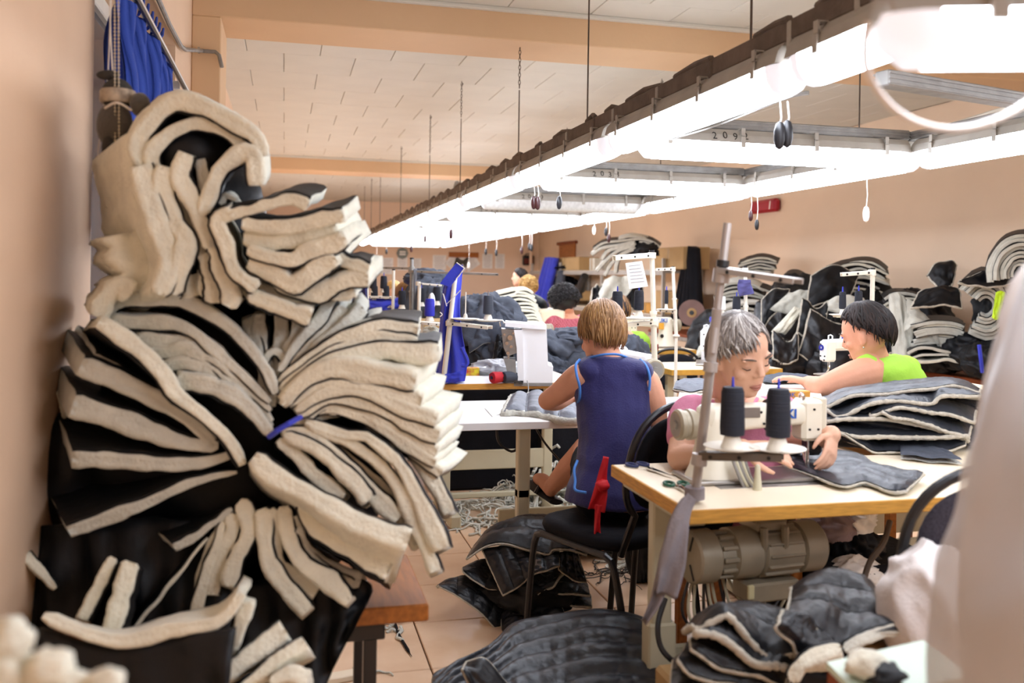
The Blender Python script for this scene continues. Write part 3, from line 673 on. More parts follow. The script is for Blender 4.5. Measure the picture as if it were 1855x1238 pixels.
# --- black cloth hanging over the bench and the pieces lying in front
def drape(pts_top, pts_bot, z0, z1, label, name='black_cloth', m=None, nu=30, nv=14, amp=.02, cat='cloth', thick=.012, folds=5, seed=1):
    A = spline([at(x, y, z0) for x, y in pts_top], nu); B = spline([at(x, y, z1) for x, y in pts_bot], nu)
    def fn(u, v):
        i = min(int(u * nu + .5), nu); p = A[i].lerp(B[i], v)
        return p + V_F * amp * (math.sin(u * folds * 6.28 + 2 * nz((u * 3, v * 2, seed))) * (.3 + .7 * v) + 1.2 * nz((u * 5, v * 4, seed * 3.1)))
    mb = MB().grid(fn, nu, nv); g = MB().grid(lambda u, v: fn(u, v) + V_F * thick, nu, nv)
    n = len(mb.v); mb.add(g.v, g.f)
    w = nu + 1; rim = [k for k in range(w)] + [r * w + nu for r in range(1, nv + 1)] + [nv * w + k for k in range(nu - 1, -1, -1)] + [r * w for r in range(nv - 1, 0, -1)]
    mb.f += [(rim[i], rim[(i + 1) % len(rim)], rim[(i + 1) % len(rim)] + n, rim[i] + n) for i in range(len(rim))]; mb.m += [0] * len(rim)
    return tag(mb.build(name, m or M_LINING, smooth=179), label, cat)
drape([(395, 1065), (500, 1050), (600, 1040), (672, 1060), (668, 1090)], [(380, 1300), (470, 1300), (560, 1290), (610, 1200), (655, 1115)], 2.07, 1.98, 'black lining cloth hanging down over the front of the bench')
drape([(48, 960), (130, 950), (230, 940), (330, 940), (400, 960)], [(50, 1290), (130, 1290), (240, 1290), (330, 1250), (430, 1200)], 2.06, 1.96, 'black lining cloth in shadow below the left fan', seed=4)
slab(c5((150, 500), (240, 590), (330, 690)), ZB - .02, ZB - .02, 20, (-30, -10, .2), 'u', 'shadowed padded panel corner at the wall low on the pile', None)
slab(c5((470, 870), (560, 690), (660, 525)), 1.8, 1.84, 25, (6, 10, .2), 'r', 'upright narrow fold of white batting, left one behind the front lip', None, fade=.8)
slab(c5((640, 930), (700, 740), (770, 550)), 1.78, 1.82, 40, (12, 10, .2), 'r', 'upright broad fold of white batting, right one behind the front lip', None, fade=.9)
slab(c5((1400, 720), (1330, 830), (1230, 900), (1000, 930), (780, 995), (600, 985), (420, 925), (250, 850)), 1.68, 1.62, 25, (10, -30, .2), '', 'cream batting lip of the black cloth in the lower left foreground', None, fade=.9)
drape([(70, 1140), (130, 1160), (200, 1176), (280, 1168), (350, 1150), (425, 1140)], [(80, 1420), (160, 1430), (240, 1430), (300, 1420), (360, 1400), (405, 1300)], 1.66, 1.60, 'black cloth with a cream lip hanging in the lower left foreground', amp=.008, seed=9)
slab(c5((1440, 770), (1390, 900), (1340, 1060), (1290, 1300)), 1.70, 1.70, 26, (0, -10, .15), 'l', 'cream batting edge running down beside the front black cloth', None)
slab(c6((500, 885), (400, 960), (300, 1030), (200, 1110), (60, 1240)), 1.72, 1.66, 46, (14, 20, .2), 'u', 'white batting strip sticking out over the hanging black cloth, upper of two', None)
slab(c6((625, 960), (520, 1040), (400, 1120), (300, 1200), (200, 1290)), 1.70, 1.64, 32, (14, 20, .2), 'u', 'white batting strip sticking out over the hanging black cloth, lower of two', None)
slab(c6((640, 1220), (520, 1180), (400, 1230)), 1.62, 1.6, 34, (10, 20, .2), '', 'white batting end at the bottom edge beside the hanging black cloth', None)
for k, (x, y, r) in enumerate(((12, 1160, .022), (88, 1216, .021), (190, 1242, .016), (4, 1225, .028), (125, 1250, .02))):
    tag(lump(at(x, y, .85), (r, r * .8, r * .9), 20 + k, amp=.25, nu=24, nv=16).build('batting_scrap', M_FLEECE, smooth=179), 'blurred white batting scrap in the bottom left corner, %s' % ('by the wall', 'in the middle', 'farthest right', 'lowest', 'right of the middle')[k], 'scrap', 'scraps in the bottom left corner')
tag(MB().box((-.33, 1.62, .25), (.36, .5, .5), bev=.02).build('crate', M_CARD), 'carton under the front black cloth beside the left wall', 'carton')
tag(MB().box((-.36, .72, .40), (.28, .34, .84), bev=.02).build('crate', M_CARD), 'carton under the batting scraps in the bottom left corner', 'carton')
# ================================================================== TABLES, MACHINES, STANDS, CHAIRS
def sewing_table(x0, x1, y0, y1, z, label, th=.038, top_m=None, edge_m=None, legs=True, leg_m=None, R=None, bar=True, name='sewing_table'):
    """axis-aligned in its own frame; the frame sits at the table's centre, turned by R"""
    cx, cy = (x0 + x1) / 2, (y0 + y1) / 2; hx, hy = (x1 - x0) / 2, (y1 - y0) / 2
    t = thing(name, label, 'table', (cx, cy, 0), R)
    lm = leg_m or M_BEIGE
    MB().box((0, 0, z - th / 2), (2 * hx - .006, 2 * hy - .006, th), bev=.003).build('tabletop', top_m or M_TABLE, t)
    e = MB(); w = .006
    for s in (-1, 1):
        e.box((0, s * (hy - w / 2 + .001), z - th / 2), (2 * hx, w, th - .002), bev=.002); e.box((s * (hx - w / 2 + .001), 0, z - th / 2), (w, 2 * hy, th - .002), bev=.002)
    e.build('edge_band', edge_m or M_WOODE, t)
    if legs:
        for s in (-1, 1):
            x = s * (hx - .10)
            l = MB().box((x, 0, .26), (.075, .05, .42), bev=.006).box((x, 0, .55), (.058, .038, .36), bev=.005)
            l.build('leg', lm, t)
            MB().box((x, 0, .035), (.06, 2 * hy - .04, .05), bev=.008).build('foot', lm, t)
            MB().box((x, 0, z - th - .015), (.05, 2 * hy - .08, .028), bev=.004).build('bracket', lm, t)
            for q in (-1, 1): MB().cyl((x, q * (hy - .06), -.0), (x, q * (hy - .06), .012), .02, n=10).build('leveller', M_BLKM, t)
        if bar:
            MB().box((0, .03, .30), (2 * hx - .2, .02, .10), bev=.004).build('cross_bar', lm, t)
    return t
def machine(loc, R, label, s=1.0, brand=None, m=None, back=False, wheel=True, group=None, zs=1.0, bx=.21):
    """lockstitch machine head: local x from handwheel to needle, operator on the -y side"""
    m = m or M_CREAM
    Rs = R @ Matrix.Diagonal((s, s, s * zs))
    t = thing('sewing_machine', label, 'sewing machine', loc, Rs, group)
    MB().box((.235, 0, .006), (.47, .178, .014), bev=.004).build('bed', M_STEEL if s > .9 else m, t)
    b = MB()
    b.loft([((.105, 0, z), (w, 0, 0), (0, d, 0)) for z, w, d in ((.01, .095, .075), (.05, .078, .062), (.12, .062, .050), (.20, .062, .046), (.245, .058, .043), (.258, .045, .032))], 24)
    b.build('pillar', m, t, smooth=60)
    a = MB(); sec = []
    for x, z, h, d in ((.06, .215, .030, .030), (.075, .213, .043, .042), (.16, .213, .046, .045), (.28, .218, .041, .043), (.38, .222, .038, .041), (.40, .222, .036, .038)):
        sec.append((x, z, h, d))
    n = 20; vs_ = []
    for x, z, h, d in sec:
        for k in range(n):
            an = 2 * math.pi * k / n; c_, s_ = math.cos(an), math.sin(an)
            vs_.append((x, d * math.copysign(abs(c_) ** .45, c_), z + h * math.copysign(abs(s_) ** .45, s_)))
    fs = [(i * n + k, i * n + (k + 1) % n, (i + 1) * n + (k + 1) % n, (i + 1) * n + k) for i in range(len(sec) - 1) for k in range(n)] + [tuple(range(n))[::-1], tuple(range((len(sec) - 1) * n, len(sec) * n))]
    a.add(vs_, fs); a.build('arm', m, t, smooth=60)
    h = MB().box((.425, 0, .20), (.075, .082, .145), bev=.012)
    h.build('head', m, t, smooth=30)
    MB().box((.468, 0, .205), (.014, .074, .15), bev=.006).build('face_plate', m, t)
    MB().cyl((.43, 0, .02), (.43, 0, .13), .0045, n=8).build('needle_bar', M_CHROME, t)
    MB().box((.43, -.012, .025), (.014, .035, .008), bev=.002).box((.43, .012, .06), (.008, .008, .07), bev=.002).build('presser_foot', M_CHROME, t, kind='stuff')
    if wheel:
        MB().lathe([(.02, -.03), (.046, -.03), (.053, -.024), (.053, -.012), (.048, -.008), (.048, .004), (.053, .008), (.053, .020), (.05, .03), (.03, .055)], (.005, 0, .19), (1, 0, 0), 28).build('handwheel', M_MOTOR, t)
        MB().lathe([(.0, -.036), (.014, -.036), (.016, -.03), (.040, -.0305), (.042, -.028)], (.005, 0, .19), (1, 0, 0), 20).build('wheel_hub', M_GALV, t)
    MB().cyl((.30, -.043, .225), (.30, -.062, .225), .013, .010, n=12).build('tension_disc', M_CHROME, t)
    MB().box((.20, -.047, .235), (.07, .004, .035), bev=.001).build('name_plate', M_STEEL, t)
    MB().cyl((.36, .01, .255), (.36, .01, .30), .004, n=8).cyl((.36, .01, .262), (.36, .01, .268), .012, n=10).build('thread_pin', M_CHROME, t)
    MB().tube([(.40, -.02, .262), (.40, -.02, .285), (.405, 0, .292), (.41, .02, .285), (.41, .02, .262)], .005, 7).build('thread_guide', M_CHROME, t)
    MB().tube([(.455, .03, .15), (.45, .046, .12), (.44, .05, .08), (.437, .03, .045)], .004, 6).build('lifter_lever', M_CHROME, t)
    for (x, z) in ((.14, .225), (.24, .235), (.33, .235), (.25, .195), (.10, .17), (.41, .17), (.44, .17), (.425, .24)):
        for sy in (-1, 1):
            y = sy * (.0445 if x < .38 else .041)
            MB().cyl((x, y, z), (x, y + sy * .0015, z), .0045, n=8).build('screw', M_BLKM, t)
    if brand:
        xr = R @ Vector((1, 0, 0))
        blue = mat('brand_blue', '2b5fb8', .4)
        L = WM[t.name]
        if back: lettering(brand, .036 * s, L @ Vector((.345, .0455, .226)), R @ Vector((-1, 0, 0)), (0, 0, 1), blue, t, bold=.0012)
        else: lettering(brand, .040 * s, L @ Vector((bx, -.0455, .226)), xr, (0, 0, 1), blue, t, bold=.0012)
    return t
def spool_cone(loc, label, m=None, h=.125, r=.028, up=(0, 0, 1), group=None):
    t = thing('thread_cone', label, 'thread cone', loc, None, group)
    u = Vector(up).normalized(); o = Vector(loc)
    part(MB().lathe([(r * .62, .03), (r * .98, .033), (r * 1.02, .05), (r * .93, .03 + h * .9), (r * .80, .03 + h), (r * .4, .031 + h)], o, u, 18), 'thread', m or M_THREADB, t)
    part(MB().lathe([(r * .95, 0), (r * .9, .004), (r * .55, .034), (r * .3, .036)], o, u, 14), 'cone_base', M_STANDW, t)
    part(MB().cyl(o + u * (.03 + h), o + u * (.055 + h), .004, .0025, 8), 'pin_tip', M_BLUE if m is None else M_STEEL, t)
    return t
def tray(o, r, parent, m=None):
    part(MB().lathe([(.006, -.006), (r * .6, -.004), (r, .004), (r, .006), (r * .6, -.001), (.006, .0)], o, n=24), 'cone_tray', m or M_STANDW, parent)
def channel(a, b, w, h, parent, m, nm='arm'):
    """pressed-steel arm: flat strip with two turned-down lips"""
    a, b = Vector(a), Vector(b); d = (b - a).normalized(); sd = d.cross(Vector((0, 0, 1))).normalized(); up = sd.cross(d)
    R = axes(d, sd, up); L = (b - a).length; c = (a + b) / 2
    mb = MB().box(c + up * h / 2, (L, w, .004), R, .001)
    for k in (-1, 1): mb.box(c + sd * k * (w / 2 - .002), (L, .004, h), R, .001)
    o = part(mb, nm, m, parent)
    for k in (.15, .5, .85):
        p = a.lerp(b, k) + sd * (w / 2 + .0005)
        part(MB().cyl(p - sd * .0025, p + sd * .001, .005, n=8), 'bolt', M_BLKM, parent)
        p = a.lerp(b, k) - sd * (w / 2 + .0005)
        part(MB().cyl(p + sd * .0025, p - sd * .001, .005, n=8), 'bolt', M_BLKM, parent)
    return o
def chair(loc, ang, label, pad=None, s=1.0, seat=True):
    """visitor chair facing local +y"""
    pad = pad or M_BLACKC
    t = thing('chair', label, 'chair', loc, rotz(ang) @ Matrix.Diagonal((s, s, s)))
    MB().grid(lambda u, v: Vector(((u - .5) * .45, (v - .5) * .44 + .02, .475 + .012 * math.sin(math.pi * u) * math.sin(math.pi * v))), 8, 8)
    sm = MB()
    secs = []
    for z, k in ((.43, .90), (.435, .97), (.455, 1), (.475, .97), (.482, .85), (.485, .4)):
        secs.append((z, k))
    n = 28; vs_ = []
    def sq(a, p=.5): return math.copysign(abs(a) ** p, a)
    for z, k in secs:
        for i in range(n):
            a = 2 * math.pi * i / n; vs_.append((.225 * k * sq(math.cos(a)), .02 + .22 * k * sq(math.sin(a)), z))
    sm.add(vs_, [(i * n + k, i * n + (k + 1) % n, (i + 1) * n + (k + 1) % n, (i + 1) * n + k) for i in range(len(secs) - 1) for k in range(n)] + [tuple(range(n))[::-1], tuple(range((len(secs) - 1) * n, len(secs) * n))])
    sm.build('seat', pad, t, smooth=60)
    lean = lambda z: -.215 - (z - .5) * .22
    bm_ = MB(); vs_ = []
    for d, k in ((.022, .80), (.016, .95), (0, 1), (-.016, .95), (-.022, .80)):
        for i in range(n):
            a = 2 * math.pi * i / n; z = .735 + .165 * k * sq(math.sin(a), .75); x = .195 * k * sq(math.cos(a), .75)
            vs_.append((x, lean(z) + d + .25 * x * x * -1 * -1 * .6, z))
    bm_.add(vs_, [(i * n + k, i * n + (k + 1) % n, (i + 1) * n + (k + 1) % n, (i + 1) * n + k) for i in range(4) for k in range(n)] + [tuple(range(n))[::-1], tuple(range(4 * n, 5 * n))])
    bm_.build('backrest', pad, t, smooth=60)
    pts = []
    for i in range(33):
        a = math.pi * 1.28 - (math.pi * 1.56) * i / 32
        z = .735 + .205 * sq(math.sin(a), .8); x = .228 * sq(math.cos(a), .8); pts.append((x, lean(z) - .006 + .15 * x * x, z))
    fr = MB(); fr.tube([(pts[0][0] , -.17, .42)] + pts + [(pts[-1][0], -.17, .42)], .0125, 10)
    fr.build('back_frame', M_BLKM, t)
    for q in (-1, 1):
        x = q * .215
        MB().tube(spline([(x, .26, .0), (x, .235, .25), (x, .21, .40), (x, .17, .425)], 14), .0125, 10).build('leg', M_BLKM, t)
        MB().tube(spline([(x, -.29, .0), (x, -.235, .25), (x, -.19, .40), (x, -.15, .425)], 14), .0125, 10).build('leg', M_BLKM, t)
        MB().tube([(x, .175, .425), (x, -.155, .425)], .0125, 10).build('seat_rail', M_BLKM, t)
    return t

# ---- front table with its machine, motor and stand
TX0, TY0, TY1 = .994, 2.106, 2.668
TX1 = 2.46
T1 = sewing_table(TX0, TX1, TY0, TY1, .77, 'front sewing table with pale top and yellow wooden edge, machine and motor', legs=False)
for nm, x in (('leg', 1.045), ('leg', 2.30)):
    yl = 2.40
    part(MB().box((x, yl, .20), (.085, .055, .36), bev=.006).box((x + .0, yl, .55), (.060, .040, .37), bev=.005), 'leg', M_BEIGE, T1)
    part(MB().box((x, yl, .035), (.07, .52, .05), bev=.01), 'foot', M_BEIGE, T1)
    part(MB().box((x, yl, .725), (.055, .46, .03), bev=.004), 'bracket', M_BEIGE, T1)
part(MB().box((1.67, 2.43, .25), (1.2, .02, .09), bev=.004), 'cross_bar', M_BEIGE, T1)
part(MB().box((1.43, 2.40, .7695), (.50, .20, .004), bev=.001), 'bed_cutout', M_STEEL, T1)
# clutch motor under the table
mx = onY(1262, 1000, 2.30); MZ = onY(1400, 1000, 2.34).z
t = thing('clutch_motor', 'grey finned clutch motor hanging under the front sewing table', 'motor', (mx.x, 2.36, MZ))
ax = Vector((1, .10, 0)).normalized(); o = Vector((mx.x - .005, 2.34, MZ))
part(MB().lathe([(.01, .0), (.068, .0), (.074, .006), (.074, .065), (.066, .072), (.05, .075)], o, ax, 32), 'belt_cover', M_MOTOR, t)
sd_ = ax.cross(Vector((0, 0, 1))).normalized()
for a in (1.2, 3.3, 5.2):
    d = sd_ * math.cos(a) + Vector((0, 0, 1)) * math.sin(a)
    part(MB().box(o - ax * .0005 + d * .043, (.045, .006, .004), axes(d, ax.cross(d), ax)), 'slot', M_BLKM, t)
part(MB().lathe([(.050, .072), (.055, .075), (.058, .12), (.072, .125), (.072, .20), (.066, .205), (.060, .215)], o, ax, 32), 'clutch_housing', M_MOTOR, t)
for k in range(12):
    a = k * math.pi / 6; d = sd_ * math.cos(a) + Vector((0, 0, 1)) * math.sin(a)
    part(MB().box(o + ax * .105 + d * .062, (.055, .012, .010), axes(ax, d.cross(ax), d), .002), 'fin', M_MOTOR, t)
part(MB().lathe([(.060, .213), (.068, .22), (.068, .34), (.060, .345)], o, ax, 32), 'stator_body', M_MOTOR, t)
for k in range(14):
    a = k * 2 * math.pi / 14; d = sd_ * math.cos(a) + Vector((0, 0, 1)) * math.sin(a)
    part(MB().box(o + ax * .28 + d * .070, (.115, .006, .012), axes(ax, d.cross(ax), d), .002), 'fin', M_MOTOR, t)
part(MB().lathe([(.060, .343), (.073, .35), (.073, .415), (.060, .428), (.02, .43)], o, ax, 32), 'end_bell', M_MOTOR, t)
part(MB().box(o + ax * .24 + Vector((0, -.0, .080)), (.10, .10, .03), axes(ax, -sd_, Vector((0, 0, 1))), .006), 'mounting_bracket', M_MOTOR, t)
for q in (.205, .275): part(MB().tube([o + ax * q - sd_ * -.05 * 0 + sd_ * .06 + Vector((0, 0, .08)), o + ax * q + sd_ * .062 + Vector((0, 0, .03)), o + ax * q + sd_ * .05 + Vector((0, 0, .012))], .011, 8), 'clamp_arm', M_MOTOR, t)
part(MB().box(o + ax * .25 + Vector((0, -.01, -.105)), (.17, .09, .055), axes(ax, -sd_, Vector((0, 0, 1))), .006), 'switch_box', M_MOTOR, t)
part(MB().box(o + ax * .17 + Vector((0, -.06, -.095)), (.02, .012, .04), axes(ax, -sd_, Vector((0, 0, 1))), .003), 'warning_plate', mat('pale_yellow_plate', 'dcd3a6', .5), t)
for k in range(9):
    x0 = o + ax * (.02 + .015 * k) + Vector((0, .03 + .01 * (k % 3), -.06)); 
    part(MB().tube(spline([x0, x0 + Vector((-.03 + .01 * k, -.02, -.10 - .012 * (k % 4))), x0 + Vector((.04 + .012 * k, -.02, -.17 - .02 * (k % 3))), x0 + Vector((.12 + .015 * k, .02, -.10))], 20), .0045, 6), 'cable', M_BEIGE if k % 3 else M_BLKP, t)
tag(MB().tube(spline([onY(1205, 1085, 2.33), onY(1192, 1130, 2.3), onY(1196, 1170, 2.28), onY(1215, 1195, 2.26), onY(1240, 1205, 2.3)], 24), .008, 8).build('power_cable', M_BLKP), 'black power cable bowed out beside the front table leg', 'cable')

MY = 2.42
ml = onY(1242, 850, MY); ml.z = .772
R_m = rotz(-.02)
mach1 = machine((ml.x - .01, MY, .772), R_m, 'cream lockstitch machine with black cones before it on the front table', .93, 'JUKI', back=False, zs=.90, bx=.325)
L1 = WM[mach1.name]
part(MB().lathe([(.047, .265), (.0485, .27), (.0485, .292), (.047, .297)], L1 @ Vector((0, 0, .216)) - Vector((0, 0, 0)), R_m @ Vector((1, 0, 0)), 24), 'black_tape_band', M_BLKP, mach1)
part(MB().box(L1 @ Vector((.455, .02, .12)), (.05, .05, .085), R_m, .01), 'black_guard', M_BLKP, mach1)
# slotted frame of the machine tilted open at its back, with the belts passing down
for k in range(5):
    a = L1 @ Vector((.12 + .012 * k, -.085, .10 - .006 * k)); part(MB().tube(spline([a, a + Vector((.012, -.02, -.05)), a + Vector((.03 + .006 * k, -.035, -.10))], 10), .0045, 6), 'belt', M_BEIGE if k % 2 else M_GALV, mach1)
# thread stand clamped at the near left corner
sb = onZ(1258, 908, .775); stp = at(1318, 405, 2.31)
t = thing('thread_stand', 'tall grey thread stand pole clamped to the front table corner', 'thread stand', sb)
M_POLE = mat('stand_pole_grey', 'b3aaa4', .4, metal=.35, var=.08)
sp = lambda y: at(1258 + (1318 - 1258) * (908 - y) / (908 - 405), y, 2.285)
part(MB().cyl(sb, sp(560), .0125, n=14), 'pole', M_POLE, t); part(MB().cyl(sp(640), stp, .0105, n=14), 'upper_pole', M_POLE, t)
part(MB().cyl(sp(484), sp(472), .016, n=14), 'collar', M_BLKP, t)
part(MB().lathe([(.012, -.018), (.021, -.018), (.021, .018), (.012, .018)], sp(500), (sp(400) - sp(500)), 16), 'clamp', M_POLE, t)
part(MB().lathe([(.012, -.012), (.018, -.012), (.018, .012), (.012, .012)], sp(665), (sp(400) - sp(500)), 16), 'joint_ring', M_POLE, t)
channel(sp(491), at(1446, 511, 2.12), .045, .012, t, M_POLE)
channel(sp(826) + Vector((.0, -.0, 0)), at(1418, 829, 2.20), .035, .018, t, mat('dark_arm', '6e675f', .5, metal=.4))
part(MB().lathe([(.012, -.014), (.020, -.014), (.020, .014), (.012, .014)], sp(833), (sp(400) - sp(500)), 16), 'clamp', M_POLE, t)
for px in (1325, 1409): tray(at(px, 812 if px < 1400 else 815, 2.24), .068, t)
g = 'black thread cones on the front stand'
spool_cone(at(1326, 812, 2.24), 'black thread cone on the front stand, nearer the pole', h=.12, r=.030)
spool_cone(at(1409, 815, 2.24), 'black thread cone on the front stand, farther from the pole', h=.12, r=.030)
pg = onZ(1372, 888, .77)
tag(MB().lathe([(.013, 0), (.012, .01), (.008, .05), (.0075, .065), (.004, .07)], pg, n=14).build('bobbin_peg', M_BEIGE), 'small beige peg standing upright on the front table', 'peg')
# grey rag tied round the pole foot
rg = thing('rag', 'grey cloth rag tied to the pole foot hanging down the table corner', 'rag', sb)
def ribbon(pts, w, m, parent, nm, n=26, wob=.004, th=.002):
    """hanging strip facing the camera; pts (px,py,z), w half widths px"""
    P = spline([at(*p) for p in pts], n); mb = MB()
    if not hasattr(w, '__len__'): w = [w, w]
    def fn(u, v):
        i = min(int(v * n + .5), n); k = v * (len(w) - 1); a = int(min(k, len(w) - 2)); ww = (w[a] + (w[a + 1] - w[a]) * (k - a)) * P[i].__sub__(V_C).dot(V_F) / FPX
        t_ = (P[min(i + 1, n)] - P[max(i - 1, 0)]).normalized(); sd = t_.cross(V_F).normalized()
        return P[i] + sd * ww * (u - .5) * 2 + V_F * (.012 * math.sin(u * 7 + v * 5) * v + wob * nz((u * 4, v * 6, P[0].x * 9)))
    a = MB().grid(fn, 8, n); b = MB().grid(lambda u, v: fn(u, v) + V_F * th, 8, n); k = len(a.v); a.add(b.v, b.f)
    W_ = 9; rim = list(range(W_)) + [r * W_ + 8 for r in range(1, n + 1)] + [n * W_ + q for q in range(7, -1, -1)] + [r * W_ for r in range(n - 1, 0, -1)]
    a.add([], [])
    a.f += [(rim[i], rim[(i + 1) % len(rim)], rim[(i + 1) % len(rim)] + k, rim[i] + k) for i in range(len(rim))]; a.m += [0] * len(rim)
    return part(a, nm, m, parent, smooth=179)
M_RAG = mat('grey_rag', '8d8588', .9, var=.12, vscale=10, bump=.2, bscale=120, spec=.1)
ribbon([(1252, 900, 2.26), (1235, 925, 2.24), (1215, 1000, 2.23), (1190, 1080, 2.22), (1165, 1128, 2.22)], [8, 16, 17, 12, 6], M_RAG, rg, 'tail')
ribbon([(1254, 900, 2.25), (1236, 935, 2.22), (1222, 1000, 2.20), (1206, 1080, 2.2)], [10, 18, 24, 20], M_RAG, rg, 'tail')
part(MB().lathe([(.014, -.018), (.026, -.014), (.026, .016), (.014, .02)], sb + Vector((0, 0, .02)), n=14), 'knot', M_RAG, rg)
# scissors, snips and a small tool on the table
def scissors(a, b, label, m, ln=1.0):
    a, b = Vector(a), Vector(b); d = (b - a).normalized(); s = d.cross(Vector((0, 0, 1))).normalized(); L = (b - a).length
    t = thing('scissors', label, 'scissors', a)
    for q in (-1, 1):
        part(MB().tube([a + d * L * .15 + s * q * .020 + (d * math.cos(k) * .024 + s * math.sin(k) * .014) for k in [i * math.pi / 6 for i in range(12)]], .0045, 6, closed=True), 'handle', m, t)
        part(MB().prism([a + d * L * .28 + s * q * .014, a + d * L * .45 + s * q * .004, b, a + d * L * .45 - s * q * .010], (0, 0, .003)), 'blade', M_CHROME, t)
    part(MB().cyl(a + d * L * .48 + Vector((0, 0, -.001)), a + d * L * .48 + Vector((0, 0, .006)), .005, n=8), 'pivot', M_STEEL, t)
scissors(onZ(1143, 838, .776), onZ(1225, 866, .776), 'scissors with dark blue handles at the left edge of the front table', mat('dark_blue_plastic', '2a3560', .4))
scissors(onZ(1222, 874, .776), onZ(1243, 893, .776), 'small green handled snips beside the pole foot', mat('green_plastic', '1f5a44', .4))

# ---- white table with the worker in the navy top
Z2 = .74
T2 = sewing_table(.70, 2.0, 3.70, 4.36, Z2, 'white topped sewing table with beige steel legs before the worker in navy', th=.034, top_m=M_TABLEW, edge_m=M_TABLEW, legs=False)
for x in (onY(951, 800, 3.80).x, 1.9):
    part(MB().box((x, 3.83, .22), (.055, .05, .42), bev=.006).box((x, 3.83, .55), (.055, .05, .32), bev=.005), 'leg', M_BEIGE, T2)
    part(MB().box((x, 3.95, .03), (.06, .5, .05), bev=.008), 'foot', M_BEIGE, T2)
part(MB().box((1.45, 4.2, .2), (.9, .02, .09), bev=.004), 'cross_bar', M_BEIGE, T2)
part(MB().tube(spline([onY(900, 765, 3.95), onY(903, 800, 3.95), onY(925, 818, 3.95), onY(940, 812, 3.95)], 16), .006, 6), 'cable', M_BLKP, T2)
part(MB().tube(spline([onY(965, 765, 3.9), onY(985, 800, 3.92), onY(1010, 830, 3.95), onY(1030, 850, 3.98)], 16), .005, 6), 'cable', M_BLKP, T2)
part(MB().tube(spline([onY(940, 770, 3.99), onY(936, 840, 3.99), onY(933, 905, 3.99)], 16), .003, 5), 'treadle_chain', M_STEEL, T2)
# machine of that worker (mostly behind them), seen from its handwheel end
machine(onZ(1190, 742, Z2) + Vector((.0, .05, 0)), rotz(math.pi / 2 + .05), 'white machine head at the right hand of the worker in navy', .95, None, M_WHITEM)
# foot pedal
pd = onZ(1075, 985, .05)
t = thing('foot_pedal', 'flat grey metal treadle pedal on the floor under the white table', 'pedal', pd)
part(MB().box((pd.x + .02, pd.y, .035), (.30, .24, .02), Matrix.Rotation(-.12, 3, 'X'), .006), 'plate', M_DSTEEL, t)
part(MB().box((pd.x + .02, pd.y, .05), (.26, .20, .006), Matrix.Rotation(-.12, 3, 'X'), .002), 'rubber_mat', mat('dark_green_rubber', '3c4038', .7), t)
part(MB().box((pd.x + .02, pd.y, .012), (.34, .05, .024), None, .004), 'base', M_DSTEEL, t)
# ---- table with the blue gown
Y3 = 4.80
T3 = sewing_table(.74, 1.62, Y3, Y3 + .6, .77, 'sewing table with pale top and yellow edge under the blue gown', th=.034, top_m=M_TABLEW, legs=False)
for x in (.90, 1.5):
    part(MB().box((x, Y3 + .30, .30), (.055, .05, .56), bev=.006).box((x, Y3 + .30, .65), (.045, .04, .16), bev=.005), 'leg', M_BEIGE, T3)
    part(MB().box((x, Y3 + .22, .04), (.06, .55, .07), bev=.008), 'foot', M_BEIGE, T3)
part(MB().box((1.2, Y3 + .29, .30), (.60, .02, .11), bev=.005), 'cross_bar', M_BEIGE, T3)
for x in (.93, .95): 
    for z in (.275, .33): part(MB().cyl((x - .0, Y3 + .281, z), (x, Y3 + .272, z), .009, n=8), 'bolt', M_STEEL, T3)
part(MB().box((1.2, Y3 + .29, .10), (.60, .03, .03), bev=.004), 'lower_bar', M_BEIGE, T3)
# ---- chairs
def px_floor(px, py, z): p = at(px, py, z); return Vector((p.x, p.y, 0))
ch1 = chair(px_floor(1122, 900, 3.28), .42, 'black chair with oval back and red rag under the worker in navy', s=1.0)
chair(px_floor(1292, 900, 3.45), .1, 'black oval backed chair empty behind the cream front machine', s=.97)
chair(px_floor(1800, 960, 2.05) + Vector((.06, .30, 0)), -.1, 'charcoal upholstered chair with black frame behind the plastic sheet', M_CHAIRF)
chair(px_floor(1234, 700, 6.75), 2.9, 'black oval backed chair behind the table bearing the single machine head', s=.86)
# red rag on the chair frame
rr = thing('red_rag', 'red cloth strip knotted on the black chair frame', 'rag', at(1085, 880, 3.14))
ribbon([(1098, 828, 3.12), (1092, 860, 3.12), (1088, 890, 3.12), (1080, 925, 3.12)], [5, 8, 13, 16], M_RED, rr, 'tail')
ribbon([(1084, 915, 3.10), (1082, 950, 3.10), (1082, 982, 3.10)], [6, 5, 7], M_RED, rr, 'tail')
part(lump(at(1092, 880, 3.11), (.022, .016, .018), 31, amp=.3, nu=14, nv=10), 'knot', M_RED, rr, smooth=179)
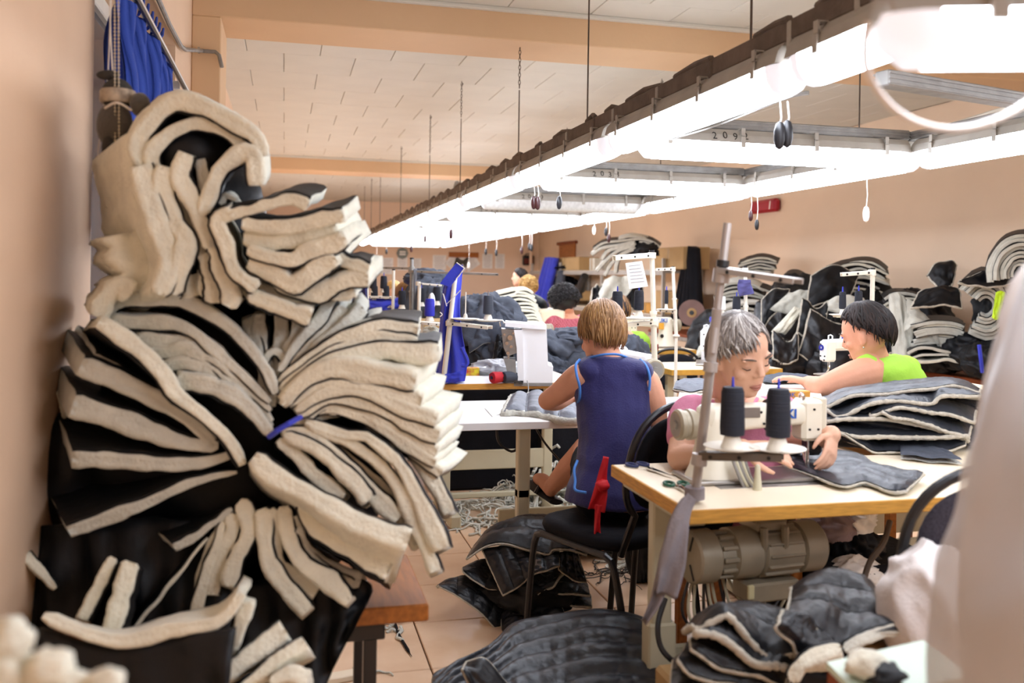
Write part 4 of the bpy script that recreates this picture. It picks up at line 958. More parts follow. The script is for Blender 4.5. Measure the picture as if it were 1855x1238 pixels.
# ================================================================== PEOPLE
TMP = bpy.data.scenes.new('workshop'); DEAD = []
def fuse(mb, voxel, smooth=6, name='body', wrinkle=0, wscale=9, wdir=None):
    """union of overlapping closed shapes as one continuous skin"""
    me = mb.mesh(name + '_src', [], 0); o = bpy.data.objects.new(name + '_src', me); TMP.collection.objects.link(o)
    r = o.modifiers.new('r', 'REMESH'); r.mode = 'VOXEL'; r.voxel_size = voxel; r.use_smooth_shade = True
    s = o.modifiers.new('s', 'SMOOTH'); s.factor = .5; s.iterations = smooth
    TMP.view_layers[0].update(); out = bpy.data.meshes.new_from_object(o.evaluated_get(TMP.view_layers[0].depsgraph)); out.name = name
    TMP.collection.objects.unlink(o); DEAD.extend((o, me))
    if wrinkle:
        N = len(out.vertices); co = np.empty(N * 3, 'f'); no = np.empty(N * 3, 'f')
        out.vertices.foreach_get('co', co); out.vertex_normals.foreach_get('vector', no); co = co.reshape(-1, 3); no = no.reshape(-1, 3)
        w_ = [1.45 - 2 * abs(nz((x * wscale, y * wscale, z * wscale * .55))) - .9 * abs(nz((x * wscale * 2.3 + 7, y * wscale * 2.3, z * wscale * 1.2))) - .6 for x, y, z in co.tolist()]
        co += no * (np.array(w_, 'f') * wrinkle)[:, None]; out.vertices.foreach_set('co', co.ravel()); out.update()
    out.polygons.foreach_set('use_smooth', [True] * len(out.polygons)); out.materials.clear()
    return out
def put_mesh(me, name, m, parent):
    M = WM[parent.name]; me.transform(M.inverted()); me.materials.append(m)
    o = bpy.data.objects.new(name, me); COL.objects.link(o); o.parent = parent; WM[o.name] = M; return o
def limb(mb, pts, rad, n=14, k=5):
    P = spline(pts, k * (len(pts) - 1)); N = len(P) - 1
    R_ = []
    for i in range(N + 1):
        u = i / N * (len(rad) - 1); a = int(min(u, len(rad) - 2)); R_.append(rad[a] + (rad[a + 1] - rad[a]) * (u - a))
    mb.tube(P, R_, n); mb.ball(P[0], R_[0], nu=n); mb.ball(P[-1], R_[-1], nu=n)
def head_frame(c, fwd, up, s=1.0):
    f = Vector(fwd).normalized(); u = Vector(up); u = (u - f * f.dot(u)).normalized(); x = f.cross(u)
    M = (axes(x, f, u) @ Matrix.Diagonal((s, s, s))).to_4x4(); M.translation = Vector(c); return M
def cdir(r, u, f): return V_R * r + V_U * u + V_F * f
def head_geo(mb, M):
    h = MB()
    h.loft([((0, yc, z), (w, 0, 0), (0, d, 0)) for z, w, yc, d in ((-.118, .018, .058, .016), (-.108, .036, .048, .034), (-.085, .052, .034, .056), (-.055, .062, .018, .076), (-.02, .068, .006, .090), (.02, .072, .0, .096), (.055, .072, -.006, .097), (.085, .063, -.009, .085), (.106, .042, -.011, .058), (.117, .014, -.012, .02))], 20)
    h.loft([((0, .088, .022), (.009, 0, 0), (0, .008, .004)), ((0, .100, -.002), (.010, 0, 0), (0, .010, .004)), ((0, .110, -.024), (.014, 0, 0), (0, .012, .006)), ((0, .099, -.034), (.014, 0, 0), (0, .010, .004))], 10)
    for s in (-1, 1):
        h.ball((s * .012, .100, -.028), (.008, .009, .007), nu=8, nv=6)
        h.ball((s * .034, .083, .026), (.024, .012, .008), nu=10, nv=6)            # brow
        h.ball((s * .034, .070, .006), (.016, .017, .013), nu=10, nv=8)            # lid over the eyeball
        h.ball((s * .042, .062, -.025), (.022, .022, .020), nu=10, nv=8)           # cheekbone
        h.ball((s * .072, -.006, -.012), (.008, .018, .030), Matrix.Rotation(s * .35, 3, 'Z'), 10, 8)
        h.ball((s * .070, .002, -.036), (.007, .009, .010), nu=8, nv=6)
    h.ball((0, .084, -.066), (.022, .014, .018), nu=10, nv=8)                       # mouth mound
    h.ball((0, .078, -.098), (.018, .014, .014), nu=10, nv=8)                       # chin
    h.v = [M @ p for p in h.v]; mb.v, o = mb.v + h.v, len(mb.v); mb.f += [tuple(i + o for i in f) for f in h.f]; mb.m += h.m
M_LIP = mat('lip', 'b87c6c', .5, var=.1); M_BROW = mat('brow_hair', '6a5a50', .8); M_LASH = mat('lash', '3a2a26', .8); M_EYE = mat('eye_white', 'e8e0d8', .3)
def face_bits(M, t, brow=None, closed=True):
    W_ = lambda *p: M @ Vector(p)
    l = MB().tube([W_(-.022, .090, -.066), W_(-.010, .0985, -.0625), W_(0, .100, -.064), W_(.010, .0985, -.0625), W_(.022, .090, -.066)], [.0015, .0042, .0045, .0042, .0015], 8)
    l.tube([W_(-.020, .089, -.0675), W_(-.009, .097, -.073), W_(0, .0985, -.0745), W_(.009, .097, -.073), W_(.020, .089, -.0675)], [.0015, .0045, .005, .0045, .0015], 8)
    part(l, 'mouth', M_LIP, t, smooth=179)
    for s in (-1, 1):
        part(MB().tube([W_(s * .016, .098, .027), W_(s * .030, .0985, .033), W_(s * .044, .090, .033), W_(s * .054, .078, .027)], [.002, .0036, .003, .001], 6), 'eyebrow', brow or M_BROW, t, smooth=179)
        part(MB().tube([W_(s * .018, .084, .000), W_(s * .028, .0892, -.005), W_(s * .038, .0885, -.005), W_(s * .050, .079, .001)], [.001, .0018, .0018, .001], 6), 'eyelash', M_LASH, t, smooth=179)
def hair_locks(M, t, cols, n=240, cut=None, r=.009, puff=1.07, part_tilt=.35, flick=.0, seed=1, wave=.05, twist=.0, tuck=0.0):
    """cut(phi) -> end angle from the crown (phi 0 = face, pi = nape)"""
    rg = random.Random(seed); ra, rb, rc = .079, .102, .118
    cut = cut or (lambda p: 1.15 + .95 * (1 - math.cos(p)) / 2)
    Rt = Matrix.Rotation(part_tilt, 3, 'X')
    def pt(th, ph, k):
        k -= tuck * max(0, th - 1.2)
        d = Rt @ Vector((math.sin(th) * math.sin(ph), math.sin(th) * math.cos(ph), math.cos(th)))
        return Vector((d.x * ra, d.y * rb - .008, d.z * rc)) * k
    mb = MB()
    # scalp cap
    nu, nv = 32, 10
    o = len(mb.v); mb.grid(lambda u, v: M @ pt(v * (cut(2 * math.pi * u) - .03) + .001, 2 * math.pi * u, puff - .025), nu, nv)
    for i in range(n):
        ph = 2 * math.pi * (i + rg.random()) / n; e = cut(ph) * rg.uniform(.82, 1.06); s0 = rg.choice((.02, .1, .25, .5, .75)) * e * rg.random()
        pts, rad = [], []
        dphi = rg.uniform(-.22, .22) + twist * rg.uniform(.5, 1); lay = rg.uniform(-.02, .035); fl = flick * rg.random()
        for k in range(8):
            u = k / 7; th = s0 + (e - s0) * u
            pts.append(M @ pt(th, ph + dphi * u + wave * math.sin(5 * u + i), puff + lay + fl * max(0, u - .6) * 2 + .01 * math.sin(3.1 * u)))
            rad.append(r * (1.0 if k < 5 else (.8, .5, .15)[k - 5]) * (.4 if k == 0 else 1) * M.to_scale().x)
        mb.tube(pts, rad, 5, mi=rg.randrange(len(cols)))
    return part(mb, 'hair', cols, t, smooth=179)
def hair_curls(M, t, cols, n=420, rr=(.092, .112, .118), curl=.014, seed=2, front=.9):
    rg = random.Random(seed); mb = MB()
    mb.ball((0, 0, 0), 1, nu=20, nv=14); mb.v = [M @ Vector((p.x * rr[0] * .93, p.y * rr[1] * .93 - .015, p.z * rr[2] * .93 + .012)) for p in mb.v]
    for i in range(n):
        z = 1 - 1.5 * (i + .5) / n; a = i * 2.39996; q = math.sqrt(max(0, 1 - z * z)); d = Vector((q * math.cos(a), q * math.sin(a), z))
        if d.y > .35 and d.z < .45: continue
        c = Vector((d.x * rr[0], d.y * rr[1] - .015, d.z * rr[2] + .012)); s1 = d.orthogonal().normalized(); s2 = d.cross(s1); ph = rg.random() * 6.3; rad = curl * rg.uniform(.7, 1.3)
        pts = [M @ (c + (s1 * math.cos(ph + k * .9) + s2 * math.sin(ph + k * .9)) * rad + d * (.003 * k - .006)) for k in range(8)]
        mb.tube(pts, [.0045 * M.to_scale().x] * 7 + [.001], 4, mi=rg.randrange(len(cols)))
    return part(mb, 'hair', cols, t, smooth=179)
def hand_geo(mb, wrist, d, nrm, s=1.0, curl=.5, thumb=1, spread=.12):
    """palm and five fingers; d = pointing direction, nrm = back of the hand, thumb = +1/-1 side"""
    d = Vector(d).normalized(); n = Vector(nrm); n = (n - d * d.dot(n)).normalized(); x = d.cross(n) * thumb; w = Vector(wrist)
    mb.loft([(w, x * .026 * s, n * .018 * s), (w + d * .03 * s, x * .034 * s, n * .016 * s), (w + d * .065 * s, x * .040 * s, n * .014 * s), (w + d * .088 * s, x * .040 * s, n * .012 * s)], 14)
    for k, (off, L) in enumerate(((.030, .072), (.010, .080), (-.010, .074), (-.029, .058))):
        b = w + d * (.082 * s) + x * off * s; a = 0; p = b.copy(); pts = [b - d * .02 * s, b]; dd = d + x * off * spread * 20 * .05
        for j, fr in enumerate((.45, .32, .23)):
            a += curl * (.7, .9, .6)[j] * (1 + .12 * k); q = (dd.normalized() * math.cos(a) - n * math.sin(a)); p = p + q * L * fr * s; pts.append(p.copy())
        mb.tube(pts, [.010 * s, .0098 * s, .0088 * s, .0080 * s, .0062 * s], 10)
        mb.ball(pts[-1], .0064 * s, nu=8, nv=6)
    b = w + d * .022 * s + x * .028 * s; t1 = b + (d * .6 + x * .75 - n * .15).normalized() * .036 * s; t2 = t1 + (d * .9 + x * .25 - n * .3 * (1 + curl)).normalized() * .030 * s; t3 = t2 + (d * .95 - x * .1 - n * .4 * (1 + curl)).normalized() * .024 * s
    mb.tube([w + d * .008 * s + x * .012 * s, b, t1, t2, t3], [.013 * s, .0135 * s, .0115 * s, .010 * s, .007 * s], 10); mb.ball(t3, .0072 * s, nu=8, nv=6)
def torso(mb, secs, n=20):
    """secs: (point, half width, half depth, right-dir, fwd-dir)"""
    mb.loft([(p, Vector(r).normalized() * w, Vector(f).normalized() * d) for p, w, d, r, f in secs], n)

H_BROWN = [mat('hair_brown', '9a7042', .45, var=.25, vscale=40, spec=.5), mat('hair_brown_light', 'ad8350', .4, var=.2, vscale=40, spec=.5), mat('hair_brown_dark', '80592f', .5, var=.25, vscale=40)]
H_GREY = [mat('hair_grey', '9a938e', .5, var=.2, vscale=40), mat('hair_grey_light', 'c6c0ba', .5, var=.15, vscale=40), mat('hair_grey_dark', '6a625e', .5, var=.25, vscale=40), mat('hair_grey_mid', '857b76', .5, var=.2, vscale=40)]
H_DARK = [mat('hair_dark', '1c1412', .6, var=.3, vscale=40), mat('hair_dark_warm', '2d1f1a', .6, var=.25, vscale=40)]
H_BLOND = [mat('hair_blond', 'c79a55', .5, var=.2, vscale=40), mat('hair_blond_light', 'e0bd7c', .5, var=.2, vscale=40), mat('hair_blond_dark', '9a7038', .5, var=.2, vscale=40)]
H_BLACK = [mat('hair_black', '1c191b', .5, var=.3, vscale=40), mat('hair_black_soft', '2b2729', .5, var=.3, vscale=40)]

def stool(p, label):
    st = thing('stool', 'plain wooden stool under the ' + ' '.join(label.split(' in ')[0].split()[:9]), 'stool', (p.x, p.y, 0)); z = p.z
    part(MB().box((p.x, p.y, z - .02), (.36, .34, .04), None, .01), 'seat', M_BENCH, st)
    for i in (-1, 1):
        for j in (-1, 1): part(MB().box((p.x + i * .14, p.y + j * .13, (z - .04) / 2), (.035, .035, z - .04), None, .003), 'leg', M_BENCH, st)
# ---- worker in the navy top, back to the camera
def person_navy():
    t = thing('person', 'worker with light brown bob in a sleeveless navy top, back turned, at the white table', 'person', at(1115, 905, 3.30))
    hc = at(1090, 606, 3.50)
    hf = cdir(-.25, -.55, .8); M = head_frame(hc, hf, V_U + V_F * .5, 1.0)
    b = MB(); head_geo(b, M)
    R_, F_ = V_R, V_F
    rr = cdir(1, -.03, -.12)
    neck = at(1103, 652, 3.42)
    limb(b, [at(1092, 628, 3.47), neck, at(1108, 680, 3.40)], [.052, .052, .062])
    tor = [(at(1108, 664, 3.41), .058, .045, rr, F_), (at(1110, 680, 3.40), .112, .058, rr, F_), (at(1112, 700, 3.40), .142, .09, rr, F_), (at(1113, 740, 3.38), .128, .105, rr, F_), (at(1113, 800, 3.34), .118, .10, rr, F_), (at(1113, 850, 3.31), .128, .105, rr, F_), (at(1112, 890, 3.30), .150, .115, rr, F_), (at(1112, 915, 3.30), .145, .11, rr, F_)]
    torso(b, tor)
    sl, el, wl_ = at(1050, 683, 3.40), at(992, 726, 3.52), at(1030, 722, 3.70)
    limb(b, [at(1066, 684, 3.40), sl, at(1016, 710, 3.46), el], [.055, .050, .043, .038])
    limb(b, [el, at(1008, 728, 3.60), wl_], [.038, .036, .026]); hand_geo(b, wl_, cdir(.9, .1, .45), V_U - V_F * .2, .9, .45, 1)
    sr, er, wr = at(1170, 690, 3.38), at(1192, 768, 3.36), at(1165, 745, 3.68)
    limb(b, [at(1155, 690, 3.38), sr, at(1186, 730, 3.36), er], [.052, .048, .042, .036])
    limb(b, [er, at(1180, 758, 3.52), wr], [.036, .036, .026]); hand_geo(b, wr, cdir(-.5, .1, .8), V_U, .9, .4, -1)
    kl, al = at(1062, 815, 3.78), at(998, 884, 3.92)
    limb(b, [at(1085, 895, 3.32), at(1072, 850, 3.55), kl], [.085, .075, .055]); limb(b, [kl, at(1038, 842, 3.84), al], [.056, .054, .033])
    limb(b, [al + V_U * -.01, at(985, 872, 3.98), at(975, 868, 4.06)], [.030, .032, .026])
    kr, ar = at(1120, 850, 3.80), at(1092, 960, 3.95)
    limb(b, [at(1140, 895, 3.32), at(1130, 868, 3.55), kr], [.085, .075, .055]); limb(b, [kr, at(1107, 908, 3.88), ar], [.055, .052, .034])
    limb(b, [ar, at(1090, 985, 4.02), at(1084, 984, 4.10)], [.034, .034, .026])
    put_mesh(fuse(b, .0055, 5), 'body', M_SKIN, t)
    g = MB(); gt = [(p, w + .012, d + .012, r, f) for p, w, d, r, f in tor[1:]]
    gt[0] = (at(1109, 664, 3.40), .134, .080, rr, F_); gt.insert(0, (at(1107, 652, 3.405), .110, .072, rr, F_)); gt.insert(0, (at(1104, 646, 3.41), .070, .064, rr, F_))
    gt[-2] = (at(1110, 885, 3.29), .165, .13, rr, F_); gt[-1] = (at(1108, 912, 3.28), .170, .13, rr, F_)
    torso(g, gt)
    g.ball(at(1068, 672, 3.40), (.060, .080, .05)); g.ball(at(1156, 674, 3.385), (.055, .078, .045))
    put_mesh(fuse(g, .007, 6, wrinkle=.005, wscale=7), 'sleeveless_top', M_NAVY, t)
    s = MB(); 
    limb(s, [at(1085, 895, 3.32), at(1076, 862, 3.50), at(1068, 838, 3.64)], [.098, .092, .078]); limb(s, [at(1140, 895, 3.32), at(1130, 868, 3.52), at(1126, 860, 3.64)], [.098, .09, .078])
    put_mesh(fuse(s, .008, 5, wrinkle=.004), 'shorts', M_BLACKC, t)
    dz = -.062
    part(MB().tube(spline([at(1066, 650, 3.40), at(1078, 646, 3.365), at(1092, 643, 3.342), at(1106, 642, 3.34), at(1122, 643, 3.345), at(1136, 648, 3.385)], 20), .0045, 8), 'neck_piping', M_PIPEB, t)
    part(MB().tube(spline([at(1050, 652, 3.40), at(1043, 662, 3.345), at(1045, 682, 3.315), at(1050, 700, 3.31), at(1050, 720, 3.33), at(1045, 734, 3.40)], 20), .005, 8), 'armhole_piping', M_PIPEB, t)
    part(MB().tube(spline([at(1160, 652, 3.38), at(1171, 664, 3.33), at(1177, 684, 3.31), at(1176, 708, 3.31)], 12), .005, 8), 'armhole_piping', M_PIPEB, t)
    part(MB().tube(spline([at(1046, 835, 3.25), at(1040, 852, 3.22), at(1042, 872, 3.20), at(1042, 888, 3.18), at(1062, 893, 3.16)], 20), .005, 8), 'hem_piping', M_PIPEB, t)
    def cut(p): return 1.25 + 1.05 * (1 - math.cos(p)) / 2
    hair_locks(M, t, H_BROWN, 420, cut, .0062, 1.12, part_tilt=.15, flick=.02, seed=3, wave=.10, tuck=.05)
    for a_, d_ in ((al, cdir(-.5, .2, .8)), (ar, cdir(-.1, -.2, .9))):
        q = a_ + d_ * .05 - V_U * .045
        part(MB().loft([(q - d_.normalized() * .09, V_R * .03, V_U * .012), (q, V_R * .038, V_U * .012), (q + d_.normalized() * .12, V_R * .04, V_U * .012)], 12), 'sandal', M_BLKP, t)
        part(MB().tube([q + V_R * .04, q + V_U * .05 + d_ * .02, q - V_R * .04], .012, 8), 'sandal_strap', M_BLKP, t)
    return t
person_navy()
# ---- woman in pink at the front machine
def person_pink():
    t = thing('person', 'woman with short grey hair in a pink top bending over the front sewing machine', 'person', at(1335, 900, 2.98))
    hc = at(1340, 640, 2.72)
    M = head_frame(hc, cdir(.40, -.38, -.84), cdir(-.08, 1, -.28), .98)
    b = MB(); head_geo(b, M)
    rr = cdir(-1, .02, .12); F_ = cdir(.05, -.1, -1)
    limb(b, [at(1325, 672, 2.78), at(1322, 705, 2.84), at(1325, 740, 2.90)], [.054, .052, .062])
    tor = [(at(1326, 712, 2.88), .062, .05, rr, F_), (at(1328, 728, 2.90), .135, .07, rr, F_), (at(1330, 755, 2.92), .155, .095, rr, F_), (at(1332, 800, 2.94), .145, .11, rr, F_), (at(1334, 860, 2.97), .14, .11, rr, F_), (at(1336, 930, 3.0), .17, .13, rr, F_)]
    torso(b, tor)
    s1, e1, w1 = at(1252, 752, 2.90), at(1232, 830, 2.76), at(1345, 812, 2.62)
    limb(b, [at(1272, 748, 2.9), s1, e1], [.052, .050, .040]); limb(b, [e1, at(1290, 825, 2.66), w1], [.040, .036, .027]); hand_geo(b, w1, cdir(1, -.05, -.25), cdir(0, .8, -.6), .95, .35, 1)
    s2, e2, w2 = at(1410, 748, 2.92), at(1432, 800, 2.90), at(1506, 788, 2.68)
    limb(b, [at(1392, 745, 2.9), s2, e2], [.052, .050, .040]); limb(b, [e2, at(1470, 796, 2.78), w2], [.040, .036, .028])
    hand_geo(b, w2 + V_R * .004, cdir(-.30, -.68, -.55), cdir(.65, .25, -.65), .80, .42, 1)
    for sgn in (-1, 1): limb(b, [at(1336 - sgn * 55, 930, 3.05), at(1334 - sgn * 55, 940, 2.88)], [.08, .07])
    put_mesh(fuse(b, .0045, 4), 'body', M_SKIN2, t)
    g = MB()
    torso(g, [(p, w + .013, d + .013, r, f) for p, w, d, r, f in ([(at(1328, 731, 2.895), .118, .062, rr, F_)] + tor[2:])])
    limb(g, [at(1275, 752, 2.9), s1, at(1240, 790, 2.83)], [.062, .064, .058]); limb(g, [at(1390, 750, 2.9), s2, at(1424, 785, 2.905)], [.062, .064, .058])
    put_mesh(fuse(g, .006, 5, wrinkle=.005, wscale=10), 'pink_top', M_PINK, t)
    nk = spline([at(1290, 726, 2.83), at(1305, 748, 2.795), at(1330, 758, 2.775), at(1355, 752, 2.785), at(1372, 722, 2.83)], 20)
    part(MB().tube(nk, .006, 8), 'neckline', M_PINK, t)
    part(MB().prism([at(1290, 727, 2.826), at(1303, 748, 2.79), at(1330, 758, 2.77), at(1357, 752, 2.78), at(1371, 723, 2.826), at(1345, 716, 2.83), at(1310, 716, 2.83)], V_F * .05), 'chest', M_SKIN2, t)
    for (x, y) in ((1294, 744), (1300, 756), (1368, 740), (1366, 752)):
        p = at(x, y, 2.786); part(MB().cyl(p, p - V_F * .005, .006, n=10), 'button', M_BLKP if x < 1350 else M_STEEL, t)
    face_bits(M, t); stool(at(1336, 940, 3.06), 'woman with grey hair')
    def cut(p): return (.74 if abs((p + math.pi) % (2 * math.pi) - math.pi) < .5 else 1.0) + .95 * (1 - math.cos(p)) / 2 + .06 * math.sin(3 * p)
    tr = MB()
    for sgn in (-1, 1): limb(tr, [at(1336 - sgn * 55, 930, 3.07), at(1334 - sgn * 55, 940, 2.88)], [.095, .085])
    part(tr, 'trousers', M_BLACKC, t, smooth=179)
    hair_locks(M, t, H_GREY, 900, cut, .0048, 1.06, part_tilt=.05, flick=.10, seed=5, wave=.12, twist=-.45)
    return t
person_pink()
# ---- woman in lime, right
def person_lime():
    t = thing('person', 'woman with short dark hair in a lime green top working behind the quilted stack', 'person', at(1600, 800, 3.8))
    hc = at(1570, 606, 3.72); M = head_frame(hc, cdir(-.70, -.34, .66), cdir(-.2, 1, .12), .97)
    b = MB(); head_geo(b, M)
    rr = cdir(.45, .05, .9); F_ = cdir(-.9, -.25, .4)
    limb(b, [at(1578, 632, 3.73), at(1586, 652, 3.74), at(1598, 676, 3.76)], [.056, .056, .07])
    tor = [(at(1592, 656, 3.75), .065, .055, rr, F_), (at(1602, 674, 3.77), .15, .075, rr, F_), (at(1612, 690, 3.79), .19, .12, rr, F_), (at(1622, 730, 3.82), .185, .14, rr, F_), (at(1630, 780, 3.85), .19, .15, rr, F_), (at(1630, 860, 3.88), .20, .16, rr, F_)]
    torso(b, tor)
    sl, el, hl = at(1552, 682, 3.62), at(1492, 702, 3.56), at(1466, 694, 3.66)
    limb(b, [at(1575, 676, 3.66), sl, at(1520, 692, 3.58), el], [.07, .066, .056, .045]); limb(b, [el, at(1480, 700, 3.6), hl], [.045, .040, .03]); hand_geo(b, hl, cdir(-.85, .2, .4), V_U, .95, .3, 1)
    limb(b, [at(1620, 672, 3.92), at(1590, 690, 4.05), at(1530, 690, 4.0)], [.06, .05, .035])
    put_mesh(fuse(b, .006, 5), 'body', M_SKIN, t)
    g = MB(); torso(g, [(p, w + .014, d + .014, r, f) for p, w, d, r, f in ([(at(1588, 648, 3.75), .075, .062, rr, F_), (at(1596, 658, 3.76), .15, .085, rr, F_), (at(1604, 670, 3.775), .182, .105, rr, F_)] + tor[2:])]); g.ball(at(1572, 672, 3.66), (.07, .07, .065)); g.ball(at(1640, 672, 3.88), .07)
    put_mesh(fuse(g, .008, 5, wrinkle=.007, wscale=8), 'lime_top', M_LIME, t)
    face_bits(M, t, H_DARK[0]); stool(at(1630, 860, 3.88), 'woman in the lime top')
    part(MB().ball(M @ Vector((-.078, .0, -.05)), .004, nu=8, nv=6), 'earring', M_CHROME, t)
    def cut(p): return .86 + 1.30 * ((1 - math.cos(p)) / 2) ** 1.6
    hair_locks(M, t, H_DARK, 420, cut, .0070, 1.14, part_tilt=.05, seed=8, wave=.16, tuck=.13)
    return t
person_lime()
# ---- smaller figures farther back
def simple_person(label, head_px, z, facing, hairf, top_m, skin, tor_px, drop=.55, width=.17, s=1.0, arms=True, extra=None, headup=None):
    """bust and trunk of a seated worker: head at head_px, trunk down to drop below the neck"""
    hx, hy = head_px
    t = thing('person', label, 'person', at(hx, hy + 60 * 3.6 / z, z))
    F_ = Vector(facing).normalized(); M = head_frame(at(hx, hy, z), F_, headup or (V_U + V_F * .15), s)
    b = MB(); head_geo(b, M); nb = at(tor_px[0], tor_px[1], z + .05)
    flat = Vector((F_.x, F_.y, 0)).normalized(); rr = flat.cross(Vector((0, 0, 1)))
    limb(b, [M @ Vector((0, -.02, -.06)), nb + V_U * .02, nb - V_U * .04], [.054, .054, .065])
    tor = [(nb - V_U * .01, .075, .06, rr, flat), (nb - V_U * .045, width * .9, .08, rr, flat), (nb - V_U * .12, width, .11, rr, flat), (nb - V_U * .28, width * .95, .125, rr, flat), (nb - V_U * drop, width * 1.05, .14, rr, flat)]
    torso(b, tor)
    for q in (-1, 1):
        sh = nb - V_U * .085 + rr * q * width * .98; el = sh - V_U * .24 + flat * .10 + rr * q * .05; wr = el + flat * .22 - rr * q * .10 + V_U * .03
        limb(b, [sh, el], [.052, .040]); limb(b, [el, wr], [.040, .028]); hand_geo(b, wr, flat * .9 - rr * q * .3 - V_U * .2, V_U, .9, .4, -q)
    put_mesh(fuse(b, .009, 4), 'body', skin, t)
    g = MB(); torso(g, [(p, w + .015, d + .015, r, f) for p, w, d, r, f in tor[1:]])
    for q in (-1, 1):
        sh = nb - V_U * .085 + rr * q * width * .98; el = sh - V_U * .24 + flat * .10 + rr * q * .05
        limb(g, [nb - V_U * .08 + rr * q * width * .6, sh, sh.lerp(el, .5)], [.06, .065, .06])
    put_mesh(fuse(g, .011, 4, wrinkle=.006, wscale=8), 'top', top_m, t)
    face_bits(M, t); hairf(M, t); stool(nb - V_U * drop, label); return t
M_GING = mat('red_check_cloth', 'b9616c', .8, var=.2, vscale=9, spec=.2)
nt = M_GING.node_tree; ck = nt.nodes.new('ShaderNodeTexChecker'); ck.inputs['Scale'].default_value = 90; ck.inputs[1].default_value = (*lin('c46f7a'), 1); ck.inputs[2].default_value = (*lin('a34a58'), 1)
tc_ = [n for n in nt.nodes if n.type == 'TEX_COORD'][0]; nt.links.new(tc_.outputs['Object'], ck.inputs['Vector']); nt.links.new(ck.outputs['Color'], nt.nodes['Principled BSDF'].inputs['Base Color'])
simple_person('woman with brown hair in a lime top, back turned, behind the black thread cones', (1121, 566), 7.2, cdir(-.1, -.35, .9), lambda M, t: hair_locks(M, t, H_BROWN[::2] + H_DARK[1:], 170, lambda p: 1.1 + .8 * (1 - math.cos(p)) / 2, .010, 1.12, seed=11), M_LIME, M_SKIN, (1120, 596), width=.19)
simple_person('woman with a mass of black curls in a red checked shirt bending over her work', (1019, 545), 8.0, cdir(-.6, -.5, .6), lambda M, t: hair_curls(M, t, H_BLACK, 520, (.125, .14, .13), .018), M_GING, M_SKIN, (1028, 568), width=.21)
simple_person('woman with curly blond hair seen from behind beyond the striped stack', (957, 520), 11.0, cdir(-.2, -.2, .95), lambda M, t: hair_curls(M, t, H_BLOND, 380, (.105, .12, .12), .022, 4), M_NAVY, M_SKIN, (958, 540), width=.19)
simple_person('woman with dark tied hair and black top in profile before the far wall', (941, 503), 13.0, cdir(-.95, -.05, .2), lambda M, t: (hair_locks(M, t, H_DARK, 150, lambda p: 1.1 + .95 * (1 - math.cos(p)) / 2, .011, 1.10, seed=13), part(lump(M @ Vector((0, -.13, .0)), (.04, .05, .045), 5, nu=16, nv=10), 'hair_bun', H_DARK[0], t, smooth=179)), M_BLACKC, M_SKIN2, (941, 522), drop=.9, width=.17)
simple_person('woman with pale blond hair at the far left machine, farther of two', (712, 534), 9.0, cdir(.3, -.5, -.8), lambda M, t: hair_locks(M, t, H_BLOND[:2], 170, lambda p: .95 + 1.1 * (1 - math.cos(p)) / 2, .011, 1.12, seed=14), M_GREYL, M_SKIN2, (708, 556), width=.16)
simple_person('woman with light brown hair looking down at the far left machine, nearer of two', (735, 540), 7.6, cdir(.35, -.55, -.75), lambda M, t: hair_locks(M, t, H_BROWN[:2], 200, lambda p: .95 + 1.3 * (1 - math.cos(p)) / 2, .011, 1.13, seed=15), M_NAVY, M_SKIN2, (728, 566), width=.17)
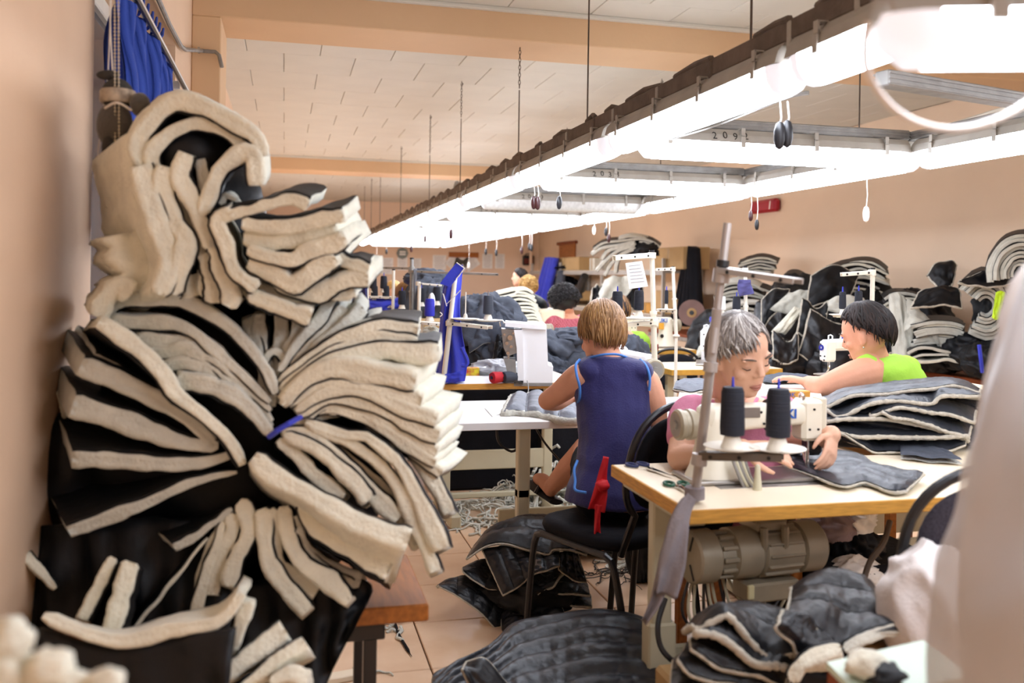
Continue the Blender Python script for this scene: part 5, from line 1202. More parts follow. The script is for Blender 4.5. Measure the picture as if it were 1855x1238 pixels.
# ================================================================== QUILTED PIECES, STACKS AND HEAPS OF CLOTH
def pz(pts, z):
    """picture points (x, y[, distance]) to space"""
    return [at(p[0], p[1], p[2] if len(p) > 2 else z) for p in pts]
M_STITCH = mat('seam_shadow_thread', '08090c', .8)  # thread kept near-black, its colour also stands in for shade in the seams
def quilt(A, B, label, lines=5, vert=0, puff=.012, hump=.0, m=None, nu=40, nv=30, thick=.014, name='quilted_cloth', group=None, edge=True, wr=.004, seed=None, er=.0038, slant=0.0, em=None, nrm=None, cat='quilted cloth', stitch=True):
    """padded panel between two edge curves A and B (lists of points); stitch lines cross from A to B (vert) or run along them (lines)"""
    sd = seed if seed is not None else rng.uniform(0, 60)
    m = m or M_QUILT
    A = spline(A, nu); B = spline(B, nu)
    mid = (A[nu // 2] + B[nu // 2]) / 2
    n0 = (A[-1] - A[0]).cross(B[nu // 2] - A[nu // 2]).normalized()
    if nrm is not None:
        if n0.dot(nrm) < 0: n0 = -n0
    elif n0.dot(V_C - mid) < 0: n0 = -n0
    def base(u, v):
        i = min(int(u * nu), nu - 1); f = u * nu - i
        return (A[i].lerp(A[i + 1], f)).lerp(B[i].lerp(B[i + 1], f), v) + n0 * hump * math.sin(math.pi * v) * (.4 + .6 * math.sin(math.pi * min(max(u, 0), 1)))
    def top(u, v):
        p = base(u, v); h = 0
        e = min(1, min(u, 1 - u, v, 1 - v) * 12)
        if lines: 
            q = (v * lines + slant * u) % 1.0; h = abs(math.sin(math.pi * q)) ** .55
        if vert:
            q = (u * vert + slant * v) % 1.0; h2 = abs(math.sin(math.pi * q)) ** .55; h = h2 if not lines else min(h, h2)
        if not (lines or vert): h = .6
        k = p * 30
        w1 = 1 - 2 * abs(nz((u * (20 if lines else 7) + 6 * v * slant * 0 + sd, v * (9 if lines else 20), sd)))
        return p + n0 * (puff * h * (.25 + .75 * e) + wr * w1 * e + wr * 2.5 * nz((u * 4 + sd, v * 4, sd * 2)))
    def bot(u, v): return base(u, v) - n0 * thick + n0 * wr * 2.5 * nz((u * 4 + sd, v * 4, sd * 2))
    a = MB().grid(top, nu, nv); b = MB().grid(bot, max(nu // 3, 4), max(nv // 3, 4))
    t = thing(name, label, cat, A[0], None, group)
    part(a, 'shell', m, t, smooth=179)
    part(b, 'backing', M_FLEECE2, t, smooth=179)
    if lines and stitch:
        mb = MB()
        for k in range(-6, lines + 8):
            pts = []
            for i in range(nu + 1):
                u = i / nu; v = (k - slant * u) / lines
                if .02 < v < .98: pts.append(top(u, v) + n0 * .0006)
            if len(pts) > 3: mb.tube(pts, .0016, 4)
        if mb.v: part(mb, 'stitching', M_STITCH, t, smooth=179)['kind'] = 'stuff'
    if vert and stitch and not lines:
        mb = MB()
        for k in range(1, vert):
            u = k / vert; mb.tube([top(u, .02 + .96 * j / nv) + n0 * .0006 for j in range(nv + 1)], .0014, 4)
        if mb.v: part(mb, 'stitching', M_STITCH, t, smooth=179)['kind'] = 'stuff'
    if edge:
        loop = [top(i / nu, 0) for i in range(nu)] + [top(1, j / nv) for j in range(nv)] + [top(1 - i / nu, 1) for i in range(nu)] + [top(0, 1 - j / nv) for j in range(nv)]
        lo = [p - n0 * (thick * .55) for p in loop]
        part(MB().tube(lo, [er * (1 + .5 * nz((i * .7, sd, 0))) for i in range(len(lo))], 6, closed=True), 'batting_edge', em or M_EDGE, t, smooth=179)
    return t
def crumple(c, r, seed, label, m, name='garment', cat='garment', amp=.24, fr=2.1, nu=72, nv=46, R=None, group=None, flat=.35):
    """heap of soft cloth: a lump broken up by sharp folds"""
    mb = MB().ball((0, 0, 0), 1, nu=nu, nv=nv); c = Vector(c); out = []
    for p in mb.v:
        q = p * fr + Vector((seed * 3.7, seed, -seed))
        q = Vector((q.x, q.y, q.z * .62)); w = Vector((nz(q * .7), nz(q * .7 + Vector((9, 0, 0))), nz(q * .7 + Vector((0, 9, 0))))) * 1.1
        a = 1 - abs(nz(q * .55 + w)) * 2.2; b = 1 - abs(nz(q * 1.3 + w * 1.5)) * 2; d = 1 - abs(nz(q * 2.8 + w)) * 2
        k = 1 + amp * (a * 1.0 + b * .5 + d * .14 - .55)
        v = Vector((p.x * r[0], p.y * r[1], p.z * r[2])) * k
        if v.z < -r[2] * flat: v.z = -r[2] * flat + (v.z + r[2] * flat) * .1
        out.append(c + (R @ v if R else v))
    mb.v = out
    return tag(mb.build(name, m, smooth=179), label, cat, group)
def px_slab(pts, z, t, lab, ext=(0, -14, .3), lining='d', group=None, bat=None, name='cut_batting', nu=14, dz=0, **k):
    return slab(pts, z, z + dz, t, ext, lining, lab, group, name=name, nu=nu, bat=bat or M_FLEECE2, keepw=1, fade=.95, wob=.6, tip=False, **k)

# ---- black quilted stack on the floor by the bench
zq = 3.55
q = lambda *p: [(760 + .273 * x, 900 + .273 * y) for x, y in p]
def Q(A, za, B, zb, label, **k): return quilt(pz(q(*A), za), pz(q(*B), zb), label, **k)
gq = 'black quilted panels in the floor stack'
Q([(115, 590), (240, 530), (330, 520), (520, 560), (700, 620)], 3.62, [(130, 592), (250, 650), (400, 760), (480, 850), (540, 915)], 3.5, 'black quilted panel lying flat on the floor, its left corner pointing at the bench', lines=0, vert=4, puff=.008, thick=.012)
Q([(540, 690), (640, 640), (740, 640), (900, 640)], 3.6, [(545, 912), (600, 880), (640, 850), (820, 800), (960, 770)], 3.45, 'black quilted panel on the floor next to the big quilt', lines=0, vert=3, puff=.008)
Q([(480, 640), (620, 580), (800, 560), (1000, 570), (1135, 640)], 3.65, [(700, 700), (780, 690), (920, 680), (1040, 720), (1140, 722)], 3.5, 'thin black quilted panel near the bottom of the floor stack', lines=2, puff=.006)
Q([(285, 465), (400, 420), (520, 430), (700, 470)], 3.66, [(290, 490), (380, 560), (470, 605), (620, 600), (760, 590)], 3.52, 'black quilted panel jutting left from the middle of the floor stack', lines=2, puff=.008)
Q([(700, 540), (860, 500), (1000, 500), (1110, 560)], 3.62, [(760, 690), (880, 640), (1000, 640), (1130, 640)], 3.48, 'black quilted panel folded open at the right of the floor stack', lines=2, puff=.008)
Q([(640, 640), (770, 560), (860, 520), (950, 500)], 3.52, [(670, 705), (780, 640), (860, 600), (900, 560)], 3.46, 'small black quilted flap at the middle of the floor stack', lines=1, puff=.006)
Q([(930, 370), (1000, 360), (1050, 375)], 3.52, [(925, 480), (960, 510), (1040, 560), (1108, 565)], 3.46, 'black quilted flap hanging at the right side of the floor stack', lines=0, vert=3, puff=.008)
Q([(415, 345), (560, 330), (740, 350), (930, 365)], 3.54, [(555, 650), (660, 590), (745, 520), (830, 490), (925, 455)], 3.44, 'black quilted front flap of the floor stack chalked with a figure 5', lines=0, vert=5, puff=.010)
Q([(430, 305), (520, 240), (640, 190), (760, 160), (900, 165), (1010, 240), (1105, 365)], 3.85, [(315, 395), (430, 320), (580, 310), (700, 340), (850, 378), (890, 345), (1000, 345), (1110, 375)], 3.50, 'topmost black quilted panel of the floor stack with pale wavy edge', lines=3, puff=.014, hump=.05, nu=60)
chalk = mat('chalk', '9a9aa0', .9)
cp = at(760 + .273 * 785, 900 + .273 * 448, 3.455)
o = lettering('5', .075, cp - V_F * .02, V_R * .9 + V_F * .1, V_U * .8 - V_F * .3, chalk, None, 'chalk_mark'); front = [x for x in bpy.data.objects if x.get('label', '').startswith('black quilted front flap')][0]
Mx = o.matrix_basis.copy(); o.parent = front; o.matrix_basis = WM[front.name].inverted() @ Mx
for dx, ang in ((880, 0),):
    cp = at(760 + .273 * 1020, 900 + .273 * 318, 3.50); top_ = [x for x in bpy.data.objects if x.get('label', '').startswith('topmost black quilted')][0]
    o = lettering('5', .06, cp - V_F * .03, V_R, V_F * .8 + V_U * .4, chalk, None, 'chalk_mark'); Mx = o.matrix_basis.copy(); o.parent = top_; o.matrix_basis = WM[top_.name].inverted() @ Mx
crumple(at(960, 1070, 3.62), (.19, .17, .10), 3, 'black lining folded inside the floor stack', M_LINING, 'folded_lining', 'lining')
# ---- big quilt in front
quilt(pz([(1205, 1175, 2.75), (1195, 1140, 2.85), (1150, 1118, 2.95), (1080, 1105, 3.0), (1010, 1115, 3.02), (935, 1130, 3.0), (895, 1165, 2.9), (850, 1195, 2.75), (785, 1225, 2.6)], 2.9),
      pz([(1215, 1420, 2.15), (1190, 1430, 2.15), (1130, 1440, 2.15), (1060, 1440, 2.15), (990, 1440, 2.15), (930, 1430, 2.15), (880, 1420, 2.15), (830, 1410, 2.15), (770, 1400, 2.15)], 2.15),
      'large slate black quilted blanket heaped on the floor in front', lines=9, slant=-2.6, puff=.026, hump=.05, m=mat('charcoal_quilt', '1d2027', .42, var=.25, vscale=12, bump=.35, bscale=38, spec=.5), nu=80, nv=70, wr=.004, name='quilted_blanket', cat='blanket')
quilt(pz([(846, 1200), (880, 1195), (920, 1240), (970, 1290)], 2.42), pz([(838, 1215), (850, 1240), (880, 1300), (900, 1360)], 2.36), 'folded over front edge of the slate quilt with a pale seam', lines=0, vert=0, puff=.01, m=M_QUILT, nu=24, nv=12)
crumple(at(1010, 1330, 2.75), (.34, .26, .16), 8, 'black quilting folded beneath the large slate blanket', M_QUILT, 'folded_quilt', 'quilt', flat=.9)
# ---- quilts on the crate under the front table (right foreground)
tag(MB().box(onY(1420, 1240, 2.02) + Vector((.02, .02, -.22)), (.56, .36, .42), bev=.01).build('crate', M_CARD), 'carton under the black quilts in the right foreground', 'carton')
g_ = lambda *p: [(1080 + .354 * x, 800 + .354 * y) for x, y in p]
def G(A, za, B, zb, label, **k): return quilt(pz(g_(*A), za), pz(g_(*B), zb), label, **k)
G([(395, 1110), (520, 1060), (760, 1060), (1000, 1120)], 2.10, [(380, 1260), (480, 1300), (700, 1330), (950, 1330)], 1.92, 'lowest black quilted panel of the right foreground pile', lines=2, puff=.012, m=M_QUILT)
G([(470, 1030), (640, 1010), (860, 1040), (1060, 1080)], 2.08, [(420, 1110), (500, 1180), (700, 1240), (960, 1280)], 1.92, 'black quilted panel second from the bottom of the right foreground pile', lines=2, puff=.012, m=M_QUILT)
G([(480, 1010), (600, 1000), (800, 1010), (1010, 1070)], 2.04, [(490, 1050), (620, 1140), (800, 1180), (960, 1250)], 1.92, 'black quilted panel third from the bottom of the right foreground pile', lines=2, puff=.010, m=M_QUILT)
G([(520, 950), (640, 900), (860, 930), (1060, 1000)], 2.08, [(515, 965), (640, 985), (800, 1110), (1010, 1160)], 1.92, 'black quilted panel with olive batting mouth at the left of the right foreground pile', lines=1, puff=.014, m=M_QUILT, er=.009)
G([(450, 965), (540, 890), (660, 845), (820, 830), (1000, 870), (1160, 900)], 2.12, [(520, 950), (640, 880), (700, 900), (860, 1085), (1000, 1080), (1150, 1075)], 1.94, 'topmost black quilted panel at the left of the right foreground pile', lines=2, puff=.010, m=M_QUILT, hump=.012, er=.008)
r_ = lambda *p: [(1440 + .3054 * x, 860 + .3054 * y) for x, y in p]
def RQ(A, za, B, zb, label, **k): return quilt(pz(r_(*A), za), pz(r_(*B), zb), label, **k)
RQ([(-20, 660), (80, 600), (180, 565), (330, 570), (420, 620), (520, 740), (640, 890)], 2.22, [(-40, 830), (40, 860), (130, 900), (260, 1000), (400, 960), (560, 930), (715, 905)], 1.92, 'black quilted panel peaked over the middle of the right foreground pile', lines=3, puff=.011, m=M_QUILT, hump=.015, wr=.004, er=.004)
RQ([(-60, 800), (60, 820), (160, 930), (240, 1010)], 1.94, [(-100, 900), (-20, 990), (60, 1060), (200, 1030)], 1.87, 'black quilted fold lapping over the front of the right foreground pile', lines=1, puff=.016, m=M_QUILT, wr=.004)
slab(r_((715, 920), (600, 930), (480, 950), (380, 985), (290, 1030)), 1.93, 1.9, 24, (10, -20, .12), 'u', 'grey batting edge of the peaked quilt by the white sack', None, name='batting_strip', bat=M_FLEECE2, fade=.8)
slab(r_((270, 1040), (150, 1070), (40, 1130), (-20, 1230)), 1.84, 1.82, 28, (6, 20, .10), 'u', 'pale batting roll at the front of the right foreground pile', None, name='batting_strip', fade=.8)
crumple(at(1440, 1200, 2.16), (.20, .10, .09), 12, 'black lining stuffed inside the right foreground pile', M_LINING, 'folded_lining', 'lining', flat=.9)
# ---- piece under the needle
e_ = lambda *p: [(1400 + .2907 * x, 640 + .2907 * y) for x, y in p]
quilt([onZ(x, y, .80) for x, y in e_((70, 640), (200, 610), (420, 600), (590, 660))], [onZ(x, y, .79) for x, y in e_((70, 690), (250, 760), (440, 820), (580, 795), (740, 850), (835, 845))], 'dark quilted piece under the needle of the front machine', lines=4, puff=.009, m=M_QUILTG, thick=.012, nrm=V_U, wr=.0018)
quilt([onZ(x, y, .80) for x, y in e_((560, 665), (660, 690), (800, 720), (945, 745))], [onZ(x, y, .79) for x, y in e_((450, 780), (580, 795), (740, 850), (840, 840))], 'right tail of the dark quilted piece on the front table', lines=2, puff=.009, m=M_QUILTG, thick=.012, nrm=V_U, wr=.0018)
# ---- stack of slate quilts on the table at the right
sewing_table(2.05, 3.3, 2.69, 3.40, .76, 'table with wooden top carrying the stack of slate quilts', top_m=M_TABLE)
S = lambda *p: [(1400 + .2907 * x, 640 + .2907 * y) for x, y in p]
def SQ(A, za, B, zb, label, **k): return quilt(pz(S(*A), za), pz(S(*B), zb), label, m=M_QUILTG, nu=48, **k)
SQ([(430, 465), (640, 440), (900, 430), (1200, 440)], 3.35, [(450, 500), (560, 560), (640, 610), (780, 605), (1050, 600), (1200, 560)], 3.05, 'lowest slate quilt of the stack, spread on the table', lines=2, puff=.008, er=.004)
SQ([(330, 440), (500, 420), (760, 420), (1100, 450), (1210, 480)], 3.4, [(330, 470), (520, 500), (760, 520), (960, 515), (1210, 500)], 3.06, 'slate quilt second from the bottom of the stack on the table', lines=2, puff=.008, er=.008)
SQ([(330, 380), (560, 370), (760, 390), (1000, 420), (1210, 470)], 3.4, [(330, 420), (480, 400), (760, 410), (1000, 450), (1215, 525)], 3.08, 'slate quilt third from the bottom of the stack on the table', lines=2, puff=.01, er=.008)
SQ([(680, 340), (820, 320), (1000, 330), (1250, 370)], 3.4, [(690, 365), (760, 400), (900, 420), (1060, 470), (1215, 520)], 3.06, 'slate quilt bulging at the right of the stack on the table', lines=2, puff=.014, er=.007)
SQ([(600, 320), (760, 290), (1000, 260), (1280, 260)], 3.42, [(610, 380), (760, 340), (860, 345), (1060, 360), (1250, 420)], 3.08, 'slate quilt fourth from the bottom of the stack on the table', lines=2, puff=.014, er=.007)
SQ([(340, 330), (560, 290), (760, 240), (1000, 220), (1290, 260)], 3.45, [(340, 350), (420, 385), (600, 310), (760, 290), (980, 300), (1060, 250), (1290, 260)], 3.1, 'slate quilt second from the top of the stack on the table', lines=2, puff=.014, er=.007)
SQ([(320, 280), (520, 240), (700, 215), (920, 185), (1080, 178), (1200, 200), (1300, 235)], 3.55, [(330, 320), (480, 260), (640, 235), (760, 235), (1000, 215), (1140, 195), (1280, 240)], 3.15, 'topmost slate quilt of the stack on the table before the woman in lime', lines=3, puff=.012, hump=.01, er=.007)
crumple(at(1640, 760, 3.35), (.36, .18, .11), 14, 'folded slate quilting at the core of the stack on the table', M_QUILTG, 'folded_quilt', 'quilt', flat=.9)
quilt([onZ(x, y, .80) for x, y in S((790, 520), (900, 550), (1100, 610))], [onZ(x, y, .79) for x, y in S((795, 630), (950, 650), (1180, 665))], 'flat dark cloth piece with a white tag in front of the slate stack', lines=0, puff=.003, wr=.002, m=M_GREYC, edge=False, nrm=V_U)
# ---- quilt on the white table
n_ = lambda *p: [(780 + .339 * x, 620 + .339 * y) for x, y in p]
quilt([onZ(x, y, Z2 + .05) for x, y in n_((435, 278), (540, 272), (640, 280), (800, 290))], [onZ(x, y, Z2 + .02) for x, y in n_((390, 372), (460, 370), (570, 378), (690, 402), (800, 410))], 'grey quilted panel with pale scalloped edge on the white table', lines=0, vert=4, puff=.022, m=mat('mid_grey_quilt', '6d717c', .5, var=.2, vscale=10, bump=.3, bscale=40), thick=.03, er=.018, nrm=V_U, em=M_FLEECE2)
# white slippery cloth end and papers
tag(MB().prism([onZ(x, y, Z2 + .001) for x, y in n_((290, 355), (405, 325), (420, 370), (330, 400))], (0, 0, .003)).build('paper_sheet', M_PAPER), 'white paper pattern lying on the white table', 'paper')
# ---- table with papers beyond the pink worker
sewing_table(1.80, 3.05, 3.20, 3.68, .895, 'pale table covered with white cloth beyond the woman in pink', th=.034)
quilt([onZ(x, y, .912) for x, y in ((1235, 700), (1300, 692), (1390, 688), (1480, 692))], [onZ(x, y, .91) for x, y in ((1228, 722), (1300, 735), (1400, 735), (1490, 726))], 'white cloth spread on the table behind the woman in pink', lines=0, puff=.003, wr=.003, m=M_PAPER, edge=False, nrm=V_U, name='white_cloth', cat='cloth')
quilt([onZ(x, y, .93) for x, y in ((1370, 681), (1415, 677), (1450, 680), (1478, 686))], [onZ(x, y, .925) for x, y in ((1385, 693), (1420, 692), (1450, 692), (1470, 694))], 'strip of dark denim cloth at the hand of the woman in lime', lines=0, puff=.004, m=M_GREYC, edge=False, nrm=V_U, name='denim_strip', cat='cloth')
quilt([onZ(x, y, .93) for x, y in ((1225, 690), (1255, 686), (1300, 688))], [onZ(x, y, .925) for x, y in ((1220, 704), (1250, 708), (1310, 704))], 'grey folded cloth on the table behind the woman in pink', lines=0, puff=.004, m=M_GREYL, nrm=V_U, name='grey_cloth', cat='cloth')
tb = thing('card_box', 'small yellow card box lettered OK beside the pink worker machine', 'box', at(1440, 716, 3.0))
part(MB().box(at(1442, 716, 3.02), (.085, .04, .03), None, .003), 'carton', M_WOODE, tb)
lettering('DK', .022, at(1433, 716, 2.985), V_R, V_U, mat('brand_blue', '2b5fb8', .4), tb)
# ---- heaps of grey garments behind the blue gown machine
gh = 'grey garments heaped behind the white machine'
for c, r, s_, lab, m in (((880, 592), (.20, .20, .17), 21, 'dark grey garments heaped high left of the white machine', M_GREYC), ((900, 640), (.17, .18, .17), 22, 'grey garment hanging down beside the white machine', M_GREYC), ((860, 655), (.16, .16, .14), 23, 'dark grey garment at the foot of the left heap', M_LINING),
                        ((1012, 636), (.17, .16, .11), 24, 'grey garments heaped right of the white machine', M_GREYC), ((1030, 655), (.18, .15, .12), 25, 'dark grey folded trousers at the foot of the right heap', M_GREYC), ((1128, 645), (.13, .14, .12), 26, 'grey garments showing right of the worker in navy', M_GREYC), ((1045, 614), (.14, .14, .06), 27, 'grey garment lying on top of the right heap', M_GREYC)):
    crumple(at(c[0], c[1], 6.0), tuple(x * 1.15 for x in r), s_, lab, m, flat=.8, amp=.26)
for A, B, z, lab in (([(840, 545), (880, 540), (930, 560)], [(850, 640), (890, 620), (940, 640)], 5.75, 'grey cloth flap draped over the left heap'), ([(900, 605), (915, 610), (925, 615)], [(890, 670), (915, 672), (935, 668)], 5.65, 'black cloth tail hanging from the left heap'), ([(985, 640), (1010, 650), (1040, 665)], [(992, 690), (1020, 700), (1050, 690)], 5.7, 'light grey cloth corner spilling toward the worker in navy')):
    quilt(pz(A, z + .1), pz(B, z), lab, lines=0, puff=.01, wr=.02, m=M_GREYC if 'black' not in lab else M_LINING, edge=False, name='cloth_flap', cat='cloth', thick=.006)
# two carriers under the heaps
tag(MB().box((at(890, 735, 6.0).x, at(890, 735, 6.0).y, .36), (.8, .5, .72), None, .02).build('carton', M_BLACKC), 'dark storage box under the left heap of grey garments', 'carton')
tag(MB().box((at(1060, 735, 6.0).x, at(1060, 735, 6.0).y, .34), (.7, .5, .68), None, .02).build('carton', M_BLACKC), 'dark storage box under the right heap of grey garments', 'carton')
crumple(at(898, 668, 5.4), (.14, .10, .05), 31, 'crumpled clear plastic bag on the table behind the red cone', mat('clear_film', 'd8dade', .15, trans=.4, spec=.6, var=.1), 'plastic_bag', 'bag')
yb = tag(MB().box(at(855, 674, 5.3), (.085, .03, .055), None, .006).build('yellow_packet', mat('yellow_packet', 'd9c829', .4, col2='b8452a', vscale=30)), 'yellow printed packet behind the blue gown', 'packet')
# ---- striped stack
gs = 'folded panels of the striped stack'
for k in range(10):
    y = 524 + k * 6.6; x0 = 900 - 6 * (k < 5) * 0 + rng.uniform(-5, 5) - (4 - k) * (k < 4) * -3; x1 = 966 + k * 2.6
    px_slab([(x1, y + 8 + 1.2 * k), (x1 - 14, y + rng.uniform(1, 4)), (x1 - 32, y + rng.uniform(-2, 3)), ((x0 + x1) / 2 - 6, y + rng.uniform(-1, 3)), (x0 + 8, y + 3 + rng.uniform(-1, 3)), (x0 - 10, y + 9)], 7.9 - k * .03, 4.2, '%s folded cream cloth with black lining from the top of the striped stack' % ORD[k], (rng.uniform(-4, 4), -4, .4), 'd', gs, bat=M_FLEECE, nu=20)
tag(lump(at(948, 562, 8.15), (.22, .16, .16), 19, amp=.06).build('black_cloth', M_LINING, smooth=179), 'black lining between the layers of the striped stack', 'cloth')
tag(MB().box(at(950, 640, 8.1), (.6, .5, .8), None, .02).build('work_table', M_TABLE), 'pale work bench carrying the striped stack', 'bench')
# ================================================================== STANDS, GOWN, MACHINES AND SHELVES FARTHER BACK
def pole_stand(base, top, label, m, r=.011, arms=(), name='thread_stand', steps=True):
    """base, top: world points; arms: (point on pole, end point, width, height)"""
    t = thing(name, label, 'thread stand', base)
    base, top = Vector(base), Vector(top)
    if steps:
        mid = base.lerp(top, .55)
        part(MB().cyl(base, mid, r * 1.15, n=12), 'pole', m, t); part(MB().cyl(mid, top, r, n=12), 'upper_pole', m, t)
        part(MB().cyl(mid - (top - base) * .012, mid + (top - base) * .012, r * 1.5, n=12), 'joint_ring', m, t)
    else: part(MB().cyl(base, top, r, n=12), 'pole', m, t)
    part(MB().lathe([(r * 2.2, 0), (r * 2.2, .008), (r * 1.2, .014)], base, n=14), 'foot_ring', m, t)
    if base.z > .80 and 'gown' not in label: part(MB().cyl(base, (base.x, base.y, 0), r, n=10), 'lower_pole', m, t)
    part(MB().cyl(top, top + (top - base).normalized() * .012, r * 1.08, n=12), 'cap', M_BLKP, t)
    for a, b, w, h in arms:
        channel(a, b, w, h, t, m)
        part(MB().cyl(Vector(a) - Vector((0, 0, .014)), Vector(a) + Vector((0, 0, .014)), r * 1.6, n=12), 'clamp', m, t)
    return t
# stand with the blue gown on it
z = 4.86
t = pole_stand(at(803, 694, z), at(826, 490, z), 'white thread stand pole leaning through the hanging blue gown', M_STANDW, .0125,
               [(at(814, 586, z), at(888, 594, z - .1), .06, .016)])
for px in (843, 884): tray(at(px, 579 + (px - 843) * .06, z - .02), .075, t)
for px, l in ((843, 0), (884, 1)):
    p = at(px, 577 + l * 3, z - .02)
    if l: spool_cone(p, 'dark grey thread cone on the stand beside the blue gown', m=mat('grey_thread', '3c414d', .7, var=.3, stretch=(1, 1, 90)), h=.10, r=.027)
    else: part(MB().lathe([(.014, 0), (.010, .02), (.007, .022), (.0035, .03), (.0035, .14)], p, n=10), 'empty_spindle', M_STANDW, t)
# the gown
def gown():
    t = thing('gown', 'bright blue work coat with white piping hung on the white stand pole', 'coat', at(815, 690, 4.92))
    z0 = 4.92
    L = spline(pz([(826, 482), (806, 512), (800, 540), (796, 590), (791, 640), (790, 690), (800, 694)], z0), 40); Rr = spline(pz([(838, 480), (836, 512), (833, 560), (838, 610), (846, 655), (842, 690), (838, 692)], z0), 40)
    def fn(u, v):
        i = min(int(v * 40 + .5), 40); p = L[i].lerp(Rr[i], u); k = .35 + .65 * v
        return p + V_F * (.045 * math.cos(math.pi * u) * 0 - .06 * math.sin(math.pi * u) * k + .022 * k * math.sin(u * 15 + 1.5 * math.sin(v * 3)) + .014 * nz((u * 4, v * 5, 2)))
    a = MB().grid(fn, 40, 40); b = MB().grid(lambda u, v: fn(u, v) + V_F * (.02 + .11 * math.sin(math.pi * u)), 40, 40); n = len(a.v); a.add(b.v, b.f)
    w = 41; rim = list(range(w)) + [r * w + 40 for r in range(1, 41)] + [40 * w + k for k in range(39, -1, -1)] + [r * w for r in range(39, 0, -1)]
    a.f += [(rim[i], rim[(i + 1) % len(rim)], rim[(i + 1) % len(rim)] + n, rim[i] + n) for i in range(len(rim))]; a.m += [0] * len(rim)
    part(a, 'coat_body', M_BLUE, t, smooth=179)
    c = MB(); 
    zf = 4.83
    pts = pz([(827, 476), (841, 486), (833, 498), (815, 520), (797, 514), (812, 494)], zf)
    c.prism(pts, V_F * .012); part(c, 'collar', M_BLUE, t)
    part(MB().tube(pz([(827, 476), (841, 486), (833, 498), (826, 506)], zf - .006), .0028, 5), 'collar_piping', M_CORD, t)
    part(MB().prism(pz([(803, 532), (812, 548), (809, 556), (802, 534)], zf), V_F * .01), 'lapel', M_BLUE, t)
    for q in ([(802, 532), (808, 552), (825, 536), (834, 526)], [(803, 533), (806, 543), (809, 555)]): part(MB().tube(pz(q, zf - .004), .0026, 5), 'lapel_piping', M_CORD, t)
    part(MB().tube(spline(pz([(836, 630), (846, 652), (845, 662), (836, 662)], zf), 10), .012, 6), 'sleeve_fold', M_BLUE, t)
    hem = quilt(pz([(806, 678), (820, 676), (838, 672)], zf - .01), pz([(802, 694), (820, 694), (839, 690)], zf - .01), 'x', lines=0, puff=.004, m=M_BLUE, edge=False, nu=14, nv=8)
    for ch in kids(hem):
        if ch.name.startswith('shell'):
            M0 = WM[hem.name]; ch.parent = t; ch.matrix_basis = WM[t.name].inverted() @ M0; ch.name = 'cuff'
        else: bpy.data.objects.remove(ch)
    bpy.data.objects.remove(hem)
    part(MB().tube(spline(pz([(797, 566), (801, 570), (797, 574)], zf - .01), 8), .003, 5), 'chalk_mark', M_CORD, t)
gown()
# white bar-tack machine on the gown table
def box_machine():
    zc = 5.0; b0 = onZ(960, 696, .772); t = thing('sewing_machine', 'tall white boxy machine standing on the blue gown table', 'sewing machine', b0)
    W_ = lambda x, y, d=0: at(x, y, 4.95 + d)
    part(MB().prism([W_(945, 590), W_(990, 594), W_(993, 662), W_(1002, 665), W_(1001, 694), W_(948, 694), W_(946, 640)], V_F * .24), 'body', M_WHITEM, t, smooth=20)
    part(MB().prism([W_(931, 598, -.015), W_(947, 598, -.015), W_(949, 690, -.015), W_(938, 690, -.015), W_(936, 630, -.015)], V_F * .20), 'side_cover', M_WHITEM, t, smooth=20)
    part(MB().prism([W_(915, 584, -.02), W_(990, 590, -.02), W_(990, 598, -.02), W_(915, 592, -.02)], V_F * .22), 'top_arm', M_WHITEM, t, smooth=20)
    part(MB().prism([W_(908, 596), W_(934, 598), W_(936, 640), W_(920, 646), W_(912, 630)], V_F * .12), 'face_mechanism', M_STEEL, t, smooth=20)
    for x, y, r in ((924, 612, .018), (918, 622, .012), (926, 628, .010), (914, 606, .008), (920, 640, .011), (930, 604, .008)):
        p = W_(x, y, -.02); part(MB().cyl(p + V_F * .03, p - V_F * .012, r, r * .8, 14), 'tension_knob', M_CHROME, t)
    part(MB().tube([W_(907, 592, -.02), W_(905, 584, -.02), W_(910, 580, -.02), W_(914, 586, -.02)], .004, 6), 'thread_guide', M_CHROME, t)
    part(MB().cyl(W_(921, 640), W_(921, 664), .005, n=8), 'needle_bar', M_CHROME, t)
    part(MB().prism([W_(912, 650, -.02), W_(934, 652, -.02), W_(936, 690, -.02), W_(922, 688, -.02), W_(916, 664, -.02)], V_F * .14), 'lower_arm', M_GALV, t, smooth=20)
    part(MB().prism([W_(925, 686, -.03), W_(945, 693, -.03), W_(948, 697, -.03), W_(930, 692, -.03)], V_F * .10), 'front_guard', M_DSTEEL, t)
    part(MB().prism([W_(931, 700), W_(1001, 700), W_(1001, 694), W_(931, 694)], V_F * .24), 'base_plate', M_GALV, t, smooth=0)
    part(MB().tube(spline([W_(955, 690, -.03), W_(957, 700, -.05), W_(956, 712, -.08), W_(945, 718, -.08)], 14), .003, 6), 'cable', M_GALV, t)
box_machine()
def lying_cone(px, py, z, label, m, ln=.10, r=.032):
    t = thing('thread_cone', label, 'thread cone', at(px, py, z)); o = at(px, py, z); ax = V_R * .75 + V_F * .6; ax.z = 0; ax.normalize(); o.z = .773 + r
    part(MB().lathe([(r * .35, 0), (r * .9, .002), (r, .012), (r * .9, ln * .7), (r * .6, ln)], o, ax, 18), 'thread', m, t)
    part(MB().cyl(o - ax * .004, o + ax * .01, r * .3, n=12), 'core', M_BLKP, t)
lying_cone(891, 684, 4.88, 'red thread cone lying on the blue gown table', M_THREADR)
lying_cone(911, 683, 4.9, 'dark grey thread cone lying on the blue gown table', mat('grey_thread', '3c414d', .7))
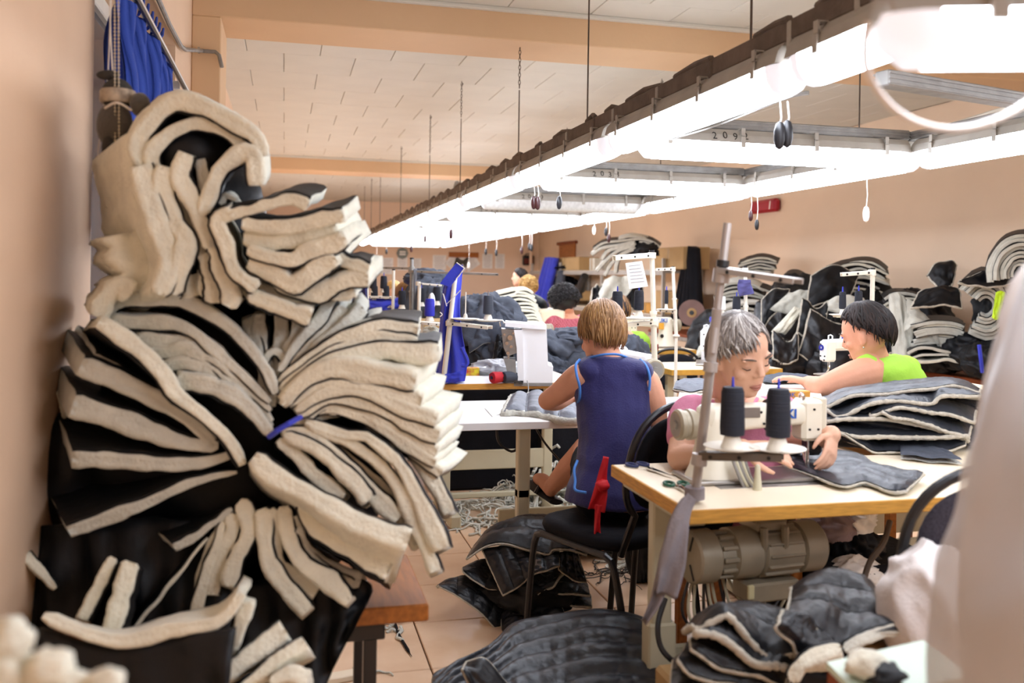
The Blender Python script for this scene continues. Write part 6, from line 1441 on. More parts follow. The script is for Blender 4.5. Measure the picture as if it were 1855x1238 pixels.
# tall stands at the far left
z = 6.6
t = pole_stand(at(745, 600, z), at(746, 470, z), 'steel post of the left thread stand with a grey strap', M_GALV, .014, [(at(745, 492, z), at(900, 498, z - .3), .05, .014), (at(746, 487, z), at(664, 485, z + .3), .05, .014)])
ribbon([(752, 487, z - .05), (752, 530, z - .05), (751, 580, z - .05)], [3.2, 3.2, 3], M_GREYL, t, 'strap')
for px, py, zz, lab in ((664, 600, 7.0, 'thin white frame post at the far left beside the pile'), (711, 600, 7.0, 'white frame post left of the steel post'), (758, 600, 6.4, 'short white post with a crossarm left of the blue gown')):
    pole_stand(at(px, py, zz), at(px + 2, 490 if px < 750 else 513, zz), lab, M_STANDW, .012, [(at(758, 514, zz), at(800, 518, zz), .04, .01)] if px == 758 else [], steps=False)
for i, (px, py) in enumerate(((676, 530), (695, 530), (678, 548), (699, 548), (728, 560), (763, 555), (791, 553))):
    spool_cone(at(px, py, 7.2 if i < 4 else 6.5), ['black thread cone upper left at the far left machines', 'black thread cone upper right at the far left machines', 'black thread cone lower left at the far left machines', 'black thread cone lower right at the far left machines', 'black thread cone left of the steel post', 'black thread cone right of the steel post', 'black thread cone next to the blue gown'][i], h=.10, r=.028)
spool_cone(at(778, 582, 5.7), 'bright blue thread cone beside the blue gown', m=M_THREADN, h=.11, r=.032)
for lab, a, b, zz in (('white thread rack bar behind the pile at the far left', (664, 538), (716, 540), 7.2), ('lower white thread rack bar at the far left', (664, 556), (716, 556), 7.2), ('white thread rack shelf before the steel post', (716, 566), (762, 566), 6.5), ('white thread rack shelf left of the blue gown', (757, 585), (798, 588), 5.8)):
    t = thing('thread_rack', lab, 'rack', at(*a, zz)); channel(at(*a, zz), at(*b, zz), .10, .016, t, M_STANDW); part(MB().cyl(at(a[0] + 8, a[1], zz + .03), at(a[0] + 8, 625, zz + .03), .008, n=8), 'post', M_STANDW, t)
sewing_table(.72, 2.3, 6.5, 7.2, .77, 'far left sewing table with two white machine heads', th=.034)
machine(Vector((1.62, 6.9, .772)), rotz(math.pi), 'white machine head at the far left, left one of two', 1.0, None, M_WHITEM)
machine(Vector((1.98, 6.72, .772)), rotz(math.pi + .2), 'white machine head at the far left, right one of two', .9, None, M_WHITEM)
crumple(at(695, 556, 7.3), (.20, .16, .07), 41, 'royal blue cloth heaped at the far left machines', M_BLUE, 'blue_cloth', 'cloth', flat=.7)
crumple(at(775, 560, 7.0), (.17, .16, .22), 42, 'dark garments heaped behind the blue gown', M_GREYC, flat=.9)
crumple(at(775, 505, 7.4), (.17, .14, .075), 43, 'grey garment on top of the heap behind the blue gown', M_GREYC, flat=.7)
crumple(at(783, 620, 5.9), (.10, .12, .09), 44, 'white crumpled sack under the heap beside the blue gown', M_FLEECE2, 'sack', 'sack', flat=.8)
tag(MB().box(at(772, 640, 7.0), (.5, .5, .55), None, .02).build('carton', M_CARD), 'carton under the dark heap behind the blue gown', 'carton')
quilt(pz([(640, 491), (655, 487), (664, 486)], 6.95), pz([(632, 580), (648, 585), (668, 585)], 6.95), 'navy cloth hanging at the right edge of the pile', lines=0, puff=.01, wr=.012, m=M_NAVY, edge=False, name='hanging_cloth', cat='cloth', thick=.006)
ov = thing('white_post', 'rounded white machine cover left of the blue gown', 'cover', at(782, 545, 6.2)); part(MB().ball(at(782, 548, 6.2), (.025, .02, .065)), 'cover', M_WHITEM, ov)

# ---- stand of the worker in navy (right of the head) with the paper slip
z = 4.35
t = pole_stand(at(1187, 700, z), at(1181, 458, z), 'tall cream thread stand with a white paper slip clipped on', M_CREAM, .012,
               [(at(1181, 463, z), at(1112, 468, z - .1), .03, .022), (at(1185, 585, z), at(1118, 590, z - .05), .05, .018)])
for px in (1120, 1157): tray(at(px, 578, z - .03), .07, t)
spool_cone(at(1118, 576, z - .03), 'black thread cone left on the cream stand above the brown haired head', h=.095, r=.026)
spool_cone(at(1157, 574, z - .03), 'black thread cone right on the cream stand above the brown haired head', h=.095, r=.024)
sl = thing('paper_slip', 'white handwritten paper slip hanging from the cream stand arm', 'paper', at(1155, 498, z - .08))
part(MB().prism(pz([(1133, 477), (1163, 473), (1174, 519), (1140, 524)], z - .09), V_F * .002), 'sheet', M_PAPER, sl)
for k in range(6):
    part(MB().prism(pz([(1139 + k * .8, 482 + k * 6), (1160 + k * 1.5, 479.5 + k * 6), (1160 + k * 1.5, 480.3 + k * 6), (1139 + k * .8, 482.8 + k * 6)], z - .093), V_F * .001), 'written_line', mat('pencil', '9a9aa2', .8), sl)
# second cream stand farther back with one cone
z = 5.6
t = pole_stand(at(1225, 610, z), at(1219, 486, z), 'cream two-arm thread stand beside the black hanging coat', M_STANDW, .010,
               [(at(1219, 488, z), at(1188, 489, z), .03, .016), (at(1222, 565, z), at(1190, 563, z), .05, .012)])
tray(at(1207, 562, z), .06, t)
spool_cone(at(1207, 560, z), 'slim black thread cone beside the black hanging coat', h=.085, r=.012)
# stand behind the grey haired woman
z = 5.0
t = pole_stand(at(1352, 640, z), at(1350, 486, z), 'white thread stand behind the grey haired woman with a violet rag', M_STANDW, .010,
               [(at(1350, 490, z), at(1305, 484, z + .05), .03, .014), (at(1351, 574, z), at(1300, 573, z), .05, .012)])
spool_cone(at(1334, 572, z), 'black thread cone behind the grey haired woman', h=.075, r=.022)
spool_cone(at(1307, 572, z), 'white thread cone behind the grey haired woman', m=M_THREADW, h=.075, r=.022)
ribbon([(1349, 507, z - .05), (1349, 520, z - .05), (1352, 535, z - .05)], [11, 13, 14], mat('violet_rag', '4b4878', .85), t, 'rag')
# stand of the woman in lime
z = 4.25
t = pole_stand(at(1578, 640, z), at(1581, 490, z), 'white thread stand above the woman in lime', M_STANDW, .0105,
               [(at(1580, 494, z), at(1524, 498, z), .03, .016), (at(1579, 575, z), at(1512, 573, z), .05, .012)])
tray(at(1526, 572, z), .06, t)
spool_cone(at(1526, 572, z), 'black thread cone left on the stand of the woman in lime', h=.08, r=.016)
spool_cone(at(1555, 570, z), 'black thread cone right on the stand of the woman in lime', h=.08, r=.018)

# ---- middle tables and machines
M_EDGEO = mat('edge_ochre', 'c9983f', .5, var=.25, vscale=14)
a = onZ(1262, 634, .77); sewing_table(a.x - .95, a.x, a.y, a.y + .55, .77, 'far sewing table with ochre edge under the lettered machine', edge_m=M_EDGEO)
m2 = machine(onZ(1236, 632, .772) + Vector((.02, .16, 0)), rotz(math.pi + .05), 'cream lettered machine on the far ochre edged table', .98, None, M_CREAM)
M0 = WM[m2.name]; lettering('JUKI', .05, M0 @ Vector((.165, .0505, .232)), V_R, V_U, mat('brand_blue', '2b5fb8', .4), m2, bold=.001)
part(MB().box(M0 @ Vector((.17, .049, .185)), (.045, .004, .055), None), 'yellow_notice', mat('orange_notice', 'e7a83c', .5), m2)
part(MB().cyl(M0 @ Vector((.165, .048, .10)), M0 @ Vector((.165, .054, .10)), .016, n=14), 'oil_gauge', M_BLKM, m2)
tag(MB().box(onZ(1180, 629, .80), (.10, .06, .05), None, .004).build('red_box', mat('dark_red_box', '8a2a28', .5)), 'dark red box under the arm of the far lettered machine', 'box')
c = onZ(1418, 668, .77); d = onZ(1208, 668, .77)
T5 = sewing_table(d.x, c.x, c.y, c.y + .5, .77, 'middle sewing table lettered at its ochre edge, with the single machine head', edge_m=M_EDGEO)
lettering('JUKI', .038, onZ(1408, 661, .75) + Vector((0, -.012, .004)), (1, 0, 0), (0, 0, 1), M_BLKM, T5, bold=.0015)
# slender machine seen from its needle end
def end_machine(px, py, z, label, m, emblem=False, s=1.0, turn=0.0):
    b = at(px, py, z); t = thing('sewing_machine', label, 'sewing machine', b)
    fw = (b - V_C); fw.z = 0; fw.normalize(); fw = (Matrix.Rotation(-turn, 3, 'Z') @ fw); rt = fw.cross(Vector((0, 0, 1))); up = Vector((0, 0, 1)); R = axes(rt, fw, up)
    P = lambda r, u, f: b + rt * r * s + up * u * s + fw * f * s
    part(MB().box(P(0, .19, 0), (.095 * s, .09 * s, .17 * s), R, .016 * s), 'head', m, t)
    part(MB().box(P(0, .19, -.05), (.075 * s, .02 * s, .15 * s), R, .008 * s), 'face_plate', m, t)
    part(MB().box(P(.01, .235, .22), (.085 * s, .42 * s, .09 * s), R, .02 * s), 'arm', m, t)
    part(MB().box(P(.01, .12, .40), (.10 * s, .12 * s, .28 * s), R, .02 * s), 'pillar', m, t)
    part(MB().cyl(P(0, .105, 0), P(0, .015, 0), .005 * s, n=8), 'needle_bar', M_CHROME, t)
    part(MB().tube(spline([P(.02, .10, -.01), P(.03, .06, -.02), P(.01, .02, -.03)], 8), .006 * s, 6), 'presser_lever', M_CHROME, t)
    part(MB().box(P(.0, .005, .12), (.16 * s, .40 * s, .012 * s), R, .003), 'bed', M_STEEL, t)
    part(MB().tube([P(-.02, .275, .02), P(-.02, .305, .02), P(.0, .312, .02), P(.02, .305, .02), P(.02, .275, .02)], .006 * s, 7), 'thread_guide', m, t)
    part(MB().tube([P(.03, .275, .10), P(.03, .30, .10), P(.05, .307, .10), P(.065, .30, .10), P(.065, .27, .10)], .006 * s, 7), 'thread_guide', m, t)
    for r, u in ((-.02, .15), (.02, .15), (-.02, .24), (.015, .12)): part(MB().cyl(P(r, u, -.058), P(r, u, -.064), .006 * s, n=10), 'screw', M_BLKM, t)
    part(MB().lathe([(.01, -.02), (.06, -.02), (.062, .02), (.02, .03)], P(.01, .20, .47), fw, 20), 'handwheel', M_BLKM, t)
    if emblem:
        eb = mat('emblem_blue', '2a2f9a', .4); part(MB().cyl(P(-.012, .215, -.058), P(-.012, .215, -.068), .022 * s, n=20), 'emblem', eb, t)
        part(MB().cyl(P(-.012, .215, -.065), P(-.012, .215, -.068), .009 * s, n=16), 'emblem', M_WHITEM, t)
    return t
end_machine(1279, 661, 6.15, 'slim white machine head seen end on at the middle table', M_WHITEM, s=.86)
end_machine(1500, 680, 4.1, 'white machine with a round blue emblem before the woman in lime', M_WHITEM, True, .58, turn=.75)
bt = thing('water_bottle', 'clear plastic water bottle with blue cap left of the grey haired woman', 'bottle', at(1290, 661, 6.15))
o = at(1290, 661, 6.15); M_PET = mat('clear_bottle', 'c9d6e6', .08, trans=.75, spec=.6, var=.05)
part(MB().lathe([(a_ * 1.4, b_ * 1.45) for a_, b_ in ((.030, 0), (.034, .01), (.034, .06), (.031, .07), (.034, .08), (.034, .14), (.026, .165), (.013, .19), (.013, .20))], o, n=18), 'bottle_body', M_PET, bt)
part(MB().cyl(o + Vector((0, 0, .288)), o + Vector((0, 0, .322)), .0215, n=16), 'cap', M_BLUE, bt)
part(MB().lathe([(.0485, .12), (.0492, .123), (.0492, .18), (.0485, .183)], o, n=18), 'label_band', M_WHITEM, bt)
crumple(at(1172, 661, 4.6), (.06, .05, .02), 51, 'royal blue scrap on the white machine right of the worker in navy', M_BLUE, 'blue_scrap', 'scrap')
tag(MB().prism(pz([(1122, 594), (1138, 600), (1128, 622), (1114, 612)], 5.4), V_F * .003).build('paper_sheet', M_PAPER), 'tilted white paper before the back of the far woman in lime', 'paper')

# ---- steel shelf rack along the right wall with its load
def shelf_rack():
    t = thing('shelf_rack', 'steel shelf rack along the right wall loaded with cartons and cloth', 'shelf rack', (5.5, 15.5, 0))
    for z in (1.45, .80):
        part(MB().box((5.52, 15.6, z), (.62, 7.2, .035), None, .004), 'shelf', M_SHELF, t)
        part(MB().box((5.205, 15.6, z - .015), (.02, 7.2, .07), None, .003), 'front_lip', M_SHELF, t)
        part(MB().box((5.52, 15.6, z + .022), (.58, 7.1, .012)), 'shelf_board', M_TABLE, t)
    for y in (12.02, 14.6, 17.0, 19.1):
        for x in (5.22, 5.8): part(MB().box((x, y, .82), (.045, .045, 1.64), None, .003), 'post', M_SHELF, t)
shelf_rack()
def wbox(px0, py0, px1, py1, X, depth, label, m=None, name='carton'):
    a = onX(px0, py0, X); b = onX(px1, py1, X); y0, y1 = sorted((a.y, b.y)); z0, z1 = sorted((a.z, b.z))
    t = thing(name, label, 'carton', (X, (y0 + y1) / 2, z0))
    part(MB().box((X + depth / 2, (y0 + y1) / 2, (z0 + z1) / 2), (depth, y1 - y0, z1 - z0), None, .01), 'box_body', m or M_CARD, t)
    part(MB().box((X - .002, (y0 + y1) / 2, (z0 + z1) / 2), (.003, .05, z1 - z0 - .01)), 'tape_strip', mat('parcel_tape', 'a88a58', .4), t)
wbox(1186, 450, 1237, 488, 5.26, .4, 'large closed carton on the shelf rack next to the black coat')
wbox(1000, 468, 1048, 490, 5.26, .4, 'open carton on the far end of the shelf rack')
wbox(1188, 526, 1226, 572, 5.3, .4, 'carton on the lower shelf beside the black coat')
wbox(1068, 468, 1076, 490, 5.26, .3, 'narrow pale carton behind the cloth on the shelf rack', M_FLEECE2)
wbox(992, 524, 1046, 545, 5.3, .4, 'carton on the lower shelf behind the curly head')
wbox(1160, 548, 1178, 568, 5.3, .3, 'small ochre carton under the paper slip', M_WOODE)
crumple(onX(1022, 490, 5.4) + Vector((0, 0, .05)), (.25, .6, .07), 52, 'black cloth folded on the far shelf', M_BLACKC, 'black_cloth', 'cloth')
crumple(onX(1020, 512, 5.45), (.2, .6, .12), 53, 'black garments on the lower far shelf', M_BLACKC, 'black_cloth', 'cloth')
bp = lambda pts, X: [tuple(onX(x, y, X)) for x, y in pts]
def hang(name, A, B, X, label, m, cat='cloth', folds=5, amp=.05):
    """cloth hanging along the right wall at x = X, between a top and a bottom picture line"""
    a = spline([onX(x, y, X) for x, y in A], 24); b = spline([onX(x, y, X) for x, y in B], 24)
    fn = lambda u, v: a[min(int(u * 24 + .5), 24)].lerp(b[min(int(u * 24 + .5), 24)], v) + Vector((-amp * (.3 + .7 * v) * (1 + math.sin(u * folds * 6.28 + 1.2 * v)), 0, 0))
    mb = MB().grid(fn, 24, 14); g = MB().grid(lambda u, v: fn(u, v) + Vector((.10, 0, 0)), 24, 14); n = len(mb.v); mb.add(g.v, g.f); w = 25
    rim = list(range(w)) + [r * w + 24 for r in range(1, 15)] + [14 * w + k for k in range(23, -1, -1)] + [r * w for r in range(13, 0, -1)]
    mb.f += [(rim[i], rim[(i + 1) % len(rim)], rim[(i + 1) % len(rim)] + n, rim[i] + n) for i in range(len(rim))]; mb.m += [0] * len(rim)
    return tag(mb.build(name, m, smooth=179), label, cat)
hang('coat', [(1243, 450), (1250, 446), (1257, 450)], [(1224, 585), (1245, 592), (1268, 590)], 5.35, 'long black coat hanging at the end of the shelf rack', M_BLACKC, 'coat')
hang('coat', [(988, 467), (997, 466), (1005, 468)], [(973, 545), (982, 548), (992, 546)], 5.1, 'royal blue coat hanging at the far end of the shelf rack', M_BLUE, 'coat', 3)
hang('coat', [(1012, 492), (1016, 490)], [(1006, 560), (1016, 560)], 5.15, 'dark grey garment hanging from the shelf rack behind the curly head', M_GREYC, 'coat', 2)
# machine-thread tool hanging: dark sleeve on the rack post
tl = thing('hand_lamp', 'black hand tool hanging on the shelf rack post above the red checked shirt', 'tool', onX(1056, 510, 5.1)); part(MB().tube([onX(1060, 500, 5.1), onX(1051, 525, 5.1)], [.07, .09], 10), 'tool_body', M_BLKP, tl); part(MB().tube([onX(1051, 525, 5.1), onX(1053, 540, 5.1)], .03, 8), 'tool_handle', M_BLKP, tl)
ds = thing('cloth_roll', 'grey brown roll disc leaning at the foot of the black coat', 'roll', onX(1253, 567, 5.0)); o = onX(1253, 567, 5.0)
dx = (V_C - o).normalized()
part(MB().lathe([(.04, .0), (.155, .0), (.165, .02), (.165, .07), (.04, .07)], o, dx, 30), 'roll', mat('taupe_roll', '8a6f6a', .6, var=.2), ds)
part(MB().lathe([(.02, .065), (.055, .068), (.06, .08), (.02, .085)], o, dx, 20), 'core', M_CARD, ds); part(MB().cyl(o + dx * .08, o + dx * .09, .03, n=14), 'core_hole', M_BLKM, ds)
# cut panels heaped on and below the shelf
gS = 'cut panels on the shelf rack'
labS = ['flat cut panel of pale batting hanging over the shelf edge', 'curled black backed panel lying on the shelf heap']
for i, (pts, t_, ln) in enumerate((([(1075, 452), (1095, 440), (1130, 436), (1155, 432)], 5, 'u'), ([(1072, 462), (1090, 450), (1120, 445), (1150, 438)], 6, 'd'), ([(1090, 470), (1102, 455), (1130, 448), (1152, 442)], 6, 'd'), ([(1080, 492), (1100, 470), (1120, 455), (1150, 446)], 6, 'd'), ([(1095, 500), (1108, 478), (1125, 462), (1150, 450)], 6, 'd'), ([(1115, 495), (1118, 475), (1130, 460), (1152, 450)], 7, 'd'),
                                     ([(1195, 448), (1180, 438), (1160, 433), (1148, 434)], 5, 'u'), ([(1188, 447), (1172, 440), (1158, 438)], 4, 'u'), ([(1120, 434), (1140, 429), (1165, 432), (1185, 440)], 4, 'd'))):
    px_slab(pts, 12.2, t_, '%s panel of the curled batting heap on top of the shelf rack' % ORD[i], (2, -5, .4), ln, gS)
crumple(at(1163, 455, 12.4), (.22, .25, .17), 61, 'dark cloth inside the heap on the shelf rack', M_LINING, 'black_cloth', 'cloth')
for i, (A, B, m) in enumerate((([(1096, 505), (1130, 500), (1160, 505)], [(1072, 560), (1090, 575), (1110, 570)], M_FLEECE2), ([(1074, 520), (1092, 518)], [(1068, 570), (1080, 575)], M_LINING), ([(1118, 515), (1130, 518)], [(1100, 575), (1118, 580)], M_FLEECE2), ([(1142, 515), (1165, 520)], [(1125, 560), (1160, 562)], M_LINING))):
    quilt(pz(A, 11.6), pz(B, 11.3), '%s cut panel draped on the lower shelf behind the brown haired woman' % ORD[i], lines=0, puff=.02, wr=.03, m=m, edge=(m is M_LINING), er=.012, nu=16, nv=10, name='cut_cloth', cat='cloth')

# ---- heaps of finished pieces along the right wall
SH = thing('low_shelf', 'low brown shelf carrying the heaps along the right wall', 'shelf', (5.4, 6.3, 0))
SX, SZ = 4.95, onX(1700, 677, 4.95).z
part(MB().box(((SX + 5.84) / 2, 8.05, SZ - .02), (5.84 - SX, 7.7, .04), None, .004), 'board', M_BROWN, SH)
part(MB().box((SX + .012, 8.05, SZ - .065), (.02, 7.7, .05), None, .003), 'front_rail', M_GALV, SH)
for y in (4.5, 6.6, 8.8, 11.6): part(MB().box((SX + .06, y, (SZ - .05) / 2), (.05, .05, SZ - .05), None, .004), 'leg', M_GALV, SH)
def pile(cx, cy, z, w, h, n, label, group, seed, tpx=5, up=0.0, bat=None, arch=.3, ext=(0, -8, .35)):
    """stack of n folded pieces, edges to the viewer, picture box centred at cx, cy"""
    rg = random.Random(seed)
    for k in range(n):
        lab_k = '%s %s, from below' % (ORD[k], label)
        y = cy + h / 2 - h * (k + .5) / n; ww = w * rg.uniform(.75, 1.02) / 2; xo = rg.uniform(-.08, .08) * w; ar = arch * h * (.3 + .7 * k / n)
        pts = [(cx + xo + ww * u, y + ar * u * u - ar * .4 + rg.uniform(-.25, .25) * h / n + up * u) for u in (-1, -.55, 0, .5, 1)]
        px_slab(pts, z - rg.uniform(0, .06), tpx * rg.uniform(.8, 1.2), lab_k, (rg.uniform(-5, 5), ext[1] + rg.uniform(-2, 2), ext[2]), rg.choice('udu'), group, bat=bat or rg.choice((M_FLEECE2, M_FLEECE2, M_FLEECE)), nu=12)
for i, (cx, cy, z, w, h, n, lab, tpx, up) in enumerate((
    (1350, 590, 9.6, 125, 70, 9, 'folded padded panel in the heap behind the grey haired woman', 5.5, -3), (1372, 485, 10.4, 72, 34, 6, 'folded black panel in the small pile on top behind the front stand', 4, -2), (1345, 535, 10.0, 100, 42, 6, 'folded padded panel in the middle of the heap behind the front stand', 5, 2), (1440, 520, 9.0, 60, 40, 5, 'folded black panel right of the front stand arm', 4, 3),
    (1560, 505, 8.2, 110, 60, 8, 'folded panel in the heap behind the head of the woman in lime', 5, 3), (1700, 605, 6.9, 96, 40, 7, 'folded padded panel of the batting stack on the brown shelf', 8, 0), (1690, 645, 6.8, 90, 30, 3, 'padded panel under the batting stack on the brown shelf', 6, 0), (1640, 560, 7.6, 90, 60, 5, 'folded panel between the lime woman and the batting stack', 5, 4))):
    pile(cx, cy, z, w, h, n, lab, lab.replace('folded ', '') + 's', 100 + i, tpx, up)
# curled bundles like seashells near the plastic sheet
def shell(cx, cy, z, rx, ry, n, a0, a1, label, tpx=6, seed=1):
    rg = random.Random(seed)
    for k in range(n):
        f = 1 - .82 * k / n; pts = []
        for j in range(7):
            a = a0 + (a1 - a0) * j / 6; pts.append((cx + rx * f * math.cos(a) + rg.uniform(-1, 1), cy - ry * f * math.sin(a) + rg.uniform(-1, 1)))
        px_slab(pts, z - .02 * (k % 3), tpx * (.6 + .5 * f), '%s %s, from outside' % (ORD[k], label), (rg.uniform(-3, 3), -8, .35), 'ud'[k % 2], label.replace('panel', 'panels'), nu=16)
shell(1785, 555, 6.7, 52, 60, 7, 2.6, -2.2, 'curled padded panel of the round bundle on the brown shelf', 7, 1)
shell(1850, 500, 6.4, 60, 72, 8, 3.3, .9, 'fanned padded panel of the topmost bundle at the plastic sheet', 7, 2)
for i, (A, B, z, m, lab) in enumerate((
    ([(1680, 500), (1695, 478), (1720, 473), (1732, 480)], [(1705, 530), (1712, 525), (1725, 515)], 7.0, M_LINING, 'black collar shaped piece standing on the batting stack'),
    ([(1665, 530), (1700, 520), (1735, 522)], [(1650, 560), (1700, 552), (1742, 558)], 6.8, M_LINING, 'black lining top of the batting stack on the brown shelf'),
    ([(1770, 500), (1800, 488), (1850, 470)], [(1735, 512), (1800, 520), (1850, 510)], 6.6, M_LINING, 'black cloth between the two curled bundles'),
    ([(1610, 535), (1625, 530), (1640, 540)], [(1618, 680), (1640, 670), (1665, 655)], 7.1, M_FLEECE2, 'long pale batting piece hanging down beside the lime shoulder'),
    ([(1640, 540), (1655, 555), (1680, 600)], [(1640, 600), (1660, 590), (1720, 640)], 7.0, M_FLEECE2, 'pale batting piece slanting across the foot of the batting stack'),
    ([(1470, 500), (1510, 480), (1555, 498)], [(1460, 560), (1500, 545), (1540, 535)], 7.9, M_LINING, 'black padded sleeve at the top of the heap left of the white stand'),
    ([(1455, 540), (1480, 560), (1500, 545)], [(1445, 600), (1475, 615), (1492, 600)], 7.6, M_LINING, 'black quilted sleeve hanging in the middle heap'),
    ([(1380, 545), (1400, 525), (1430, 525)], [(1380, 600), (1395, 575), (1420, 555)], 8.2, M_LINING, 'black quilted hood piece in the heap right of the front stand'),
    ([(1430, 530), (1460, 525), (1470, 535)], [(1395, 560), (1430, 568), (1455, 560)], 8.0, M_FLEECE2, 'pale flap of batting turned over in the middle heap'),
    ([(1440, 555), (1455, 562)], [(1398, 600), (1425, 605)], 7.7, M_FLEECE, 'white crumpled batting sheet in the middle heap'),
    ([(1470, 560), (1500, 580), (1530, 590)], [(1448, 640), (1480, 665), (1520, 660)], 7.5, M_QUILT, 'black quilted jacket front hanging in the middle heap'),
    ([(1400, 600), (1430, 620), (1445, 600)], [(1400, 650), (1425, 660), (1445, 650)], 7.4, M_QUILT, 'black quilted piece low in the middle heap'),
    ([(1500, 545), (1530, 535), (1565, 540)], [(1500, 560), (1540, 572), (1570, 575)], 7.6, M_FLEECE2, 'grey batting piece behind the white stand cones'),
    ([(1540, 560), (1560, 575)], [(1520, 620), (1545, 640)], 7.3, M_BLUE, 'royal blue cloth behind the face of the woman in lime'),
    ([(1600, 600), (1615, 598)], [(1600, 640), (1618, 640)], 7.2, M_LINING, 'black cloth right of the head of the woman in lime'),
    ([(1280, 620), (1305, 600), (1320, 590)], [(1255, 650), (1280, 640), (1300, 620)], 7.8, M_FLEECE2, 'pale batting slope left of the water bottle'))):
    mm = m; quilt(pz(A, z), pz(B, z - .12), lab, lines=2 if m is M_QUILT else 0, puff=.018, wr=.012, m=mm, edge=(m in (M_LINING, M_QUILT)), er=.009, nu=20, nv=14, name='cut_cloth', cat='cloth', hump=.03)
for i, (x, y, z, r, lab, m) in enumerate(((1330, 620, 9.8, (.45, .3, .35), 'black lining mass of the heap behind the grey haired woman', M_LINING), (1450, 610, 8.6, (.42, .3, .50), 'black quilted mass of the middle heap', M_QUILT), (1560, 600, 8.4, (.38, .3, .45), 'black mass of the heap behind the woman in lime', M_LINING), (1690, 640, 7.2, (.20, .25, .16), 'black rolled cloth on the brown shelf below the batting stack', M_LINING), (1760, 640, 6.9, (.22, .22, .14), 'navy black rolled bundle on the brown shelf', M_LINING), (1800, 655, 6.6, (.2, .2, .13), 'navy black bundle with a blue tie by the plastic sheet', M_LINING), (1650, 570, 7.8, (.3, .25, .2), 'black mass under the collar shaped piece', M_LINING), (1830, 560, 6.9, (.25, .2, .3), 'black mass behind the curled bundles', M_LINING), (1400, 660, 7.6, (.35, .25, .2), 'black quilted mass low in the middle heap', M_QUILT), (1530, 670, 7.4, (.3, .2, .2), 'black quilted mass under the middle heap', M_QUILT))):
    crumple(at(x, y, z), r, 70 + i, lab, m, 'black_cloth', 'cloth', flat=.9)
yt = quilt(pz([(1803, 530), (1812, 527), (1822, 530)], 6.2), pz([(1797, 575), (1803, 580), (1812, 577)], 6.2), 'fluorescent yellow strip hanging from the round bundle', lines=0, puff=.003, m=mat('fluo_yellow', 'c8f02a', .6, var=.06), edge=False, name='yellow_strip', cat='strip', thick=.004)
ty = tag(MB().tube(spline([at(1774, 625, 6.4), at(1777, 650, 6.38), at(1780, 675, 6.4)], 10), .014, 6).build('tie', M_BLUE), 'royal blue tie round the bundle by the plastic sheet', 'tie')
# ---- things on the walls
rb = thing('wall_box', 'red rounded box fixed high on the right wall', 'box', onX(1388, 377, 5.78))
a, b = onX(1364, 377, 5.8), onX(1409, 377, 5.8)
part(MB().box(((5.80), (a.y + b.y) / 2, a.z), (.10, abs(a.y - b.y), .16), None, .03), 'casing', mat('red_casing', 'a8142a', .35), rb)
part(MB().box((5.755, (a.y + b.y) / 2 - .2, a.z), (.015, .02, .10), axes((1, 0, 0), (0, 1, .2), (0, -.2, 1))), 'white_stripe', M_PAPER, rb)
def sheet(px0, py0, px1, py1, label, rot=0, lines=9, m=None):
    a, b = onY(px0, py0, YF - .012), onY(px1, py1, YF - .012); c = (a + b) / 2; w, h = abs(b.x - a.x), abs(a.z - b.z)
    t = thing('wall_paper_sheet', label, 'paper', c); R = Matrix.Rotation(rot, 3, 'Y')
    part(MB().box(c, (w, .004, h), R), 'sheet', m or M_PAPER, t)
    for k in range(lines):
        part(MB().box(c + R @ Vector((-.02 * w * (k % 3), -.004, h * (.40 - .8 * k / max(lines - 1, 1)))), (w * (.78 - .1 * (k % 3)), .002, h * .02), R), 'text_line', mat('print_grey', '9c948c', .9), t)
for p in ((691, 467, 712, 497, 'paper notice left of the clock on the far wall'), (720, 466, 738, 490, 'paper notice below the clock'), (747, 468, 763, 488, 'paper notice in a clear sleeve right of the clock'), (784, 462, 808, 489, 'wide paper notice left of the tilted papers'), (874, 460, 892, 487, 'left one of two single paper notices'), (897, 460, 914, 487, 'right one of two single paper notices')):
    sheet(*p)
nb_ = thing('notice_board', 'brown notice board strip behind three tilted papers on the far wall', 'notice board', onY(840, 470, YF - .02))
part(MB().box((onY(840, 462, YF - .02)), (.70, .03, .12), None, .004), 'board', M_BENCH, nb_)
sheet(810, 464, 836, 488, 'left tilted paper of three on the far wall', .6); sheet(824, 462, 846, 490, 'middle tilted paper of three on the far wall', .25); sheet(840, 464, 866, 488, 'right tilted paper of three on the far wall', -.6)
ck_ = thing('wall_clock', 'grey octagonal sign like clock on the far wall', 'clock', onY(729, 459, YF - .02)); o = onY(729, 459, YF - .03)
part(MB().lathe([(.05, 0), (.135, 0), (.13, .03), (.05, .03)], o, (0, -1, 0), 8), 'frame', mat('sign_grey', '7d8682', .5), ck_)
for k in range(2): part(MB().box(o + Vector((0, -.034, .03 - .055 * k)), (.14, .004, .035)), 'face_mark', M_PAPER, ck_)
rd = thing('wall_radio', 'black boxed device hung on the far wall', 'device', onY(957, 472, YF - .05)); o = onY(957, 472, YF - .06)
part(MB().box(o, (.27, .10, .23), None, .02), 'casing', M_BLKP, rd); part(MB().box(o + Vector((0, -.052, -.02)), (.22, .006, .12), None, .002), 'display', mat('dark_red_display', '6a2a22', .4), rd); part(MB().tube([o + Vector((-.08, 0, .115)), o + Vector((-.06, 0, .15)), o + Vector((.06, 0, .15)), o + Vector((.08, 0, .115))], .01, 6), 'handle', M_BLKP, rd)
fb = thing('framed_board', 'brown framed wooden board high on the wall above the shelf rack', 'board', onX(1027, 456, 5.82)); a, b = onX(1013, 442, 5.82), onX(1041, 468, 5.82)
